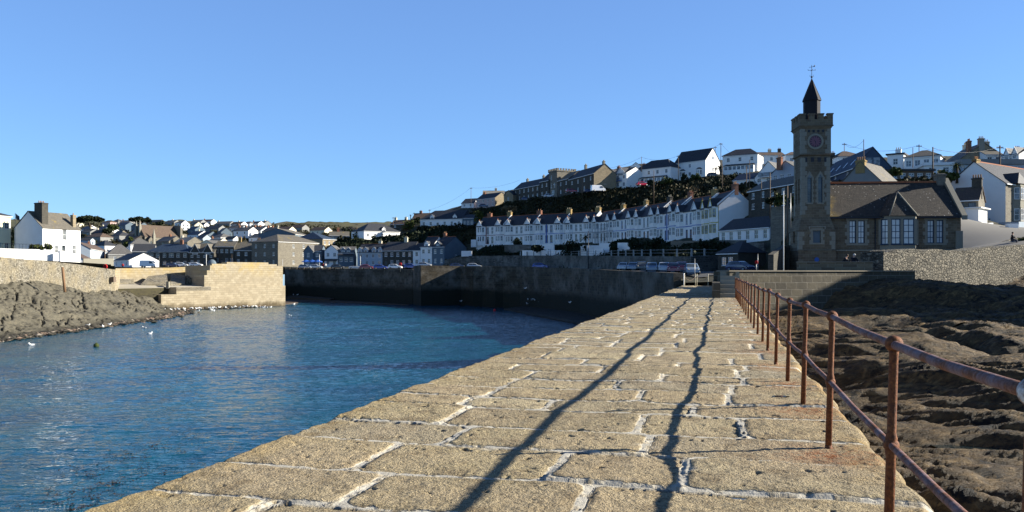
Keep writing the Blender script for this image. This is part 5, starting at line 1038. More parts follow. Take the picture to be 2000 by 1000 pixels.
m = MB(); p = G(222,163.5); z0 = Z(551,163); m.box(p.x-.1,p.x+.6,p.y-1.2,p.y-.2,z0,z0+1.1); tag(m.build('dark_hatch', M['wood']), 'dark square hatch at the end of the pale rubble sea wall', 'hatch')

# ------------------------------------------------------------------ rocks
M['rock_w'] = None
def m_rock(name, c1, c2, c3, weed=None, wz=0, sc=1.0, rough=.8, spec=.3, bmp=1.0, st=(1,1,1)):
    t = NT(name); v = t.mapv(st); n = t.noise(.5*sc,6,.65,v); n2 = t.noise(3*sc,7,.7,v,.8); n3 = t.noise(14*sc,4,.65,v)
    col = t.ramp(n2, [(.32,c1),(.5,c2),(.68,c3)]); col = t.mix(t.math('MULTIPLY',t.step(n,.4,.65),.5), col, tuple(x*.6 for x in c2)); col = t.mix(t.step(t.noise(1.1*sc,8,.78,t.mapv((1.0,.4,1.0))),.55,.62), col, tuple(x*.25 for x in c1))
    if weed:
        sp = t.n('ShaderNodeSeparateXYZ'); t.l(t.c,sp.inputs[0]); z = t.math('ADD', sp.outputs[2], t.math('MULTIPLY',t.math('SUBTRACT',n,.5),-2)); f = t.math('MINIMUM',t.math('MAXIMUM',t.math('MULTIPLY_ADD',z,-1.4,wz*1.4),0),1); col = t.mix(f, col, weed)
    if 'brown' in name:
        s4 = t.n('ShaderNodeSeparateXYZ'); t.l(t.c,s4.inputs[0]); far_shade = t.math('MINIMUM',t.math('MAXIMUM',t.math('ADD',t.math('MULTIPLY_ADD',s4.outputs[1],.02,-1.0),t.math('MULTIPLY_ADD',n,1.6,-.8)),0),1); col = t.mix(far_shade, col, (.010,.009,.008))  # far rocks blend to near black: shade put into the colour
        cr_ = t.noise(1.6,8,.72,t.mapv((.3,2.6,1)),.5); col = t.mix(t.ramp(cr_,[(.36,(1,1,1)),(.45,(0,0,0))]), col, (.008,.006,.004)); n2 = t.math('ADD',n2,t.math('MULTIPLY',cr_,1.2))
    return t.out(col, rough, t.bump(t.math('ADD',n2,t.math('MULTIPLY',n3,.35)),bmp,.12/sc), spec)
def rbf_small(pts):
    C = np.array(pts,float); n = len(C); K = np.zeros((n+3,n+3)); K[:n,:n] = _k(C[:,:2],C[:,:2]); K[:n,n] = 1; K[n,:n] = 1; K[:n,n+1:] = C[:,:2]; K[n+1:,:n] = C[:,:2].T; W_ = np.linalg.solve(K,np.concatenate([C[:,2],[0,0,0]]))
    return lambda x,y: (_k(np.stack([x.ravel(),y.ravel()],1),C[:,:2])@W_[:n]+W_[n]+np.stack([x.ravel(),y.ravel()],1)@W_[n+1:]).reshape(x.shape)
# west rock slope
f_ = rbf_small([(-83.5,90,9),(-83.5,110,8.2),(-83.5,125,7.6),(-83.5,145,6.3),(-84,160,5.2),(-85,172,4.6),(-77,95,4.6),(-76,112,4.6),(-76,128,4.4),(-76,142,3.8),(-78,155,3.2),(-80,168,2.8),(-70,95,1.2),(-70,112,1.0),(-70,128,.8),(-70,142,.6),(-72,158,.4),(-74,172,.2),(-66,100,-.6),(-66,125,-.6),(-66,150,-.8),(-62,130,-2),(-62,160,-2),(-68,175,-.9),(-79,178,.3)])
gx = np.arange(-85.5,-60,.16); gy = np.concatenate([np.arange(70,150,.22),np.arange(150,186,.3)]); A,B = np.meshgrid(gx,gy); h0 = f_(A,B)
cc = A*.8+B*.55; lay = cc*.55+fbm(A*.18,B*.18,3,2)*2.2; saw = (lay-np.floor(lay)); hz = h0 + (np.abs(saw-.35)**.8)*.38*np.clip(h0/1.5,0.1,1) + fbm(A*.22,B*.14,3,4)*1.3*np.clip(h0/2,.25,1) + fbm(A*.6+B*.4,B*.25-A*.15,4,14)*.30*np.clip(h0/2,.25,1) + fbm(A*2.4,B*1.2,3,8)*.12
cr = np.abs(fbm(A*.30+B*.22,B*.10-A*.12,4,12)); hz -= np.clip(.05-cr,0,1)*24*np.clip(h0/2,.1,1)*(fbm(A*.1,B*.1,2,3)>-.12)
cr2 = np.abs(fbm(A*.7+B*.45,B*.22-A*.25,4,15)); hz -= np.clip(.04-cr2,0,1)*8*np.clip(h0/2,.1,1)*(fbm(A*.2,B*.2,2,5)>-.05)
cr3 = np.abs(fbm(A*.15-B*.2,B*.25+A*.2,3,16)); hz -= np.clip(.03-cr3,0,1)*26*np.clip(h0/2,.1,1)*(fbm(A*.15,B*.15,2,8)>.05)
ii = np.arange(A.size).reshape(A.shape); Q_ = np.stack([ii[:-1,:-1],ii[:-1,1:],ii[1:,1:],ii[1:,:-1]],-1).reshape(-1,4)
tag(link('shore_rock', npmesh('shore_rock', np.stack([A.ravel(),B.ravel(),hz.ravel()],1), Q_, m_rock('grey_shore_rock',(.045,.040,.03),(.105,.096,.070),(.15,.13,.088),(.02,.018,.012),.9,1.0,.8,.3,.8,(1,.5,1)))), kind='structure')
# east rock platform
ER = rbf_small([(2.5,0,3.6),(6,5,4.1),(12,5,4.0),(25,5,4.0),(40,5,3.8),(4.5,10,4.4),(12,12,4.4),(25,14,4.5),(45,15,4.4),(7,20,4.9),(15,22,5.0),(30,24,5.2),(50,25,5.2),(9.5,30,5.3),(20,34,5.8),(35,38,6.4),(55,40,6.8),(12.5,42,5.8),(20,45,6.1),(30,50,7.1),(16,52,6.7),(24,54,7.0),(29,57,7.6),(38,60,7.6),(47,70,7.5),(60,75,7.8),(80,75,8.0),(95,90,8.0),(95,30,5),(95,5,3.8),(30,-10,3.5),(0,-10,3)])
gs = [];
def erock(name,xs,ys,extra=0):
    A,B = np.meshgrid(xs,ys); h0 = ER(A,B); ca_,sa_ = math.cos(R(-17)),math.sin(R(-17)); u = A*ca_+B*sa_; v = -A*sa_+B*ca_
    wv = v+fbm(u*.05,v*.07,3,21)*5.0+fbm(u*.3,v*.5,3,28)*.5; lay = wv*.62; fr = lay-np.floor(lay); st = np.where(fr<.88, fr/.88, (1-fr)/.12); amp = .45+.5*(fbm(u*.05,v*.12,2,23)+.5)
    lay2 = (v+fbm(u*.08,v*.15,3,31)*2.6+fbm(u*.8,v*1.2,2,32)*.15)*1.9; fr2 = lay2-np.floor(lay2); st2 = np.where(fr2<.88, fr2/.88,(1-fr2)/.12)
    w1 = v+fbm(u*.10,v*.12,2,20)*2.2; big = fbm(u*.055,w1*.17,2,24)*1.7; med = np.abs(fbm(u*.13+w1*.05,w1*.62,2,25)); sm = np.abs(fbm(u*.30+5,w1*1.9,2,27)); ti = fbm(u*.9,w1*5.5,3,29)
    hz = h0 + big + np.minimum(med,.32)*2.1-.35 + np.minimum(sm,.3)*.62-.1 + ti*.13 + np.abs(fbm(u*.75+9,w1*3.6,2,36))*.26 + fbm(u*3,v*9,2,30)*.05
    far = np.clip((B-26)/25,0,1); hz += far*fbm(u*.09,v*.2,3,33)*.9 + 15.5*np.exp(-(((A-59)/10.5)**2+((B-51)/17.)**2)**2)   # rocky headland off to the right, casts the shade seen in the photo
    # keep clear of pier
    t_ = A*AN.x+B*AN.y; hz = np.where(t_<6, np.minimum(hz, 6.6+np.clip(t_-1.3,0,9)*1.2), hz)
    ok = (t_>1.0) & inpoly(A,B,[(0,-20),(100,-20),(140,92),(95,93.2),(47,73.3),(30,61.5),(29,58),(14.6,52),(14.6,51.5),(0,0)]); ii = np.arange(A.size).reshape(A.shape); Q_ = np.stack([ii[:-1,:-1],ii[:-1,1:],ii[1:,1:],ii[1:,:-1]],-1).reshape(-1,4); Q_ = Q_[ok.ravel()[Q_].all(1)]
    return A,B,hz,Q_
mrk = m_rock('brown_weedy_rock',(.016,.011,.006),(.095,.060,.024),(.27,.18,.075),None,0,1.0,.68,.3,1.0,(.6,1.6,1))
A,B,hz,Q_ = erock('a',np.arange(1,33,.075),np.arange(1.5,36.001,.07)); V1 = np.stack([A.ravel(),B.ravel(),hz.ravel()],1)
A,B,hz2,Q2 = erock('b',np.arange(1,75,.14),np.arange(36.0,80,.13)); V2 = np.stack([A.ravel(),B.ravel(),hz2.ravel()],1)
A,B,hz3,Q3 = erock('c',np.arange(33,100,.3),np.arange(-8,36.3,.3)); V3 = np.stack([A.ravel(),B.ravel(),hz3.ravel()],1)
tag(link('wave_cut_rock', npmesh('wave_cut_rock', np.concatenate([V1,V2,V3]), np.concatenate([Q_,Q2+len(V1),Q3+len(V1)+len(V2)]), mrk)), kind='structure')
M['pool'] = NT('pool_water').out((.012,.02,.022),.04,spec=.6)
m = MB()   # still water lying in the lowest creases
for (xa,xb,ya,yb,pc) in ((7.2,9.6,11.5,14.5,16),(8.6,12.2,14.5,17.5,15),(9.8,13.5,17.5,20,12)):
    sel = (V1[:,0]>xa)&(V1[:,0]<xb)&(V1[:,1]>ya)&(V1[:,1]<yb); zq = float(np.percentile(V1[sel,2],pc)); m.poly([(xa,ya,zq),(xb,ya,zq),(xb,yb,zq),(xa,yb,zq)])
tag(m.build('rock_pool_water', M['pool']), kind='structure')

# ------------------------------------------------------------------ east side walls
BW = strip('block_wall', [(14.2,51.2),(20,53.4),(29.6,57.6)], 1.3, 3, [9.02,9.02,9.02], M['blockwall'], 'low wall of large squared granite blocks running right from the pier steps', sub=3)
strip('coping', [(14.15,51.1),(20,53.3),(29.65,57.5)], 1.4, 9.023, [9.10,9.10,9.10], M['coping'], parent=BW)
strip('sea_wall', [(28.9,61.0),(31,62.3),(39,67.3),(47,72),(60,78.5),(95,92)], 2.0, 2, [10.55,10.75,10.9,11.5,12.2,12.8], M['rubble'], 'rough grey rubble sea wall in front of the hall and road on the right', sub=6, rnd=.10)
PW = strip('parapet_wall', [tuple(G(1556,62.5)),tuple(G(1705,60.2))], .5, 8, [Z(512.5,62.5),Z(512,60.2)], M['institute'], 'low stone parapet in front of the clock tower with two people behind it')
strip('cap', [tuple(G(1555,62.4)),tuple(G(1706,60.1))], .62, Z(512.4,61)+.003, [Z(510.8,62),Z(510.8,60)], M['coping'], parent=PW)
strip('ramp_wall', [tuple(G(1511,72)),tuple(G(1536,78)),tuple(G(1566,78.5))], .5, 8, [Z(497,72),Z(479,78),Z(478.5,78)], M['stone_dark'], 'stepped dark stone wall left of the clock tower base')
strip('lane_wall', [tuple(G(1505,128)),tuple(G(1562,122))], .5, 8, [Z(404,128),Z(402,122)], M['stone_grey'], 'pale topped stone wall under the palms left of the clock tower')
strip('road_wall', [tuple(G(1882,106)),tuple(G(1916,105))], .35, 12, [Z(430,106),Z(432,105)], M['white'], 'whitewashed garden wall with a gate below the small stone cottage')
strip('road_wall', [tuple(G(1919,105)),tuple(G(1940,106))], .8, 12, [Z(436,105),Z(435,106)], M['white'], 'thick whitewashed wall block right of the garden gate')
strip('road_wall', [tuple(G(1941,112)),tuple(G(1974,108))], .35, 12, [Z(441,112),Z(445,108)], M['cream'], 'cream sloping garden wall under the white gable end')
strip('road_wall', [tuple(G(1950,118)),tuple(G(1990,116)),tuple(G(2060,122))], .35, 12, [Z(434,118),Z(433,116),Z(433,122)], M['paleblue'], 'pale wall along the front of the bay windowed stone house')
m = MB(); p = G(1979,100); z = Z(455,100); m.box(p.x-.7,p.x+.7,p.y,p.y+.5,z-1,z+1.2); m.box(p.x-.6,p.x+.6,p.y-.05,p.y-.002,z-.2,z+1.0); tag(m.build('utility_cabinet', M['trim']), 'white utility cabinet at the roadside on the right', 'cabinet')
strip('kerb_wall', [tuple(G(1940,84)),tuple(G(1975,88)),tuple(G(2060,92))], .4, 8, [Z(480,84),Z(468,88),Z(452,92)], M['rubble'], 'low rubble wall rising along the road on the right')

# steps block at the end of the railing
root = empty('stone_steps',(*PR(52.3,.5),7.4),math.atan2(-AX.x,AX.y),'flight of granite steps at the landward end of the railing','steps')
def loc(t,s,z): return (t-.5,s-52.3,z-7.4)
m = MB()
for k in range(6): m.box(-.42,.80,-2.0+k*.62,4.5-.001*k,-1.0 if k==0 else .27*k,.27*(k+1)-.004)
m.box(-.42,.80,1.72,9.5,-1,1.63); m.build('treads', M['granite'], root)
m = MB(); m.raw([(-.90,-2.6,-.5),(-.425,-2.6,-.5),(-.425,9,-.5),(-.90,9,-.5),(-.90,-2.6,.95),(-.425,-2.6,.95),(-.425,9,1.0),(-.90,9,1.0)],[(0,3,2,1),(4,5,6,7),(0,1,5,4),(1,2,6,5),(2,3,7,6),(3,0,4,7)]); m.box(-.85,-.43,2.0,9.5,1.003,1.65); m.build('side_wall', M['blockwall'], root)
m = MB(); m.prism([PR(55.5,1.25),PR(93,1.35),PR(93,1.9),PR(55.5,1.9)],3,9.0); tag(m.build('passage_wall', M['blockwall']), 'granite wall on the right side of the passage at the landward end of the pier', 'wall')

# ------------------------------------------------------------------ the pier
TL_, TR_ = -4.19, 1.40; PZ = EYE-1.6
rs = np.random.default_rng(11); cs = [-10.0]
while cs[-1] < 96: cs.append(cs[-1]+rs.uniform(.66,1.16))
cs = np.array(cs); SL = []
for i in range(len(cs)):
    j = [TL_-1]; x = TL_+rs.uniform(.7,1.9)
    while x < TR_-.5: j.append(x); x += rs.uniform(.95,2.2)
    j.append(TR_+1); SL.append(np.array(j+[9]*(12-len(j))))
SL = np.array(SL); SH = rs.normal(0,.010,(len(cs),12)); STX = rs.normal(0,.008,(len(cs),12)); STN = rs.random((len(cs),12)); MWS = rs.random((len(cs),12))
def pier_surface(s, t):
    sw = s + (fbm(s*.3,t*.25,2,41))*.10 + fbm(s*4,t*4,2,42)*.010
    tw = t + (fbm(cs[np.clip(np.searchsorted(cs,s.ravel())-1,0,len(cs)-1)].reshape(s.shape)*1.7+3,t*.3,2,43))*.10 + fbm(s*.6,t*.6,2,57)*.05 + fbm(s*5,t*5,2,44)*.012
    ci = np.clip(np.searchsorted(cs, sw.ravel())-1,0,len(cs)-2).reshape(s.shape); ds0 = sw-cs[ci]; ds1 = cs[ci+1]-sw
    J = SL[ci]; k = (tw[...,None] >= J).sum(-1)-1; k = np.clip(k,0,10); j0 = np.take_along_axis(J,k[...,None],-1)[...,0]; j1 = np.take_along_axis(J,k[...,None]+1,-1)[...,0]; dt0 = tw-j0; dt1 = j1-tw
    wS = .015+.013*np.clip(fbm(s*.5,t*.6,3,45)+.62,0,1.2); wT = .022+.018*np.clip(fbm(s*1.2,t*1.2,2,46)+.5,0,1)
    dS = np.minimum(ds0,ds1)-wS; dT = np.minimum(dt0,dt1)-wT; d = np.minimum(dS,dT); r = np.clip(d,0,.14)/.14; rr = np.where((dS<.12)&(dT<.12), np.clip(.12-np.hypot(np.clip(.12-dS,0,1),np.clip(.12-dT,0,1)),0,.12)/.14, r); r = np.minimum(r,rr+.0)
    hs_ = SH[ci,k]+STX[ci,k]*(ds0/(ds0+ds1)-.5)*2
    face_ = hs_ + (1-(1-np.clip(r*2.2,0,1))**2)*.016 - .016 + fbm(s*1.3,t*1.3,3,47)*.020 + fbm(s*7,t*7,3,48)*.012 + fbm(s*26,t*26,2,49)*.008
    pit = np.clip(fbm(s*9,t*9,2,50)-.43,0,1)*.12; face_ -= pit
    mort = -.011+fbm(s*3,t*3,2,51)*.014
    mask = np.clip(.5-(r*.14-.006+fbm(s*16,t*16,2,52)*.020)/.012,0,1); mask *= (fbm(s*1.3,t*1.1,3,53) > -.62)
    sil = np.clip((fbm(s*2.2,t*2.2,3,54)-.42)*5,0,1)*np.clip(1-d*9,0,1); mask = np.maximum(mask,sil)
    dry = face_*(1-mask)+np.maximum(face_,mort)*mask
    low = fbm(s*.18,t*.4,3,55)*.055
    return dry+low, mask, STN[ci,k], d
def pier_strip(s0,s1,ds,dt,name):
    ss = np.arange(s0,s1+ds*.5,ds); ts = np.linspace(0,1,int((TR_-TL_)/dt)+1); S_,Tn = np.meshgrid(ss,ts,indexing='ij')
    eL = TL_ + fbm(S_*.5,S_*0+3,3,61)*.08+fbm(S_*4,S_*0+5,2,62)*.04; eR = TR_ + fbm(S_*1.1,S_*0+9,3,63)*.12+fbm(S_*5,S_*0,2,64)*.04
    T_ = eL+(eR-eL)*Tn; hz,mk,tn,d = pier_surface(S_,T_); ed = np.minimum(T_-eL,eR-T_); hz -= (np.clip(.10-ed,0,.1)/.1)**2*.07
    Xp = S_*AX.x+T_*AN.x; Yp = S_*AX.y+T_*AN.y; V = np.stack([Xp.ravel(),Yp.ravel(),(PZ+hz).ravel()],1); n0,n1 = S_.shape; ii = np.arange(n0*n1).reshape(n0,n1); Q_ = np.stack([ii[:-1,:-1],ii[1:,:-1],ii[1:,1:],ii[:-1,1:]],-1).reshape(-1,4)[:,::-1]
    # skirts
    sk = []; nV = len(V); ext = []
    for col in (0,n1-1):
        b = V[ii[:,col]].copy(); b[:,2] = PZ-.5; ext.append(b); jj = nV+np.arange(n0)+(0 if col==0 else n0); a = ii[:,col]
        qq = np.stack([a[:-1],a[1:],jj[1:],jj[:-1]],-1); sk.append(qq if col==0 else qq[:,::-1])
    V = np.concatenate([V]+ext); Q_ = np.concatenate([Q_]+sk); z2 = np.zeros(2*n0)
    rust = np.zeros(S_.shape)
    for D in RAILD: sp_ = D/AX.y; rust = np.maximum(rust, np.exp(-(((S_-sp_+.05)/.22)**2+((T_-.95)/.30)**2))); rust = np.maximum(rust, .75*np.exp(-(((S_-sp_+.1)/.5)**2+((T_-1.0)/.5)**2)))
    att = dict(mortar=np.concatenate([mk.ravel(),z2]), tone=np.concatenate([tn.ravel(),z2+.5]), rust=np.concatenate([rust.ravel(),z2]), edge=np.concatenate([np.clip(1-ed/.5,0,1).ravel(),z2+1]))
    return npmesh(name, V, Q_, M['pierstone'], True, att)
RAILD = [.38,2.58,4.64,7.17,9.33,11.44,13.8,16.1,18.0,20.3,22.4]+[24.6+2.26*k for k in range(11)]+[49.3]
def m_pier():
    t = NT('pier_granite'); mo = t.attr('mortar'); to = t.attr('tone'); ru = t.attr('rust'); ed = t.attr('edge')
    g1 = t.noise(38,6,.75); g2 = t.noise(110,3,.6); g3 = t.noise(9,6,.65); g4 = t.noise(.9,4,.6); vo = t.n('ShaderNodeTexVoronoi'); vo.inputs['Scale'].default_value = 55; t.l(distort(t,t.c,20,.03),vo.inputs['Vector'])
    base = t.ramp(to, [(0,(.25,.20,.12)),(.3,(.42,.34,.19)),(.55,(.33,.285,.195)),(.8,(.40,.31,.175)),(1,(.50,.425,.26))])
    base = t.mix(t.step(g4,.42,.7), base, t.mix(.45, base, (.40,.30,.20))); base = t.mix(t.math('MULTIPLY',t.step(g3,.30,.62),.45), base, (.38,.32,.215)); base = t.mix(t.math('MULTIPLY',t.step(t.noise(3.2,6,.7),.49,.64),.75), base, (.19,.14,.08))
    base = t.mix(t.math('MULTIPLY',t.ramp(g1,[(.36,(1,1,1)),(.52,(0,0,0))]),.9), base, (.05,.038,.022)); base = t.mix(t.math('MULTIPLY',t.step(g2,.52,.72),.55), base, (.52,.45,.31))
    base = t.mix(t.math('MULTIPLY',t.math('MULTIPLY',ed,t.step(t.noise(2.4,5,.7),.42,.6)),.6), base, (.36,.25,.09))
    base = t.mix(t.math('MULTIPLY',t.math('MULTIPLY',ru,t.step(t.noise(14,4,.7),.36,.62)),1.0), base, (.26,.085,.022))
    mc = t.mix(t.math('MULTIPLY',t.step(g3,.35,.7),.45), (.45,.425,.36), (.22,.19,.14)); col = t.mix(mo, base, mc)
    hgt = t.math('ADD', t.math('MULTIPLY',g1,1.0), t.math('ADD', t.math('MULTIPLY',g3,.8), t.math('MULTIPLY',vo.outputs['Distance'],.5))); hgt = t.math('MULTIPLY', hgt, t.math('MULTIPLY_ADD', mo, -.85, 1))
    return t.out(col, .92, t.bump(hgt,1.0,.03), spec=.2)
M['pierstone'] = m_pier()
PIER = empty('stone_pier',(0,0,0),0,'long granite pier of huge worn slabs with white mortar joints','pier')
for (a,b,ds,dt) in ((-6,3,.06,.06),(3,13,.0125,.0125),(13,30,.03,.025),(30,60,.05,.045),(60,94,.09,.06)):
    o = link('paving', pier_strip(a,b,ds,dt,'paving'), PIER)
m = MB(); a0,a1 = PR(-6,TL_-.0),PR(93,TL_-.0); b0,b1 = PR(-6,TR_+.02),PR(93,TR_+.02)
m.prism([PR(-6,TL_-.9),PR(93,TL_-.4),PR(93,TL_+.08),PR(-6,TL_+.08)],-4,[-4+3.9]*4) if False else None
vs = [(*PR(-6,TL_-.7),-4),(*PR(96,TL_-.7),-4),(*PR(96,TR_+.5),-4),(*PR(-6,TR_+.5),-4),(*PR(-6,TL_+.09),PZ-.09),(*PR(96,TL_+.09),PZ-.09),(*PR(96,TR_-.09),PZ-.09),(*PR(-6,TR_-.09),PZ-.09)]
m.raw(vs,[(0,3,2,1),(4,5,6,7),(0,1,5,4),(1,2,6,5),(2,3,7,6),(3,0,4,7)]); m.build('side_walls', m_masonry('pier_side_masonry',(.34,.29,.19),(.22,.19,.13),(.30,.26,.19),1.1,.5,.02,2.4,(.36,.27,.10),.05,1.6,.4), PIER)
# puddles in the paving
for (px,py,rx,ry) in ((1218,761,.09,.05),(1523,777,.10,.05),(1445,967,.06,.03),(575,978,.12,.06) if False else (1255,615,.25,.14)):
    D = 1.6*F/(py-531); p = P(px,py,D); v = [(p.x+rx*math.cos(a)*(1+.25*math.sin(3*a+px)),p.y+ry*math.sin(a)*1.6*(1+.2*math.cos(2*a)),0) for a in [2*math.pi*k/20 for k in range(20)]]
    s_ = p.x*AX.x+p.y*AX.y; t_ = p.x*AN.x+p.y*AN.y; hq = pier_surface(np.array([[s_]]),np.array([[t_]]))[0][0,0]; m = MB(); m.poly([(x,y,PZ+hq+.002) for x,y,_ in v]); m.build('puddle', M['pool'], PIER)

# railing
def m_rust(name, paint, amt, sc=9):
    t = NT(name); n = t.noise(sc,6,.7); n2 = t.noise(45,4,.7); nn = t.n('ShaderNodeNewGeometry'); 
    ru = t.ramp(n2, [(.3,(.05,.015,.006)),(.5,(.135,.042,.012)),(.7,(.24,.085,.022))]); f = t.step(t.math('ADD',t.math('MULTIPLY',n,.75),t.math('MULTIPLY',n2,.25)),amt,amt+.22)
    return t.out(t.mix(f, ru, paint), .75, t.bump(t.math('ADD',n,n2),.9,.006), spec=.35)
M['rust'] = m_rust('rusted_iron',(.13,.07,.055),.60); M['rustrail'] = m_rust('flaking_painted_iron',(.19,.15,.175),.43,5); M['whitepaint_rust'] = m_rust('white_flaking_paint',(.62,.64,.62),.42,14)
RAIL = empty('railing',(0,0,0),0,'rusty iron two rail railing with ball jointed posts along the pier edge','railing')
RT = .967; HB = 1.187
def rz(D): return PZ + .02*math.sin(D*.9)
def rp(D,z): s = D/AX.y*1.0; s = (D+RT*AX.x)/AX.y if False else (D - RT*AN.y)/AX.y; x,y = PR(s,RT); return Vector((x,y,z))
tilt = .028
for zz,nm in ((HB,'top_rail'),(HB*.5,'middle_rail')):
    m = MB(); pp = []
    for i,D in enumerate([-2.0]+RAILD):
        pp.append(rp(D,rz(D)+zz)+Vector((AN.x,AN.y,0))*tilt*zz)
    q = []
    for i in range(len(pp)-1):
        q.append(pp[i]); q.append((pp[i]+pp[i+1])/2-Vector((0,0,.012)))
    q.append(pp[-1]); m.tube(q,.026 if zz==HB else .022,14); m.build(nm, M['rustrail'], RAIL)
for i,D in enumerate(RAILD):
    b = rp(D,rz(D)-.06); tp = rp(D,rz(D)+HB)+Vector((AN.x,AN.y,0))*tilt*HB; m = MB(); f = lambda k: b+(tp-b)*k; zz = (tp-b).length
    bl = .5*HB+.06; kb = bl/zz
    m.tube([f(0),f(.03),f(.06)],[.035,.034,.029],12); m.tube([f(.0),f(kb-.06),f(kb-.035),f(kb+.035),f(kb+.06),f(.95),f(1)],[.029,.028,.034,.034,.026,.026,.034],12)
    m.ball(f(kb),.045,14,10); m.mi = 1; m.ball(tp+Vector((0,0,.004)),.051,14,10); pst = m.build('post', [M['rust'],M['whitepaint_rust'] if i==1 else M['rust']], RAIL)
# ------------------------------------------------------------------ vegetation
def leaf_quads(C, size, rng, flat=.35):
    n = len(C); a = rng.normal(size=(n,3)); a /= np.linalg.norm(a,axis=1)[:,None]; b = rng.normal(size=(n,3)); b[:,2] *= flat; b = np.cross(a,b); b /= np.linalg.norm(b,axis=1)[:,None]
    s = size*(.6+.8*rng.random(n))[:,None]; V = np.stack([C-a*s-b*s*.5, C+a*s*.2-b*s*.7, C+a*s+b*s*.3, C-a*s*.1+b*s*.7],1).reshape(-1,3); return V, np.arange(4*n).reshape(n,4)
def crown_pts(n, blobs, rng):
    w_ = np.array([b[3]*b[4]*b[5] for b in blobs])**(2/3); k = rng.choice(len(blobs), n, p=w_/w_.sum()); B = np.array(blobs)[k]; d = rng.normal(size=(n,3)); d /= np.linalg.norm(d,axis=1)[:,None]; r = (rng.random(n)**.28)[:,None]
    return B[:,:3]+d*r*B[:,3:6]
def plant(name, px, D, yb, ytop, wpx, label, cat, mat='leaf', n=700, leaf=.35, trunk=0, kind='round', seed=0, group=None):
    rng = np.random.default_rng(seed+int(px)); p = G(px,D); z = Z(yb,D); Hh = (yb-ytop)/F*D; Wd = wpx/F*D/2
    root = empty(name,(p.x,p.y,z),0,label,cat,group); th = Hh*trunk; ch = Hh-th; bl = []
    nb = 14 if kind!='flat' else 16
    for i in range(nb):
        a = rng.random()*6.28; r = rng.random()**.5*.62; f = rng.random()
        if kind == 'flat': bl.append((Wd*r*1.15*math.cos(a), Wd*r*math.sin(a), th+ch*(.62-.35*r+.1*f), Wd*.36, Wd*.36, ch*.20))
        else: bl.append((Wd*r*math.cos(a)*1.1, Wd*r*math.sin(a)*.8, th+ch*(.18+.64*f), Wd*(.30+.2*rng.random()), Wd*.35, ch*(.18+.14*rng.random())))
    V,Q = leaf_quads(crown_pts(n,bl,rng), leaf, rng)
    V[:,2] = np.maximum(V[:,2],-.3); link('crown', npmesh('crown',V,Q,M[mat],False), root)
    if trunk:
        m = MB(); rad = max(.12,Wd*.05)
        for b in bl[:7]:
            lean = (b[0]*.25,b[1]*.25); m.tube([(0,0,-.6),(lean[0]*.4,lean[1]*.4,th*.6),(b[0]*.6,b[1]*.6,th+ch*.15),(b[0],b[1],b[2])],[rad,rad*.75,rad*.4,rad*.12],6)
        m.build('trunk', M['bark'], root)
    return root
def palm(px, D, yb, ytop, wpx, label, seed=0, mat='leaf_dark', nf=26):
    rng = np.random.default_rng(seed+int(px)); p = G(px,D); z = Z(yb,D); Hh = (yb-ytop)/F*D; W_ = wpx/F*D/2; root = empty('palm_tree',(p.x,p.y,z),0,label,'palm tree'); m = MB(); tz = Hh-W_*.8
    m.tube([(0,0,-.5),(.05,0,tz*.5),(0,0,tz)],[.22,.17,.2],8); m.build('trunk', M['bark'], root); f = MB()
    for k in range(nf):
        a = rng.random()*6.28; e = rng.uniform(-.5,1.3); ca,sa = math.cos(a),math.sin(a); prev = None
        for q in range(7):
            t = q/6; r = W_*t*math.cos(e*(1-.3*t)); zz = tz+W_*(t*math.sin(e)-.55*t*t); w_ = .10*W_*(1-t)+.02
            c = (ca*r,sa*r,zz); l = (c[0]-sa*w_,c[1]+ca*w_,c[2]-w_*.5); rr = (c[0]+sa*w_,c[1]-ca*w_,c[2]-w_*.5)
            if prev: f.poly([prev[0],prev[1],c,l]); f.poly([prev[1],prev[2],rr,c])
            prev = (l,c,rr)
    f.build('crown', M[mat], root); return root
plant('pine_tree',176,520,445,418.5,54,'broad dark pine clump on the skyline right of the inn','pine tree','leaf_dark',2600,.75,.30,'flat',1)
plant('pine_tree',153,530,444,424,22,'smaller dark pine showing between the two chimneys of the inn','pine tree','leaf_dark',900,.7,.3,'flat',2)
plant('pine_tree',268,560,448,419.5,36,'spreading dark pine on the skyline beside the church pinnacles','pine tree','leaf_dark',1500,.7,.35,'flat',3)
plant('pine_tree',287,565,446,422,18,'lower pine crown touching the church pinnacle from behind','pine tree','leaf_dark',700,.65,.35,'flat',4)
plant('bush',312,600,441,432,16,'round dark bush on the skyline above the church nave','bush','leaf_dark',500,.6)
plant('bush',209,480,458,446,20,'dark green tree left of the middle gables below the pines','tree','leaf_dark',600,.6,.2)
plant('bush',222,500,452,440,24,'brownish green garden tree below the chimneyed pyramid roof','tree','leaf',700,.6,.2)
plant('bush',626,960,439.5,433.5,9,'lone dark bush on the bare skyline field','bush','leaf_dark',400,.9)
plant('bush',245,345,483,472,13,'small green palm like shrub above the hipped bungalow','shrub','leaf',250,.4)
plant('bush',256,400,470,463,11,'yellow green bush left of the church porch','bush','leaf',250,.4)
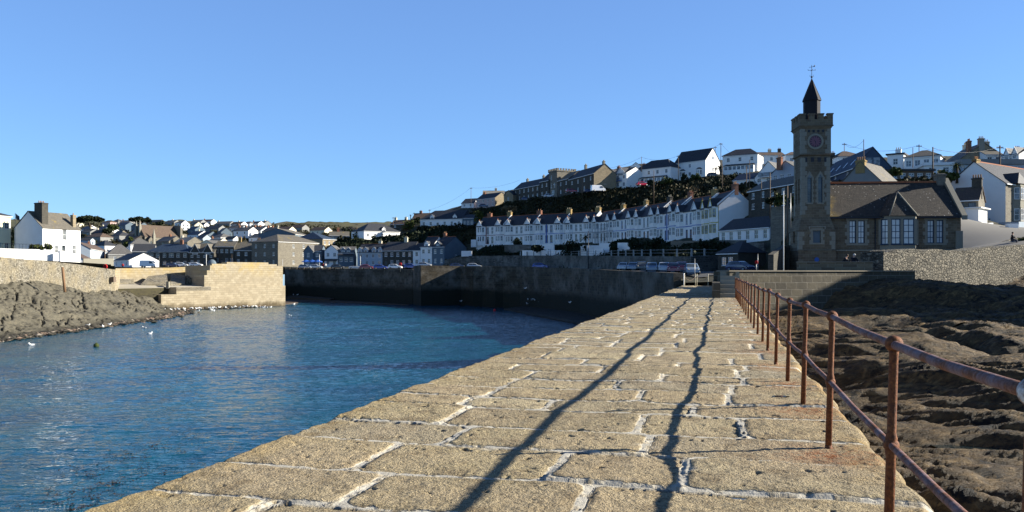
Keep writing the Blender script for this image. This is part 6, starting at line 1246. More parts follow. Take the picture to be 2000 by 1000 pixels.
for px,D,yb,yt,w_,lb,mt in ((700,330,474,452,30,'sunlit green tree left of the hip roofed bungalow','leaf'),(675,380,466,444,44,'dark tree behind the low mossy roofed house','leaf_dark'),(655,340,478,466,24,'dark shrubs right of the schoolhouse','leaf_dark'),(537,400,462,450,14,'feathery dark shrub above the warehouse roof','leaf_dark'),
    (800,316,449,430,26,'brown green tree left of the long white house','leaf'),(812,330,440,425,18,'dark tree in front of the brown gable on the slope','leaf_dark'),(792,318,452,438,20,'dry pale bush between the bungalow and the long white house','leaf_dry'),(936,300,436,412,26,'bright green sunlit tree above the left end of the terrace','leaf'),
    (731,322,472,461,14,'dark shrub at the left corner of the hip roofed bungalow','leaf_dark'),(770,322,470,460,16,'dark shrub at the right corner of the hip roofed bungalow','leaf_dark'),(1003,350,387,376,12,'yellow green bush at the left end of the stone terrace','leaf'),(995,292,412,402,34,'dry brown scrub patch on the slope under the stone terrace','leaf_dry'),(965,290,424,404,30,'grey green shrub mass below the pink fronted house','leaf_dark'),
    (1270,262,362,352,16,'round bush in front of the long dark hipped house','leaf_dark'),(1302,262,360,346,26,'yellow tinged hedge bush left of the steep roofed white house','leaf'),(1335,262,352,340,14,'dark bush below the left bay of the steep roofed house','leaf_dark'),(1360,262,352,338,22,'spreading bush below the right bay of the steep roofed house','leaf'),(1385,255,368,350,32,'bare brown thicket under the steep roofed white house','leaf_dry'),
    (1350,228,376,364,40,'pale feathery reeds on the slope above the terrace chimneys','leaf_dry'),(1400,238,370,352,40,'dark shrubs on the slope right of the bare thicket','leaf_dark'),(1440,235,352,337,44,'dark green bushes under the cream hipped house','leaf_dark'),(1458,215,352,342,26,'yellow green shrub under the glass balcony','leaf'),
    (1012,235,479,465,26,'dark evergreen bush hiding the door of the second terrace pair','leaf_dark'),(1120,190,497,467,44,'large dark bush beside the dark palm in the terrace gardens','leaf_dark'),(1198,184,490,476,18,'small dark bush between the white garden walls','leaf_dark'),(1278,172,490,462,52,'large round dark bush in front of the blue strip pair','leaf_dark'),(1240,178,492,472,32,'dark bush right of the large white retaining wall','leaf_dark'),(1330,155,496,476,60,'dark overgrown garden below the blue trimmed pair','leaf_dark'),(1380,142,494,474,48,'dark shrubs below the yellow trimmed house','leaf_dark'),(1050,214,492,480,24,'low dark bush above the white picket fence','leaf_dark'),
    (1525,124,404,380,28,'sunlit yellow green yucca clump on the lane wall','leaf'),(1552,122,404,384,22,'bushy yucca right beside the clock tower','leaf'),(1505,126,400,386,24,'dark shrub at the foot of the dark stone row','leaf_dark'),
    (1722,122,352,339,20,'pale green shrub right of the modern blue house','leaf'),(1750,124,345,328,34,'large sunlit garden shrub above the flat timber roof','leaf'),(1835,132,352,330,40,'green garden hedge below the white modern wing','leaf'),(1862,128,352,338,24,'green bush left of the big palm trunk','leaf'),(1995,84,482,464,44,'low green bank bush at the right edge beside the road','leaf'),
    (93,166,490,472,16,'green and red shrub in front of the inn wall','leaf'),(68,164,488,477,20,'low dark green shrub behind the terrace railings','leaf'),(80,163,489,481,12,'small bright green shrub between the two inn shrubs','leaf'),(26,185,485,440,14,'dark hedge between the pale yellow house and the inn','leaf_dark')):
    n = int(min(1800,max(260,(w_/F*D)*(yb-yt)/F*D*16))); plant('bush' if yb-yt<26 else 'tree',px,D,yb,yt,w_,lb,'bush' if yb-yt<26 else 'tree',mt,n,.16+.0007*D,0)
palm(1144,190,486,453,26,'dark palm standing in the terrace gardens above the black lamp post',1); palm(1513,136,405,362,26,'tall dark palm in front of the dark stone row',2,nf=30); palm(1406,262,344,318,26,'palm beside the bright gable of the steep roofed house',3,nf=18); palm(1398,264,343,322,16,'slimmer bare palm left of the palm by the bright gable',4,'leaf_dry',14)
palm(1869,130,352,311,30,'large shaggy palm in front of the long glass fronted house',5,'leaf',34); palm(802,340,440,417,7,'thin tall palm on the slope left of the white house with dormers',6,nf=12); palm(809,340,440,413,8,'second thin palm just right of the thinnest palm on the slope',7,nf=12)
# scrub on the slopes
def scrub(name, N, pxs, dlo, dhi, size, mat, hgt=.9, seed=5):
    rng = np.random.default_rng(seed); u = rng.uniform(pxs[0],pxs[-1],N); lo = np.interp(u,pxs,dlo); hi = np.interp(u,pxs,dhi); D = lo+(hi-lo)*rng.random(N); keep = fbm(u*.05,D*.12,3,70)>-.35; u,D = u[keep],D[keep]
    x = (u-1000)/F*D; z = ground_z(x,D); hc = hgt*(.25+1.1*np.clip(fbm(x*.14,D*.14,3,71)+.4,0,1)); C = np.repeat(np.stack([x,D,z],1),7,0); C += rng.normal(size=C.shape)*np.array([.55,.55,0]); C[:,2] += rng.random(len(C))*np.repeat(hc,7)*1.4
    V,Q = leaf_quads(C,size,rng); tag(link(name, npmesh(name,V,Q,M[mat],False)), kind='stuff')
scrub('hillside_scrub', 8500, [820,930,1003,1100,1178,1250,1330,1411,1470], [318,276,262,252,240,215,200,184,182], [322,345,338,300,284,276,268,258,205], .42, 'scrub', 1.3)
scrub('garden_scrub', 3600, [870,930,1043,1158,1240,1321,1404,1440], [245,240,222,180,156,138,133,133], [256,257,241,226,202,175,153,140], .30, 'leaf_dark', .8, 6)
scrub('bank_scrub', 2600, [640,711,780,821,905], [322,300,285,268,260], [345,320,320,312,306], .45, 'leaf_dark', 1.3, 7)
scrub('town_scrub', 2600, [150,300,560,700], [345,440,360,340], [900,880,900,700], .75, 'scrub', 1.6, 9)
scrub('right_hill_scrub', 1500, [1560,1640,1722,1860,2000], [115,118,114,118,132], [135,136,124,136,138], .25, 'scrub', .7, 8)
# shingle
rng = np.random.default_rng(3); N = 3600; yy = rng.uniform(98,200,N); base = np.interp(yy,[98,125,150,172,181,200],[-67.6,-67.9,-68.6,-72,-79,-65]); xx = base+rng.normal(size=N)*1.15+.4
yy2 = rng.uniform(0,24,900); q = [UV(a,-1.6+b) for a,b in zip(rng.uniform(-4,15,900),rng.normal(size=900)*.8)]; xx = np.concatenate([xx,[a for a,_ in q]]); yy = np.concatenate([yy,[b for _,b in q]]); N = len(xx)
ico = np.array([(0,0,1),(.9,0,.2),(.3,.85,.2),(-.7,.5,.2),(-.7,-.5,.2),(.3,-.85,.2),(0,0,-.6)]); fi = np.array([(0,1,2),(0,2,3),(0,3,4),(0,4,5),(0,5,1),(6,2,1),(6,3,2),(6,4,3),(6,5,4),(6,1,5)])
s = rng.lognormal(-1.55,.5,N)[:,None,None]; an = rng.random(N)*6.28; V = ico[None]*s*(.7+.6*rng.random((N,7,1)))*np.array([1.2,1,.6]); c_,s_ = np.cos(an)[:,None],np.sin(an)[:,None]; V = np.stack([V[...,0]*c_-V[...,1]*s_,V[...,0]*s_+V[...,1]*c_,V[...,2]],-1); V += np.stack([xx,yy,rng.random(N)*.28-.05],1)[:,None]
def m_shing():
    t = NT('shingle_stones'); g = t.n('ShaderNodeNewGeometry').outputs['Random Per Island']; return t.out(t.ramp(g,[(.0,(.025,.022,.018)),(.45,(.06,.055,.04)),(.75,(.10,.085,.065)),(.93,(.19,.13,.095)),(.99,(.30,.26,.21))]),.8,t.bump(t.noise(6,4,.6),.5,.03))
tag(link('shingle', npmesh('shingle',V.reshape(-1,3),(fi[None]+7*np.arange(N)[:,None,None]).reshape(-1,3),m_shing(),False)), kind='stuff')
m = MB(); m.prism([(-63.5,205),(-66,212),(-80,262),(-74,266),(-50,240),(-30,216),(-28,213),(-40,222),(-62,240)],-2,.12); tag(m.build('harbour_mud', M['bark']), kind='structure')
m = MB(); m.prism([(-2,186),(3.5,188.8),(14,153),(18.5,125),(21,97),(17.6,96),(14,122),(8,146)],-2,[.3,.9,.9,.9,.9,.4,.2,.1]); tag(m.build('rocky_shore', m_rock('dark_wet_rock',(.012,.012,.01),(.025,.023,.018),(.05,.045,.035),None,0,.6)), kind='structure')
# floating seaweed
N = 170; D = 9*F/(rng.uniform(868,1010,N)-531); px = 330-(9*F/D+531-870)*1.1+rng.normal(size=N)*50-40; xw = (px-1000)/F*D; ok_ = (xw*AN.x+D*AN.y) < -5.2; C = np.stack([xw,D,np.full(N,.02)],1)[ok_]; C = np.repeat(C,6,0)+rng.normal(size=(len(C)*6,3))*np.array([.13,.13,.015]); V,Q = leaf_quads(C,.07,rng); V[:,2] = .03+.03*rng.random(len(V))
tag(link('floating_seaweed', npmesh('floating_seaweed',V,Q,m_plain('seaweed',(.03,.018,.008),.6),False)), kind='stuff')

# ------------------------------------------------------------------ poles, wires, lamps
def pole(px, D, yb, yt, label, r=.11, mat='wood', arm=True, name='telegraph_pole', cat='telegraph pole', taper=.7):
    p = G(px,D); z0 = Z(yb,D)-1.0; z1 = Z(yt,D); m = MB(); root = empty(name,(p.x,p.y,z0),0,label,cat); m.tube([(0,0,0),(0,0,z1-z0)],[r,r*taper],8); m.build('pole', M[mat], root)
    if arm:
        g = MB(); g.box(-.6,.6,-.06,.06,z1-z0-.5,z1-z0-.38)
        for x in (-.5,-.2,.2,.5): g.tube([(x,0,z1-z0-.38),(x,0,z1-z0-.2)],.05,6)
        g.build('cross_arm', M[mat], root)
    return Vector((p.x,p.y,z1-.2))
W1 = pole(920,350,406,366,'telegraph pole on the ridge left of the pink fronted house'); W2 = pole(1253,282,330,306,'telegraph pole behind the long dark hipped roof',arm=False); W3 = pole(1325,262,352,303,'tall telegraph pole left of the steep black roof'); W4 = pole(1397,285,306,286,'short telegraph pole behind the bright gable')
W5 = pole(1408,262,346,279,'tallest telegraph pole right of the steep roofed white house',.14); pole(1411,225,372,320,'telegraph pole on the slope beneath the tallest pole',arm=False); pole(1277,240,393,333,'telegraph pole standing on the scrub slope above the terrace',arm=False); pole(1102,300,388,357,'telegraph pole in front of the stone terrace, left one of two',arm=False); pole(1137,285,396,347,'telegraph pole in front of the stone terrace, right one of two',arm=False)
pole(1458,190,400,325,'thin wooden pole left of the glass balcony bungalow',.13,arm=False); pole(1464,175,378,312,'leaning dark pole in front of the glass balcony',.09,arm=False); pole(1487,150,400,354,'short wooden pole before the dark stone row, left one',arm=False); pole(1504,140,415,337,'taller wooden pole before the dark stone row, with a white insulator box',.13,arm=False)
W6 = pole(1538,112,460,363,'wooden pole just right of the tall white mast',.13,arm=False); pole(1544,105,440,377,'thin steel post right of the tall white mast',.08,'steel',False)
pole(1530.5,70,531,373,'tall slender white mast standing on the forecourt left of the clock tower',.05,'trim',False,'flag_mast','mast',.75)
W7 = pole(1649,205,310,279,'small telegraph pole on the skyline right of the clock tower'); W8 = pole(1687,150,340,272,'tall wooden pole rising in front of the modern blue house',.10,arm=False); W9 = pole(1795,175,306,282,'small telegraph pole behind the mossy hipped bungalow'); W10 = pole(1822,128,352,287,'tall dark telegraph pole right of the mossy bungalow',.14,arm=False); W11 = pole(1953,138,338,284,'tall dark telegraph pole before the white skyline house',.15); pole(1783,150,330,288,'thin dark pole in front of the mossy bungalow windows',.09,arm=False)
pole(697,330,460,437,'telegraph pole left of the hip roofed bungalow'); pole(717,345,455,433,'taller telegraph pole just above the hip roofed bungalow'); pole(768,345,445,424,'small telegraph pole on the slope behind the brown house'); pole(839,350,428,409,'small telegraph pole behind the ridge of the long white house')
pole(1149,168,527,451,'slim black lamp post in front of the retaining wall',.10,'dark_paint',False,'lamp_post','lamp post'); pole(1480,104,529,496,'thin grey post beside the dark stone boathouse car',.07,'steel',False,'sign_post','post'); pole(624,262,522,497,'thin mast on the quay by the picnic tables',.08,'trim',False,'quay_post','post'); pole(552,262,526,506,'thin grey post at the corner of the quay beside the pier head',.05,'trim',False,'quay_post','post'); pole(403,268,523,497,'pale lamp post in front of the twin gabled quay house',.1,'trim',False,'lamp_post','lamp post'); pole(311,268,522,500,'lamp post in front of the blue roofed quay house',.08,'steel',False,'lamp_post','lamp post'); pole(453,275,520,497,'brown lamp post in front of the plain stone quay cottage',.1,'bark',False,'lamp_post','lamp post'); pole(704,252,524,500,'thin mast in front of the grey quay row with dormers',.07,'trim',False,'quay_post','post'); pole(1357,98,541,505,'thin grey sign post in front of the large parked car by the pier',.05,'steel',False,'sign_post','post'); pole(205,300,512,480,'pale wooden pole in front of the lane terrace',.16,'wood',False,'telegraph_pole')
# street lamps with a head
for px,D,yb,yt,lb in ((1090,305,384,360,'street lamp with curved arm in front of the battlemented tower'),(1160,205,445,440,'')):
    if not lb: continue
    p = G(px,D); z0 = Z(yb,D)-.6; z1 = Z(yt,D); root = empty('street_lamp',(p.x,p.y,z0),0,lb,'street lamp'); m = MB(); m.tube([(0,0,0),(0,0,z1-z0-.6),(-.5,0,z1-z0-.05),(-1.4,0,z1-z0)],[.1,.07,.06,.05],6); m.build('pole',M['steel'],root); g = MB(); g.frust(-1.6,0,z1-z0-.12,.32,z1-z0+.05,.25,.16,.12); g.build('lamp_head',M['trim'],root)
def wire(a,b,label,sag=1.2):
    m = MB(); pts = [a.lerp(b,t/14)-Vector((0,0,4*sag*(t/14)*(1-t/14))) for t in range(15)]; m.tube(pts,.028,4); tag(m.build('overhead_wire',M['dark_paint']),label,'wire')
wire(P(840,409.5,350),W1,'overhead wire climbing to the pole left of the pink fronted house'); wire(W1,P(1015,352,340),'overhead wire from the ridge pole to the stone terrace'); wire(P(1160,330,284),W2,'overhead wire above the white twin gabled villa'); wire(W2,W3,'overhead wire above the long dark hipped roof'); wire(W3,W5,'overhead wire passing above the steep black roof'); wire(W5,P(1431,303,262),'service wire slanting down from the tallest pole to the cream hipped house',.2); wire(W7,W8,'overhead wire right of the clock tower spire'); wire(W7,W9,'long overhead wire above the modern blue house',1.6); wire(W9,P(1840,294,176),'overhead wire above the mossy bungalow',.5); wire(W11,P(2030,310,138),'overhead wire leaving the photo at the right edge',.4); wire(W10,W11,'overhead wire between the two dark poles on the right',.9)
# flag by the inn
root = empty('flag_pole',(*G(29.5,172),Z(478,172)),0,'small flagpole with a dark flag left of the inn gable','flagpole'); zt = Z(416,172)-Z(478,172); m = MB(); m.tube([(0,0,0),(0,0,zt)],.05,6); m.build('pole',M['steel'],root)
m = MB(); vs = []; 
for i in range(6):
    for j in range(4): vs.append((.08+.17*i,.08*math.sin(i*1.3+j),zt-.1-j*.36-i*.12))
m.raw(vs,[(i*4+j,i*4+j+1,(i+1)*4+j+1,(i+1)*4+j) for i in range(5) for j in range(3)]); m.build('flag',m_plain('flag_cloth',(.03,.04,.06),.8),root)

# ------------------------------------------------------------------ vehicles
def car_proto(kind='hatch'):
    L = 4.2; W_ = .86
    if kind == 'van': prof = [(-2.5,.35),(-2.5,1.0),(-2.45,2.15),(-2.3,2.28),(.9,2.28),(1.35,2.1),(1.95,1.35),(2.45,1.12),(2.55,.8),(2.5,.35)]; L = 5.1
    elif kind == 'cabrio': prof = [(-2.1,.3),(-2.12,.75),(-1.9,.95),(-.8,1.0),(.5,.98),(.62,.98),(1.7,.85),(2.05,.65),(2.08,.3)]
    else: prof = [(-2.02,.30),(-2.08,.72),(-1.95,1.0),(-1.62,1.38),(-1.2,1.50),(.15,1.50),(.45,1.42),(1.05,1.0),(1.75,.88),(2.05,.68),(2.08,.30)]
    n = len(prof); m = MB(); vs = []
    for y,s in ((-W_,0),(-W_+.10,1),(W_-.10,1),(W_,0)):
        for (x,z) in prof:
            up = max(0,(z-.95)/.6); k = .20*up if kind=='hatch' else .08*up; yy = y*(1-k) ; vs.append((x,yy,z if s or z<.5 else z-.05))
    fs = []
    for j in range(3):
        for i in range(n-1): fs.append((j*n+i,(j+1)*n+i,(j+1)*n+i+1,j*n+i+1))
    fs += [tuple(range(n))[::-1], tuple(3*n+i for i in range(n)), (0,n,2*n,3*n)[::1], ]
    m.raw(vs,fs[:-1],False); m.poly([(prof[0][0],-W_,.3),(prof[0][0],W_,.3),(prof[-1][0],W_,.3),(prof[-1][0],-W_,.3)])
    body = m.mesh('body',M['trim']); parts = [('body',body)]
    g = MB()
    if kind == 'hatch':
        for sy in (-1,1):
            y0 = sy*(W_*1.0+.012); y1 = sy*(W_*.80+.012)
            def q(a,b,c,d): g.poly([a,b,c,d] if sy<0 else [d,c,b,a])
            q((-1.55,y0-sy*.02,1.03),(-.38,y0-sy*.02,1.03),(-.38,y1+sy*.035,1.40),(-1.30,y1+sy*.035,1.40)); q((-.30,y0-sy*.02,1.03),(.88,y0-sy*.02,1.03),(.35,y1+sy*.035,1.38),(-.30,y1+sy*.035,1.40))
        g.poly([(1.02,-.70,1.03),(1.02,.70,1.03),(.50,.60,1.42),(.50,-.60,1.42)]); g.poly([(-1.94,.66,1.04),(-1.94,-.66,1.04),(-1.66,-.58,1.37),(-1.66,.58,1.37)])
    elif kind == 'van':
        g.poly([(1.97,-.76,1.38),(1.97,.76,1.38),(1.40,.70,2.08),(1.40,-.70,2.08)])
        for sy in (-1,1): a = [(.55,sy*.868,1.30),(1.75,sy*.868,1.30),(1.30,sy*.83,1.95),(.55,sy*.83,1.95)]; g.poly(a if sy<0 else a[::-1])
    else:
        g.raw([(.62,-.7,.98),(.62,.7,.98),(.25,.6,1.32),(.25,-.6,1.32)],[(0,1,2,3)]); g.raw([(-.9,-.65,.99),(.4,-.65,.99),(.4,.65,.99),(-.9,.65,.99)],[(0,1,2,3)])
    parts.append(('windows',g.mesh('windows',M['glass'])))
    wx = (1.32,-1.28) if kind!='van' else (1.6,-1.6); tm = m_plain('tyre',(.012,.012,.012),.9) if 'tyre' not in M else M['tyre']; M['tyre'] = tm
    wm_ = MB(); 
    wm_.tube([(0,-.11,0),(0,-.10,0),(0,.10,0),(0,.11,0)],[.25,.32,.32,.25],16); wm_.mi = 1; wm_.tube([(0,-.125,0),(0,.125,0)],[.20,.20],12); wmesh = wm_.mesh('wheel',[M['tyre'],M['steel']])
    hl = MB(); hl.ball((0,0,0),.13,8,6,(.5,1,.7)); hlm = hl.mesh('headlight',M['potw'])
    return parts, wmesh, hlm, wx, L
CARS = {k:car_proto(k) for k in ('hatch','van','cabrio')}
CM = {}
def car(px, D, yb, heading, colour, label, kind='hatch', name='parked_car', cat='car', group=None, zoff=0):
    if colour not in CM:
        t = NT('car_paint_'+str(len(CM))); CM[colour] = t.out(colour,.25,spec=.6); CM[colour].node_tree.nodes['Principled BSDF'].inputs['Coat Weight'].default_value = .6
    p = G(px,D); z = Z(yb,D) if yb else gz(p.x,p.y)+.15; parts,wm_,hl,wx,L = CARS[kind]; root = empty(name,(p.x,p.y,z),R(heading),label,cat,group)
    for nm,me in parts:
        o = link(nm,me,root)
        if nm == 'body': o.material_slots[0].link = 'OBJECT'; o.material_slots[0].material = CM[colour]
    for x in wx:
        for y in (-.80,.80): link('wheel',wm_,root,(x,y,.32))
    for y in (-.6,.6): link('headlight',hl,root,((2.02 if kind!='van' else 2.48),y,.68 if kind!='van' else .95))
    return root
silver=(.45,.47,.50); navy=(.02,.03,.09); blue=(.02,.05,.30); red=(.22,.01,.02); blk=(.015,.016,.02); wht=(.75,.76,.77); sblue=(.18,.24,.32); 
car(290,248,522.5,0,wht,'white panel van parked behind the low sunlit wall on the left','van','parked_van','van')
car(354,262,521,8,silver,'silver car in front of the blue roofed quay house'); car(338,258,522,5,navy,'dark car left of the silver car on the far quay'); car(383,264,521,0,wht,'white car in front of the twin gabled quay house'); car(366,266,521,0,blk,'black car between the silver and the white car on the far quay')
car(596,258,525,-4,sblue,'pale blue car behind the picnic tables'); car(617,259,525,-4,silver,'silver car under the blue parasols behind the picnic tables'); car(659,250,525.5,0,blk,'black estate car between the grey shops and the quay edge'); car(695,247,526,0,silver,'silver open topped car on the quay edge','cabrio'); car(716,244,526,0,red,'dark red car on the quay edge right of the silver open top'); car(743,240,526,0,blue,'bright blue car on the quay edge left of the white car'); car(772,236,525.5,-6,wht,'white hatchback near the red lifebuoy on the quay'); car(803,232,525,-6,blue,'blue car on the quay right of the white hatchback'); car(829,228,522,-5,silver,'car roof showing above the sunlit wall corner')
car(893,221,524.5,0,navy,'dark car under the left end of the grey retaining wall'); car(926,219,524.5,0,silver,'pale roofed car beneath the small white hut'); car(1056,200,525,-20,blue,'blue car alone beneath the middle of the retaining wall')
GR = 'cars parked nose to the harbour wall by the pier'
car(1218,150,None,-110,silver,'silver car at the left end of the row by the pier',group=GR); car(1237,142,None,-108,sblue,'small blue grey car, second in the row by the pier',group=GR); car(1253,140,None,-100,blk,'black car behind the second car of the row by the pier',group=GR); car(1273,124,None,-100,sblue,'blue grey estate with roof bars in the row by the pier',group=GR); car(1297,120,None,-100,silver,'silver blue hatchback between the estate and the red cars',group=GR); car(1315,114,None,-100,red,'dark red car, left one of the two red cars by the pier',group=GR); car(1331,118,None,-95,(.35,.01,.02),'bright red car, right one of the two red cars by the pier',group=GR); car(1351,104,None,-98,sblue,'large grey blue car parked nearest the landward end of the pier',group=GR)
car(1446,112,530.5,-60,navy,'dark navy car in front of the stone boathouse')
car(1116,293,376.5,10,(.30,.01,.04),'red car parked in front of the stone terrace on the crest'); car(1152,284,377,10,navy,'dark blue car right of the red car on the crest'); car(1168,278,374.5,14,wht,'white van parked before the white twin gabled villa','van','parked_van','van'); car(1028,325,392,8,navy,'dark car in front of the left part of the stone terrace'); car(1072,308,386,8,silver,'silver car in front of the battlemented tower'); car(1254,268,363.5,18,(.32,.01,.03),'red car by the long dark hipped house on the crest'); car(1393,262,346,0,blk,'black car in the drive of the steep roofed white house'); car(945,345,405,0,navy,'dark car below the pink fronted house')

# ------------------------------------------------------------------ quay furniture
def bench_proto(x,y,z,rzv,label,group):
    root = empty('picnic_table',(x,y,z),rzv,label,'picnic table',group); m = MB(); m.box(-.9,.9,-.38,.38,.70,.76); m.build('table_top',M['potw'],root)
    for s_ in (-1,1): m = MB(); m.box(-.9,.9,s_*.72-.13,s_*.72+.13,.42,.47); m.build('seat',M['potw'],root)
    for x_ in (-.65,.65): m = MB(); m.raw([(x_-.03,-.75,0),(x_+.03,-.75,0),(x_+.03,-.2,.7),(x_-.03,-.2,.7),(x_-.03,-.65,0),(x_+.03,-.65,0),(x_+.03,-.1,.7),(x_-.03,-.1,.7)],[(0,1,2,3),(7,6,5,4),(0,3,7,4),(1,5,6,2)]); m.raw([(x_-.03,.75,0),(x_+.03,.75,0),(x_+.03,.2,.7),(x_-.03,.2,.7),(x_-.03,.65,0),(x_+.03,.65,0),(x_+.03,.1,.7),(x_-.03,.1,.7)],[(0,3,2,1),(4,5,6,7),(0,4,7,3),(1,2,6,5)]); m.box(x_-.02,x_+.02,-.8,.8,.38,.42); m.build('leg',M['wood'],root)
    return root
b0_ = None
for k,px in enumerate((562,576,590,603,615,627,639)):
    D = 256-k*1.6; p = G(px,D); z = Z(526.3,D)
    if b0_ is None: b0_ = bench_proto(p.x,p.y,z,.1,'pale wooden picnic table in the row along the quay edge','picnic tables along the quay edge')
    else: c = copy_tree(b0_); c.location = (p.x,p.y,z); c.rotation_euler = (0,0,.1+.1*math.sin(k*3))
for px,lb in ((598,'blue parasol, left one of three in front of the gabled shop'),(610,'blue parasol, middle one of three before the gabled shop'),(621,'blue parasol, right one of three before the narrow flat fronted shop')):
    D = 263; p = G(px,D); z = Z(524,D); root = empty('parasol',(p.x,p.y,z),0,lb,'parasol'); m = MB(); m.tube([(0,0,0),(0,0,2.7)],.04,6); m.build('pole',M['steel'],root); m = MB(); n = 8; m.raw([(0,0,2.95)]+[(1.6*math.cos(6.283*k/n),1.6*math.sin(6.283*k/n),2.25) for k in range(n)],[(0,1+k,1+(k+1)%n) for k in range(n)]); m.raw([(1.6*math.cos(6.283*k/n),1.6*math.sin(6.283*k/n),zz) for zz in (2.05,2.25) for k in range(n)],[(k,(k+1)%n,n+(k+1)%n,n+k) for k in range(n)]); m.build('canopy',M['blue_paint'],root)
M['redp'] = m_plain('lifebuoy_red',(.55,.02,.02),.5,.1)
def buoy(px,D,yb,yt,r,label):
    p = G(px,D); z = Z(yb,D); zt = Z(yt,D)-z; root = empty('lifebuoy_stand',(p.x,p.y,z),0,label,'lifebuoy'); m = MB(); m.tube([(0,0,-.5),(0,0,zt-r)],.05,6); m.build('post',M['steel'],root); m = MB(); n = 18; m.tube([(r*.72*math.cos(6.283*k/n),-.1,zt-r+r*.72*math.sin(6.283*k/n)) for k in range(n+1)],r*.28,8,False); m.build('lifebuoy',M['redp'],root); m = MB(); m.ball((0,-.04,zt-r),r*.9,12,8,(1,.12,1)); m.build('housing',M['redp'],root)
buoy(206,166,543,516,.5,'red lifebuoy on a thin post at the top of the slipway'); buoy(782,217,527,513,.45,'red lifebuoy on the quay in front of the white hatchback'); buoy(1477,100,529,509,.22,'dark red lifebuoy beside the dark stone boathouse')
# barrier and chain posts at the end of the pier
p0,p1 = PR(90,-3.75),PR(86.5,-3.65); root = empty('barrier',(p0[0],p0[1],PZ),0,'white panelled barrier at the left edge of the landward end of the pier','barrier')
m = MB(); x1,y1 = p1[0]-p0[0],p1[1]-p0[1]; nx,ny = -y1,x1; l_ = math.hypot(nx,ny); nx,ny = nx/l_*.03,ny/l_*.03
for a in (0,1): m.tube([(x1*a,y1*a,-.2),(x1*a,y1*a,1.45)],.04,8)
for z in (.72,1.4): m.tube([(0,0,z),(x1,y1,z)],.028,6)
m.build('frame',M['trim'],root); m = MB(); m.prism([(-nx,-ny),(x1-nx,y1-ny),(x1+nx,y1+ny),(nx,ny)],.05,.70); m.prism([(-nx,-ny),(x1-nx,y1-ny),(x1+nx,y1+ny),(nx,ny)],.76,1.36); m.build('panel',M['grey'],root)
cps = [(1337,86),(1358.5,88),(1361.5,88.2),(1383,84)]; tops = []
for k,(px,D) in enumerate(cps):
    p = G(px,D); m = MB(); m.tube([(p.x,p.y,PZ-.2),(p.x,p.y,PZ+1.3)],.035,8); m.ball((p.x,p.y,PZ+1.33),.055,8,6); tops.append(Vector((p.x,p.y,PZ+1.1))); tag(m.build('chain_post',M['potw']),['pale chain post, leftmost at the end of the pier','pale chain post, left one of the middle pair','pale chain post, right one of the middle pair','pale chain post, rightmost beside the steps wall'][k],'post')
for a,b,lb in ((0,1,'sagging chain between the two left chain posts'),(2,3,'sagging chain between the two right chain posts')):
    m = MB(); A_,B_ = tops[a],tops[b]; m.tube([A_.lerp(B_,t/10)-Vector((0,0,4*.45*(t/10)*(1-t/10))) for t in range(11)],.025,5); tag(m.build('chain',M['wood']),lb,'chain')
# buoys on the water
for px,D,c,lb in ((966,9*F/76,'redp','small red buoy floating in the harbour near the dark wall'),(188,9*F/146,'leaf','small green float on the water left of the gulls')):
    p = G(px,D); m = MB(); m.ball((p.x,p.y,.12),.32,12,8); m.tube([(p.x,p.y,.4),(p.x,p.y,.52)],.05,6); tag(m.build('mooring_buoy',M[c]),lb,'buoy')

# ------------------------------------------------------------------ gulls
M['gull'] = m_plain('gull_white',(.80,.80,.78),.7,.05); M['gullg'] = m_plain('gull_grey',(.32,.34,.37),.7,.1)
m = MB(); m.ball((0,0,.02),.13,12,8,(1.9,1,.85)); m.ball((.24,0,.16),.075,10,8,(1.15,.9,1)); m.tube([(.14,0,.05),(.2,0,.1),(.24,0,.16)],[.09,.07,.06],8); m.raw([(-.2,-.05,.05),(-.2,.05,.05),(-.42,.06,.07),(-.42,-.06,.07)],[(0,1,2,3)]); m.tube([(.30,0,.155),(.37,0,.14)],[.02,.006],6); m.mi = 1
for s_ in (-1,1): m.ball((-.05,s_*.09,.06),.11,10,6,(2.0,.35,.6))
gull_float = m.mesh('body',[M['gull'],M['gullg']]); g2 = MB(); g2.v = [(x,y,z+.20) for x,y,z in m.v]; g2.f,g2.m,g2.sm = list(m.f),list(m.m),list(m.sm); g2.mi = 1
for s_ in (-1,1): g2.tube([(0,s_*.05,0),(.01,s_*.05,.14)],.012,5)
gull_stand = g2.mesh('body',[M['gull'],M['gullg']]); rng = np.random.default_rng(9)
def gull(x,y,z,st,label,group=None,sc_=1.25):
    o = link('seagull',gull_stand if st else gull_float,None,(x,y,z),float(rng.random()*6.28)); o.scale = (sc_,)*3; tag(o,label,'seagull',group)
GG = 'white gulls crowding the shingle under the pier head'
for k in range(62):
    f = rng.random(); px = 300+250*(f**1.3); off = rng.normal()*5; D = np.interp(px,[300,340,400,450,500,550],[171,172,176,182,190,199])+off*(.6 if px<460 else 1.0)*.9
    u = rng.random(); x,y = UV(*[(px-300)/250*30+rng.normal()*1.5, -2.6-abs(rng.normal())*3.0]) ; st = y < 196 and rng.random()<.65; gull(x,y,.16 if st else .03,st,'white seagull in the flock on the shingle and shallows below the bright pier head',GG)
for px,py,st,lb in ((62,674,0,'lone white gull swimming near the left edge of the photo'),(171,640,1,'white gull standing at the water edge near the middle of the rock'),(201,642,1,'white gull bending down at the water edge'),(213,638,1,'white gull perched on the shingle right of the bending gull'),(282,641,0,'white gull swimming off the end of the shingle'),(292,652,0,'small brownish gull swimming below the white one'),(567,617,0,'white gull swimming right of the pier head corner'),(574,594,0,'white gull swimming close to the pier head corner'),(1119,618,0,'tiny white gull on the dark water by the pier edge')):
    D = 9*F/(py-531); p = G(px,D); gull(p.x,p.y,.12 if st else .03,st,lb)
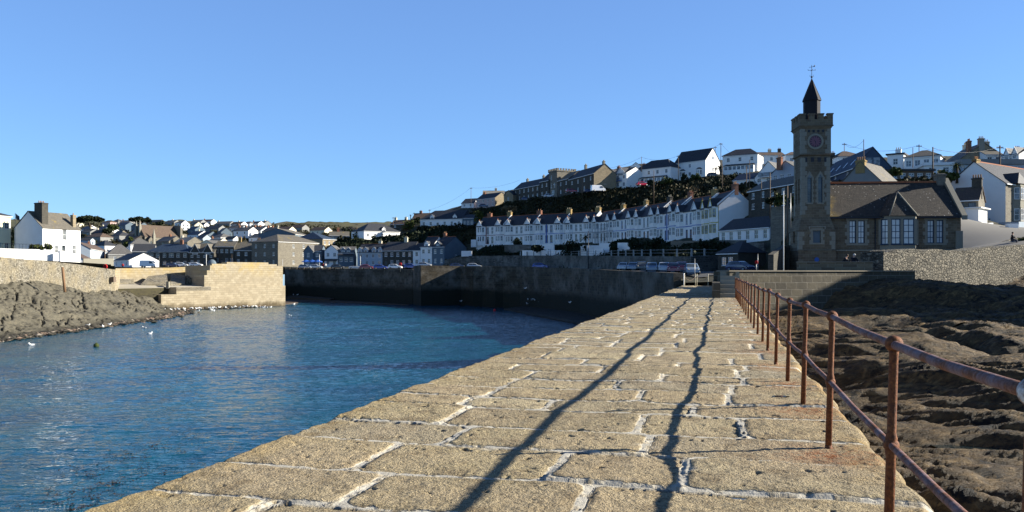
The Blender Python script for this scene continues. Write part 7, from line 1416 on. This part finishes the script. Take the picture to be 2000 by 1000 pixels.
for k,(px,py) in enumerate(((1026,565),(1031,587),(1039,587),(1045,588),(1030,595),(1054,593),(1057,595),(1113,593),(900,590),(573,577),(581,577))):
    D = np.interp(px,[560,900,1020,1060,1113],[255,205,186,178,158]); p = G(px,D); gull(p.x,p.y,max(Z(py,D),.05),1,['white gull high on the dark ledge of the curved harbour wall','white gull, leftmost of three close together under the dark wall','white gull, middle of three close together under the dark wall','white gull, rightmost of three close together under the dark wall','white gull below the three close together','white gull, upper one of a pair under the dark wall','white gull, lower one of a pair under the dark wall','white gull alone at the right foot of the dark wall','white gull at the water edge under the tall buttress','white gull, left one of two standing at the dark wall beside the pier head','white gull, right one of two standing at the dark wall beside the pier head'][k])
# ledge so that the high gull stands on something
p = G(1026,186); m = MB(); m.box(p.x-.4,p.x+.4,p.y-.2,p.y+3,Z(565,186)-.2,Z(565,186)); tag(m.build('wall_ledge',M['quaywall']),'small stone ledge high on the dark curved harbour wall','ledge')
p = G(578,255); m = MB(); m.prism([(p.x-3,p.y-1),(p.x+14,p.y-12),(p.x+14,p.y-2),(p.x-3,p.y+6)],-1,[.9,.5,.9,1.2]); tag(m.build('shingle_bank',M['bark']),kind='structure')

# ------------------------------------------------------------------ people
def person(loc,rzv,label,J,skin_r,top,bot,hair,hairm,child=1.0):
    """J: joints for one continuous skinned body; clothing skinned over it"""
    root = empty('person',loc,rzv,label,'person'); root.scale = (child,)*3
    def skin(name,keys,edges,rad,mat):
        me = bpy.data.meshes.new(name); me.from_pydata([J[k] for k in keys],[(keys.index(a),keys.index(b)) for a,b in edges],[]); o = link(name,me,root); me.materials.append(mat); sk = o.modifiers.new('skin','SKIN')
        for i,k in enumerate(keys): r_ = rad[k]; me.skin_vertices[0].data[i].radius = (r_,r_)
        me.skin_vertices[0].data[0].use_root = True; sk.use_smooth_shade = True; sb = o.modifiers.new('sub','SUBSURF'); sb.levels = 1; sb.render_levels = 2; return o
    E = [('pelvis','waist'),('waist','chest'),('chest','neck'),('neck','head'),('head','crown'),('chest','shL'),('shL','elL'),('elL','haL'),('chest','shR'),('shR','elR'),('elR','haR'),('pelvis','hiL'),('hiL','knL'),('knL','anL'),('anL','toL'),('pelvis','hiR'),('hiR','knR'),('knR','anR'),('anR','toR')]
    keys = ['pelvis','waist','chest','neck','head','crown','shL','elL','haL','shR','elR','haR','hiL','knL','anL','toL','hiR','knR','anR','toR']
    rad = dict(pelvis=.13,waist=.12,chest=.14,neck=.055,head=.095,crown=.07,shL=.06,elL=.045,haL=.04,shR=.06,elR=.045,haR=.04,hiL=.085,knL=.06,anL=.045,toL=.045,hiR=.085,knR=.06,anR=.045,toR=.045)
    skin('body',keys,E,rad,skin_r)
    ck = ['waist','chest','collar','shL','elL','wrL','shR','elR','wrR','hem']; J['collar'] = tuple(a*.5+b*.5 for a,b in zip(J['chest'],J['neck'])); J['wrL'] = tuple(a*.15+b*.85 for a,b in zip(J['elL'],J['haL'])); J['wrR'] = tuple(a*.15+b*.85 for a,b in zip(J['elR'],J['haR'])); J['hem'] = tuple(a*.4+b*.6 for a,b in zip(J['waist'],J['pelvis']))
    skin('jacket',ck,[('waist','chest'),('chest','collar'),('chest','shL'),('shL','elL'),('elL','wrL'),('chest','shR'),('shR','elR'),('elR','wrR'),('waist','hem')],dict(waist=.16,chest=.18,collar=.09,shL=.085,elL=.07,wrL=.06,shR=.085,elR=.07,wrR=.06,hem=.17),top)
    lk = ['pelvis','hiL','knL','anL','hiR','knR','anR']; skin('trousers',lk,[('pelvis','hiL'),('hiL','knL'),('knL','anL'),('pelvis','hiR'),('hiR','knR'),('knR','anR')],dict(pelvis=.15,hiL=.105,knL=.08,anL=.065,hiR=.105,knR=.08,anR=.065),bot)
    h_ = MB(); c = J['head']; h_.ball((c[0],c[1]+.025,c[2]+.055),.112,12,8,(.98,1.0,.9)); h_.build('hair',hairm,root); return root
def stand(dx=0,lean=0.0,arms=0):
    J = dict(pelvis=(0,0,.95),waist=(0,-.01-lean*.1,1.12),chest=(0,-.02-lean*.3,1.36),neck=(0,-.02-lean*.4,1.50),head=(0,-.04-lean*.5,1.62),crown=(0,-.03-lean*.5,1.70),shL=(-.19,-.02-lean*.3,1.42),shR=(.19,-.02-lean*.3,1.42),hiL=(-.10,0,.90),hiR=(.10,0,.90),knL=(-.11,-.02,.48),knR=(.11,-.03,.48),anL=(-.11,.02,.08),anR=(.11,.0,.08),toL=(-.12,-.14,.04),toR=(.12,-.16,.04))
    if arms: J.update(elL=(-.27,-.2-lean*.3,1.17),haL=(-.08,-.42-lean*.3,1.14),elR=(.27,-.2-lean*.3,1.17),haR=(.08,-.42-lean*.3,1.16))
    else: J.update(elL=(-.25,.02,1.14),haL=(-.26,-.05,.88),elR=(.25,.03,1.14),haR=(.27,-.04,.88))
    return J
sk = m_plain('skin',(.55,.33,.24),.6,.05); dk = m_plain('dark_coat',(.012,.013,.02),.8); jn = m_plain('dark_jeans',(.03,.035,.06),.85); hb = m_plain('brown_hair',(.04,.025,.015),.7); hg = m_plain('grey_hair',(.55,.53,.50),.7); rc = m_plain('red_coat',(.55,.03,.03),.8); wc = m_plain('white_top',(.7,.7,.68),.8)
D = 63.2; p = G(1646.5,D); person((p.x,p.y,Z(503,D)+.10-1.62+.02),.9,'brown haired person in a dark coat leaning on the parapet below the clock tower',stand(0,.6,1),sk,dk,jn,hb,hb,1.0)
D = 63.0; p = G(1665.5,D); person((p.x,p.y,Z(500.5,D)-1.62),.35,'stout grey haired person in dark coat leaning on the parapet below the hall',stand(0,.3,1),sk,dk,jn,hg,hg,1.03)
D = 84; p = G(1966,D); J = stand(0,0,1); J.update(pelvis=(0,0,.55),waist=(0,-.02,.72),chest=(0,-.06,.96),neck=(0,-.07,1.10),head=(0,-.09,1.22),crown=(0,-.08,1.30),shL=(-.19,-.06,1.02),shR=(.19,-.06,1.02),elL=(-.26,-.18,.80),haL=(-.1,-.38,.72),elR=(.26,-.18,.80),haR=(.1,-.38,.72),hiL=(-.1,-.05,.52),hiR=(.1,-.05,.52),knL=(-.12,-.45,.50),knR=(.12,-.45,.50),anL=(-.12,-.48,.10),anR=(.12,-.48,.10),toL=(-.12,-.62,.05),toR=(.12,-.62,.05)); person((p.x,p.y-.9,Z(477,D)-.1),.8,'person dressed in black sitting by the low wall beside the road on the right',J,sk,dk,jn,hb,hb)
D = 250; p = G(632,D); person((p.x,p.y,Z(525,D)),0,'person in a red coat standing on the quay by the picnic tables',stand(),sk,rc,jn,hb,hb,1.1); p = G(636,D); person((p.x,p.y,Z(525,D)),.5,'person in a white top right of the red coated one on the quay',stand(),sk,wc,jn,hb,hb,1.05)
D = 215; p = G(240,D); person((p.x,p.y,Z(526,D)),0,'person in a red jacket walking behind the low sunlit wall on the left',stand(),sk,rc,jn,hb,hb,1.0)
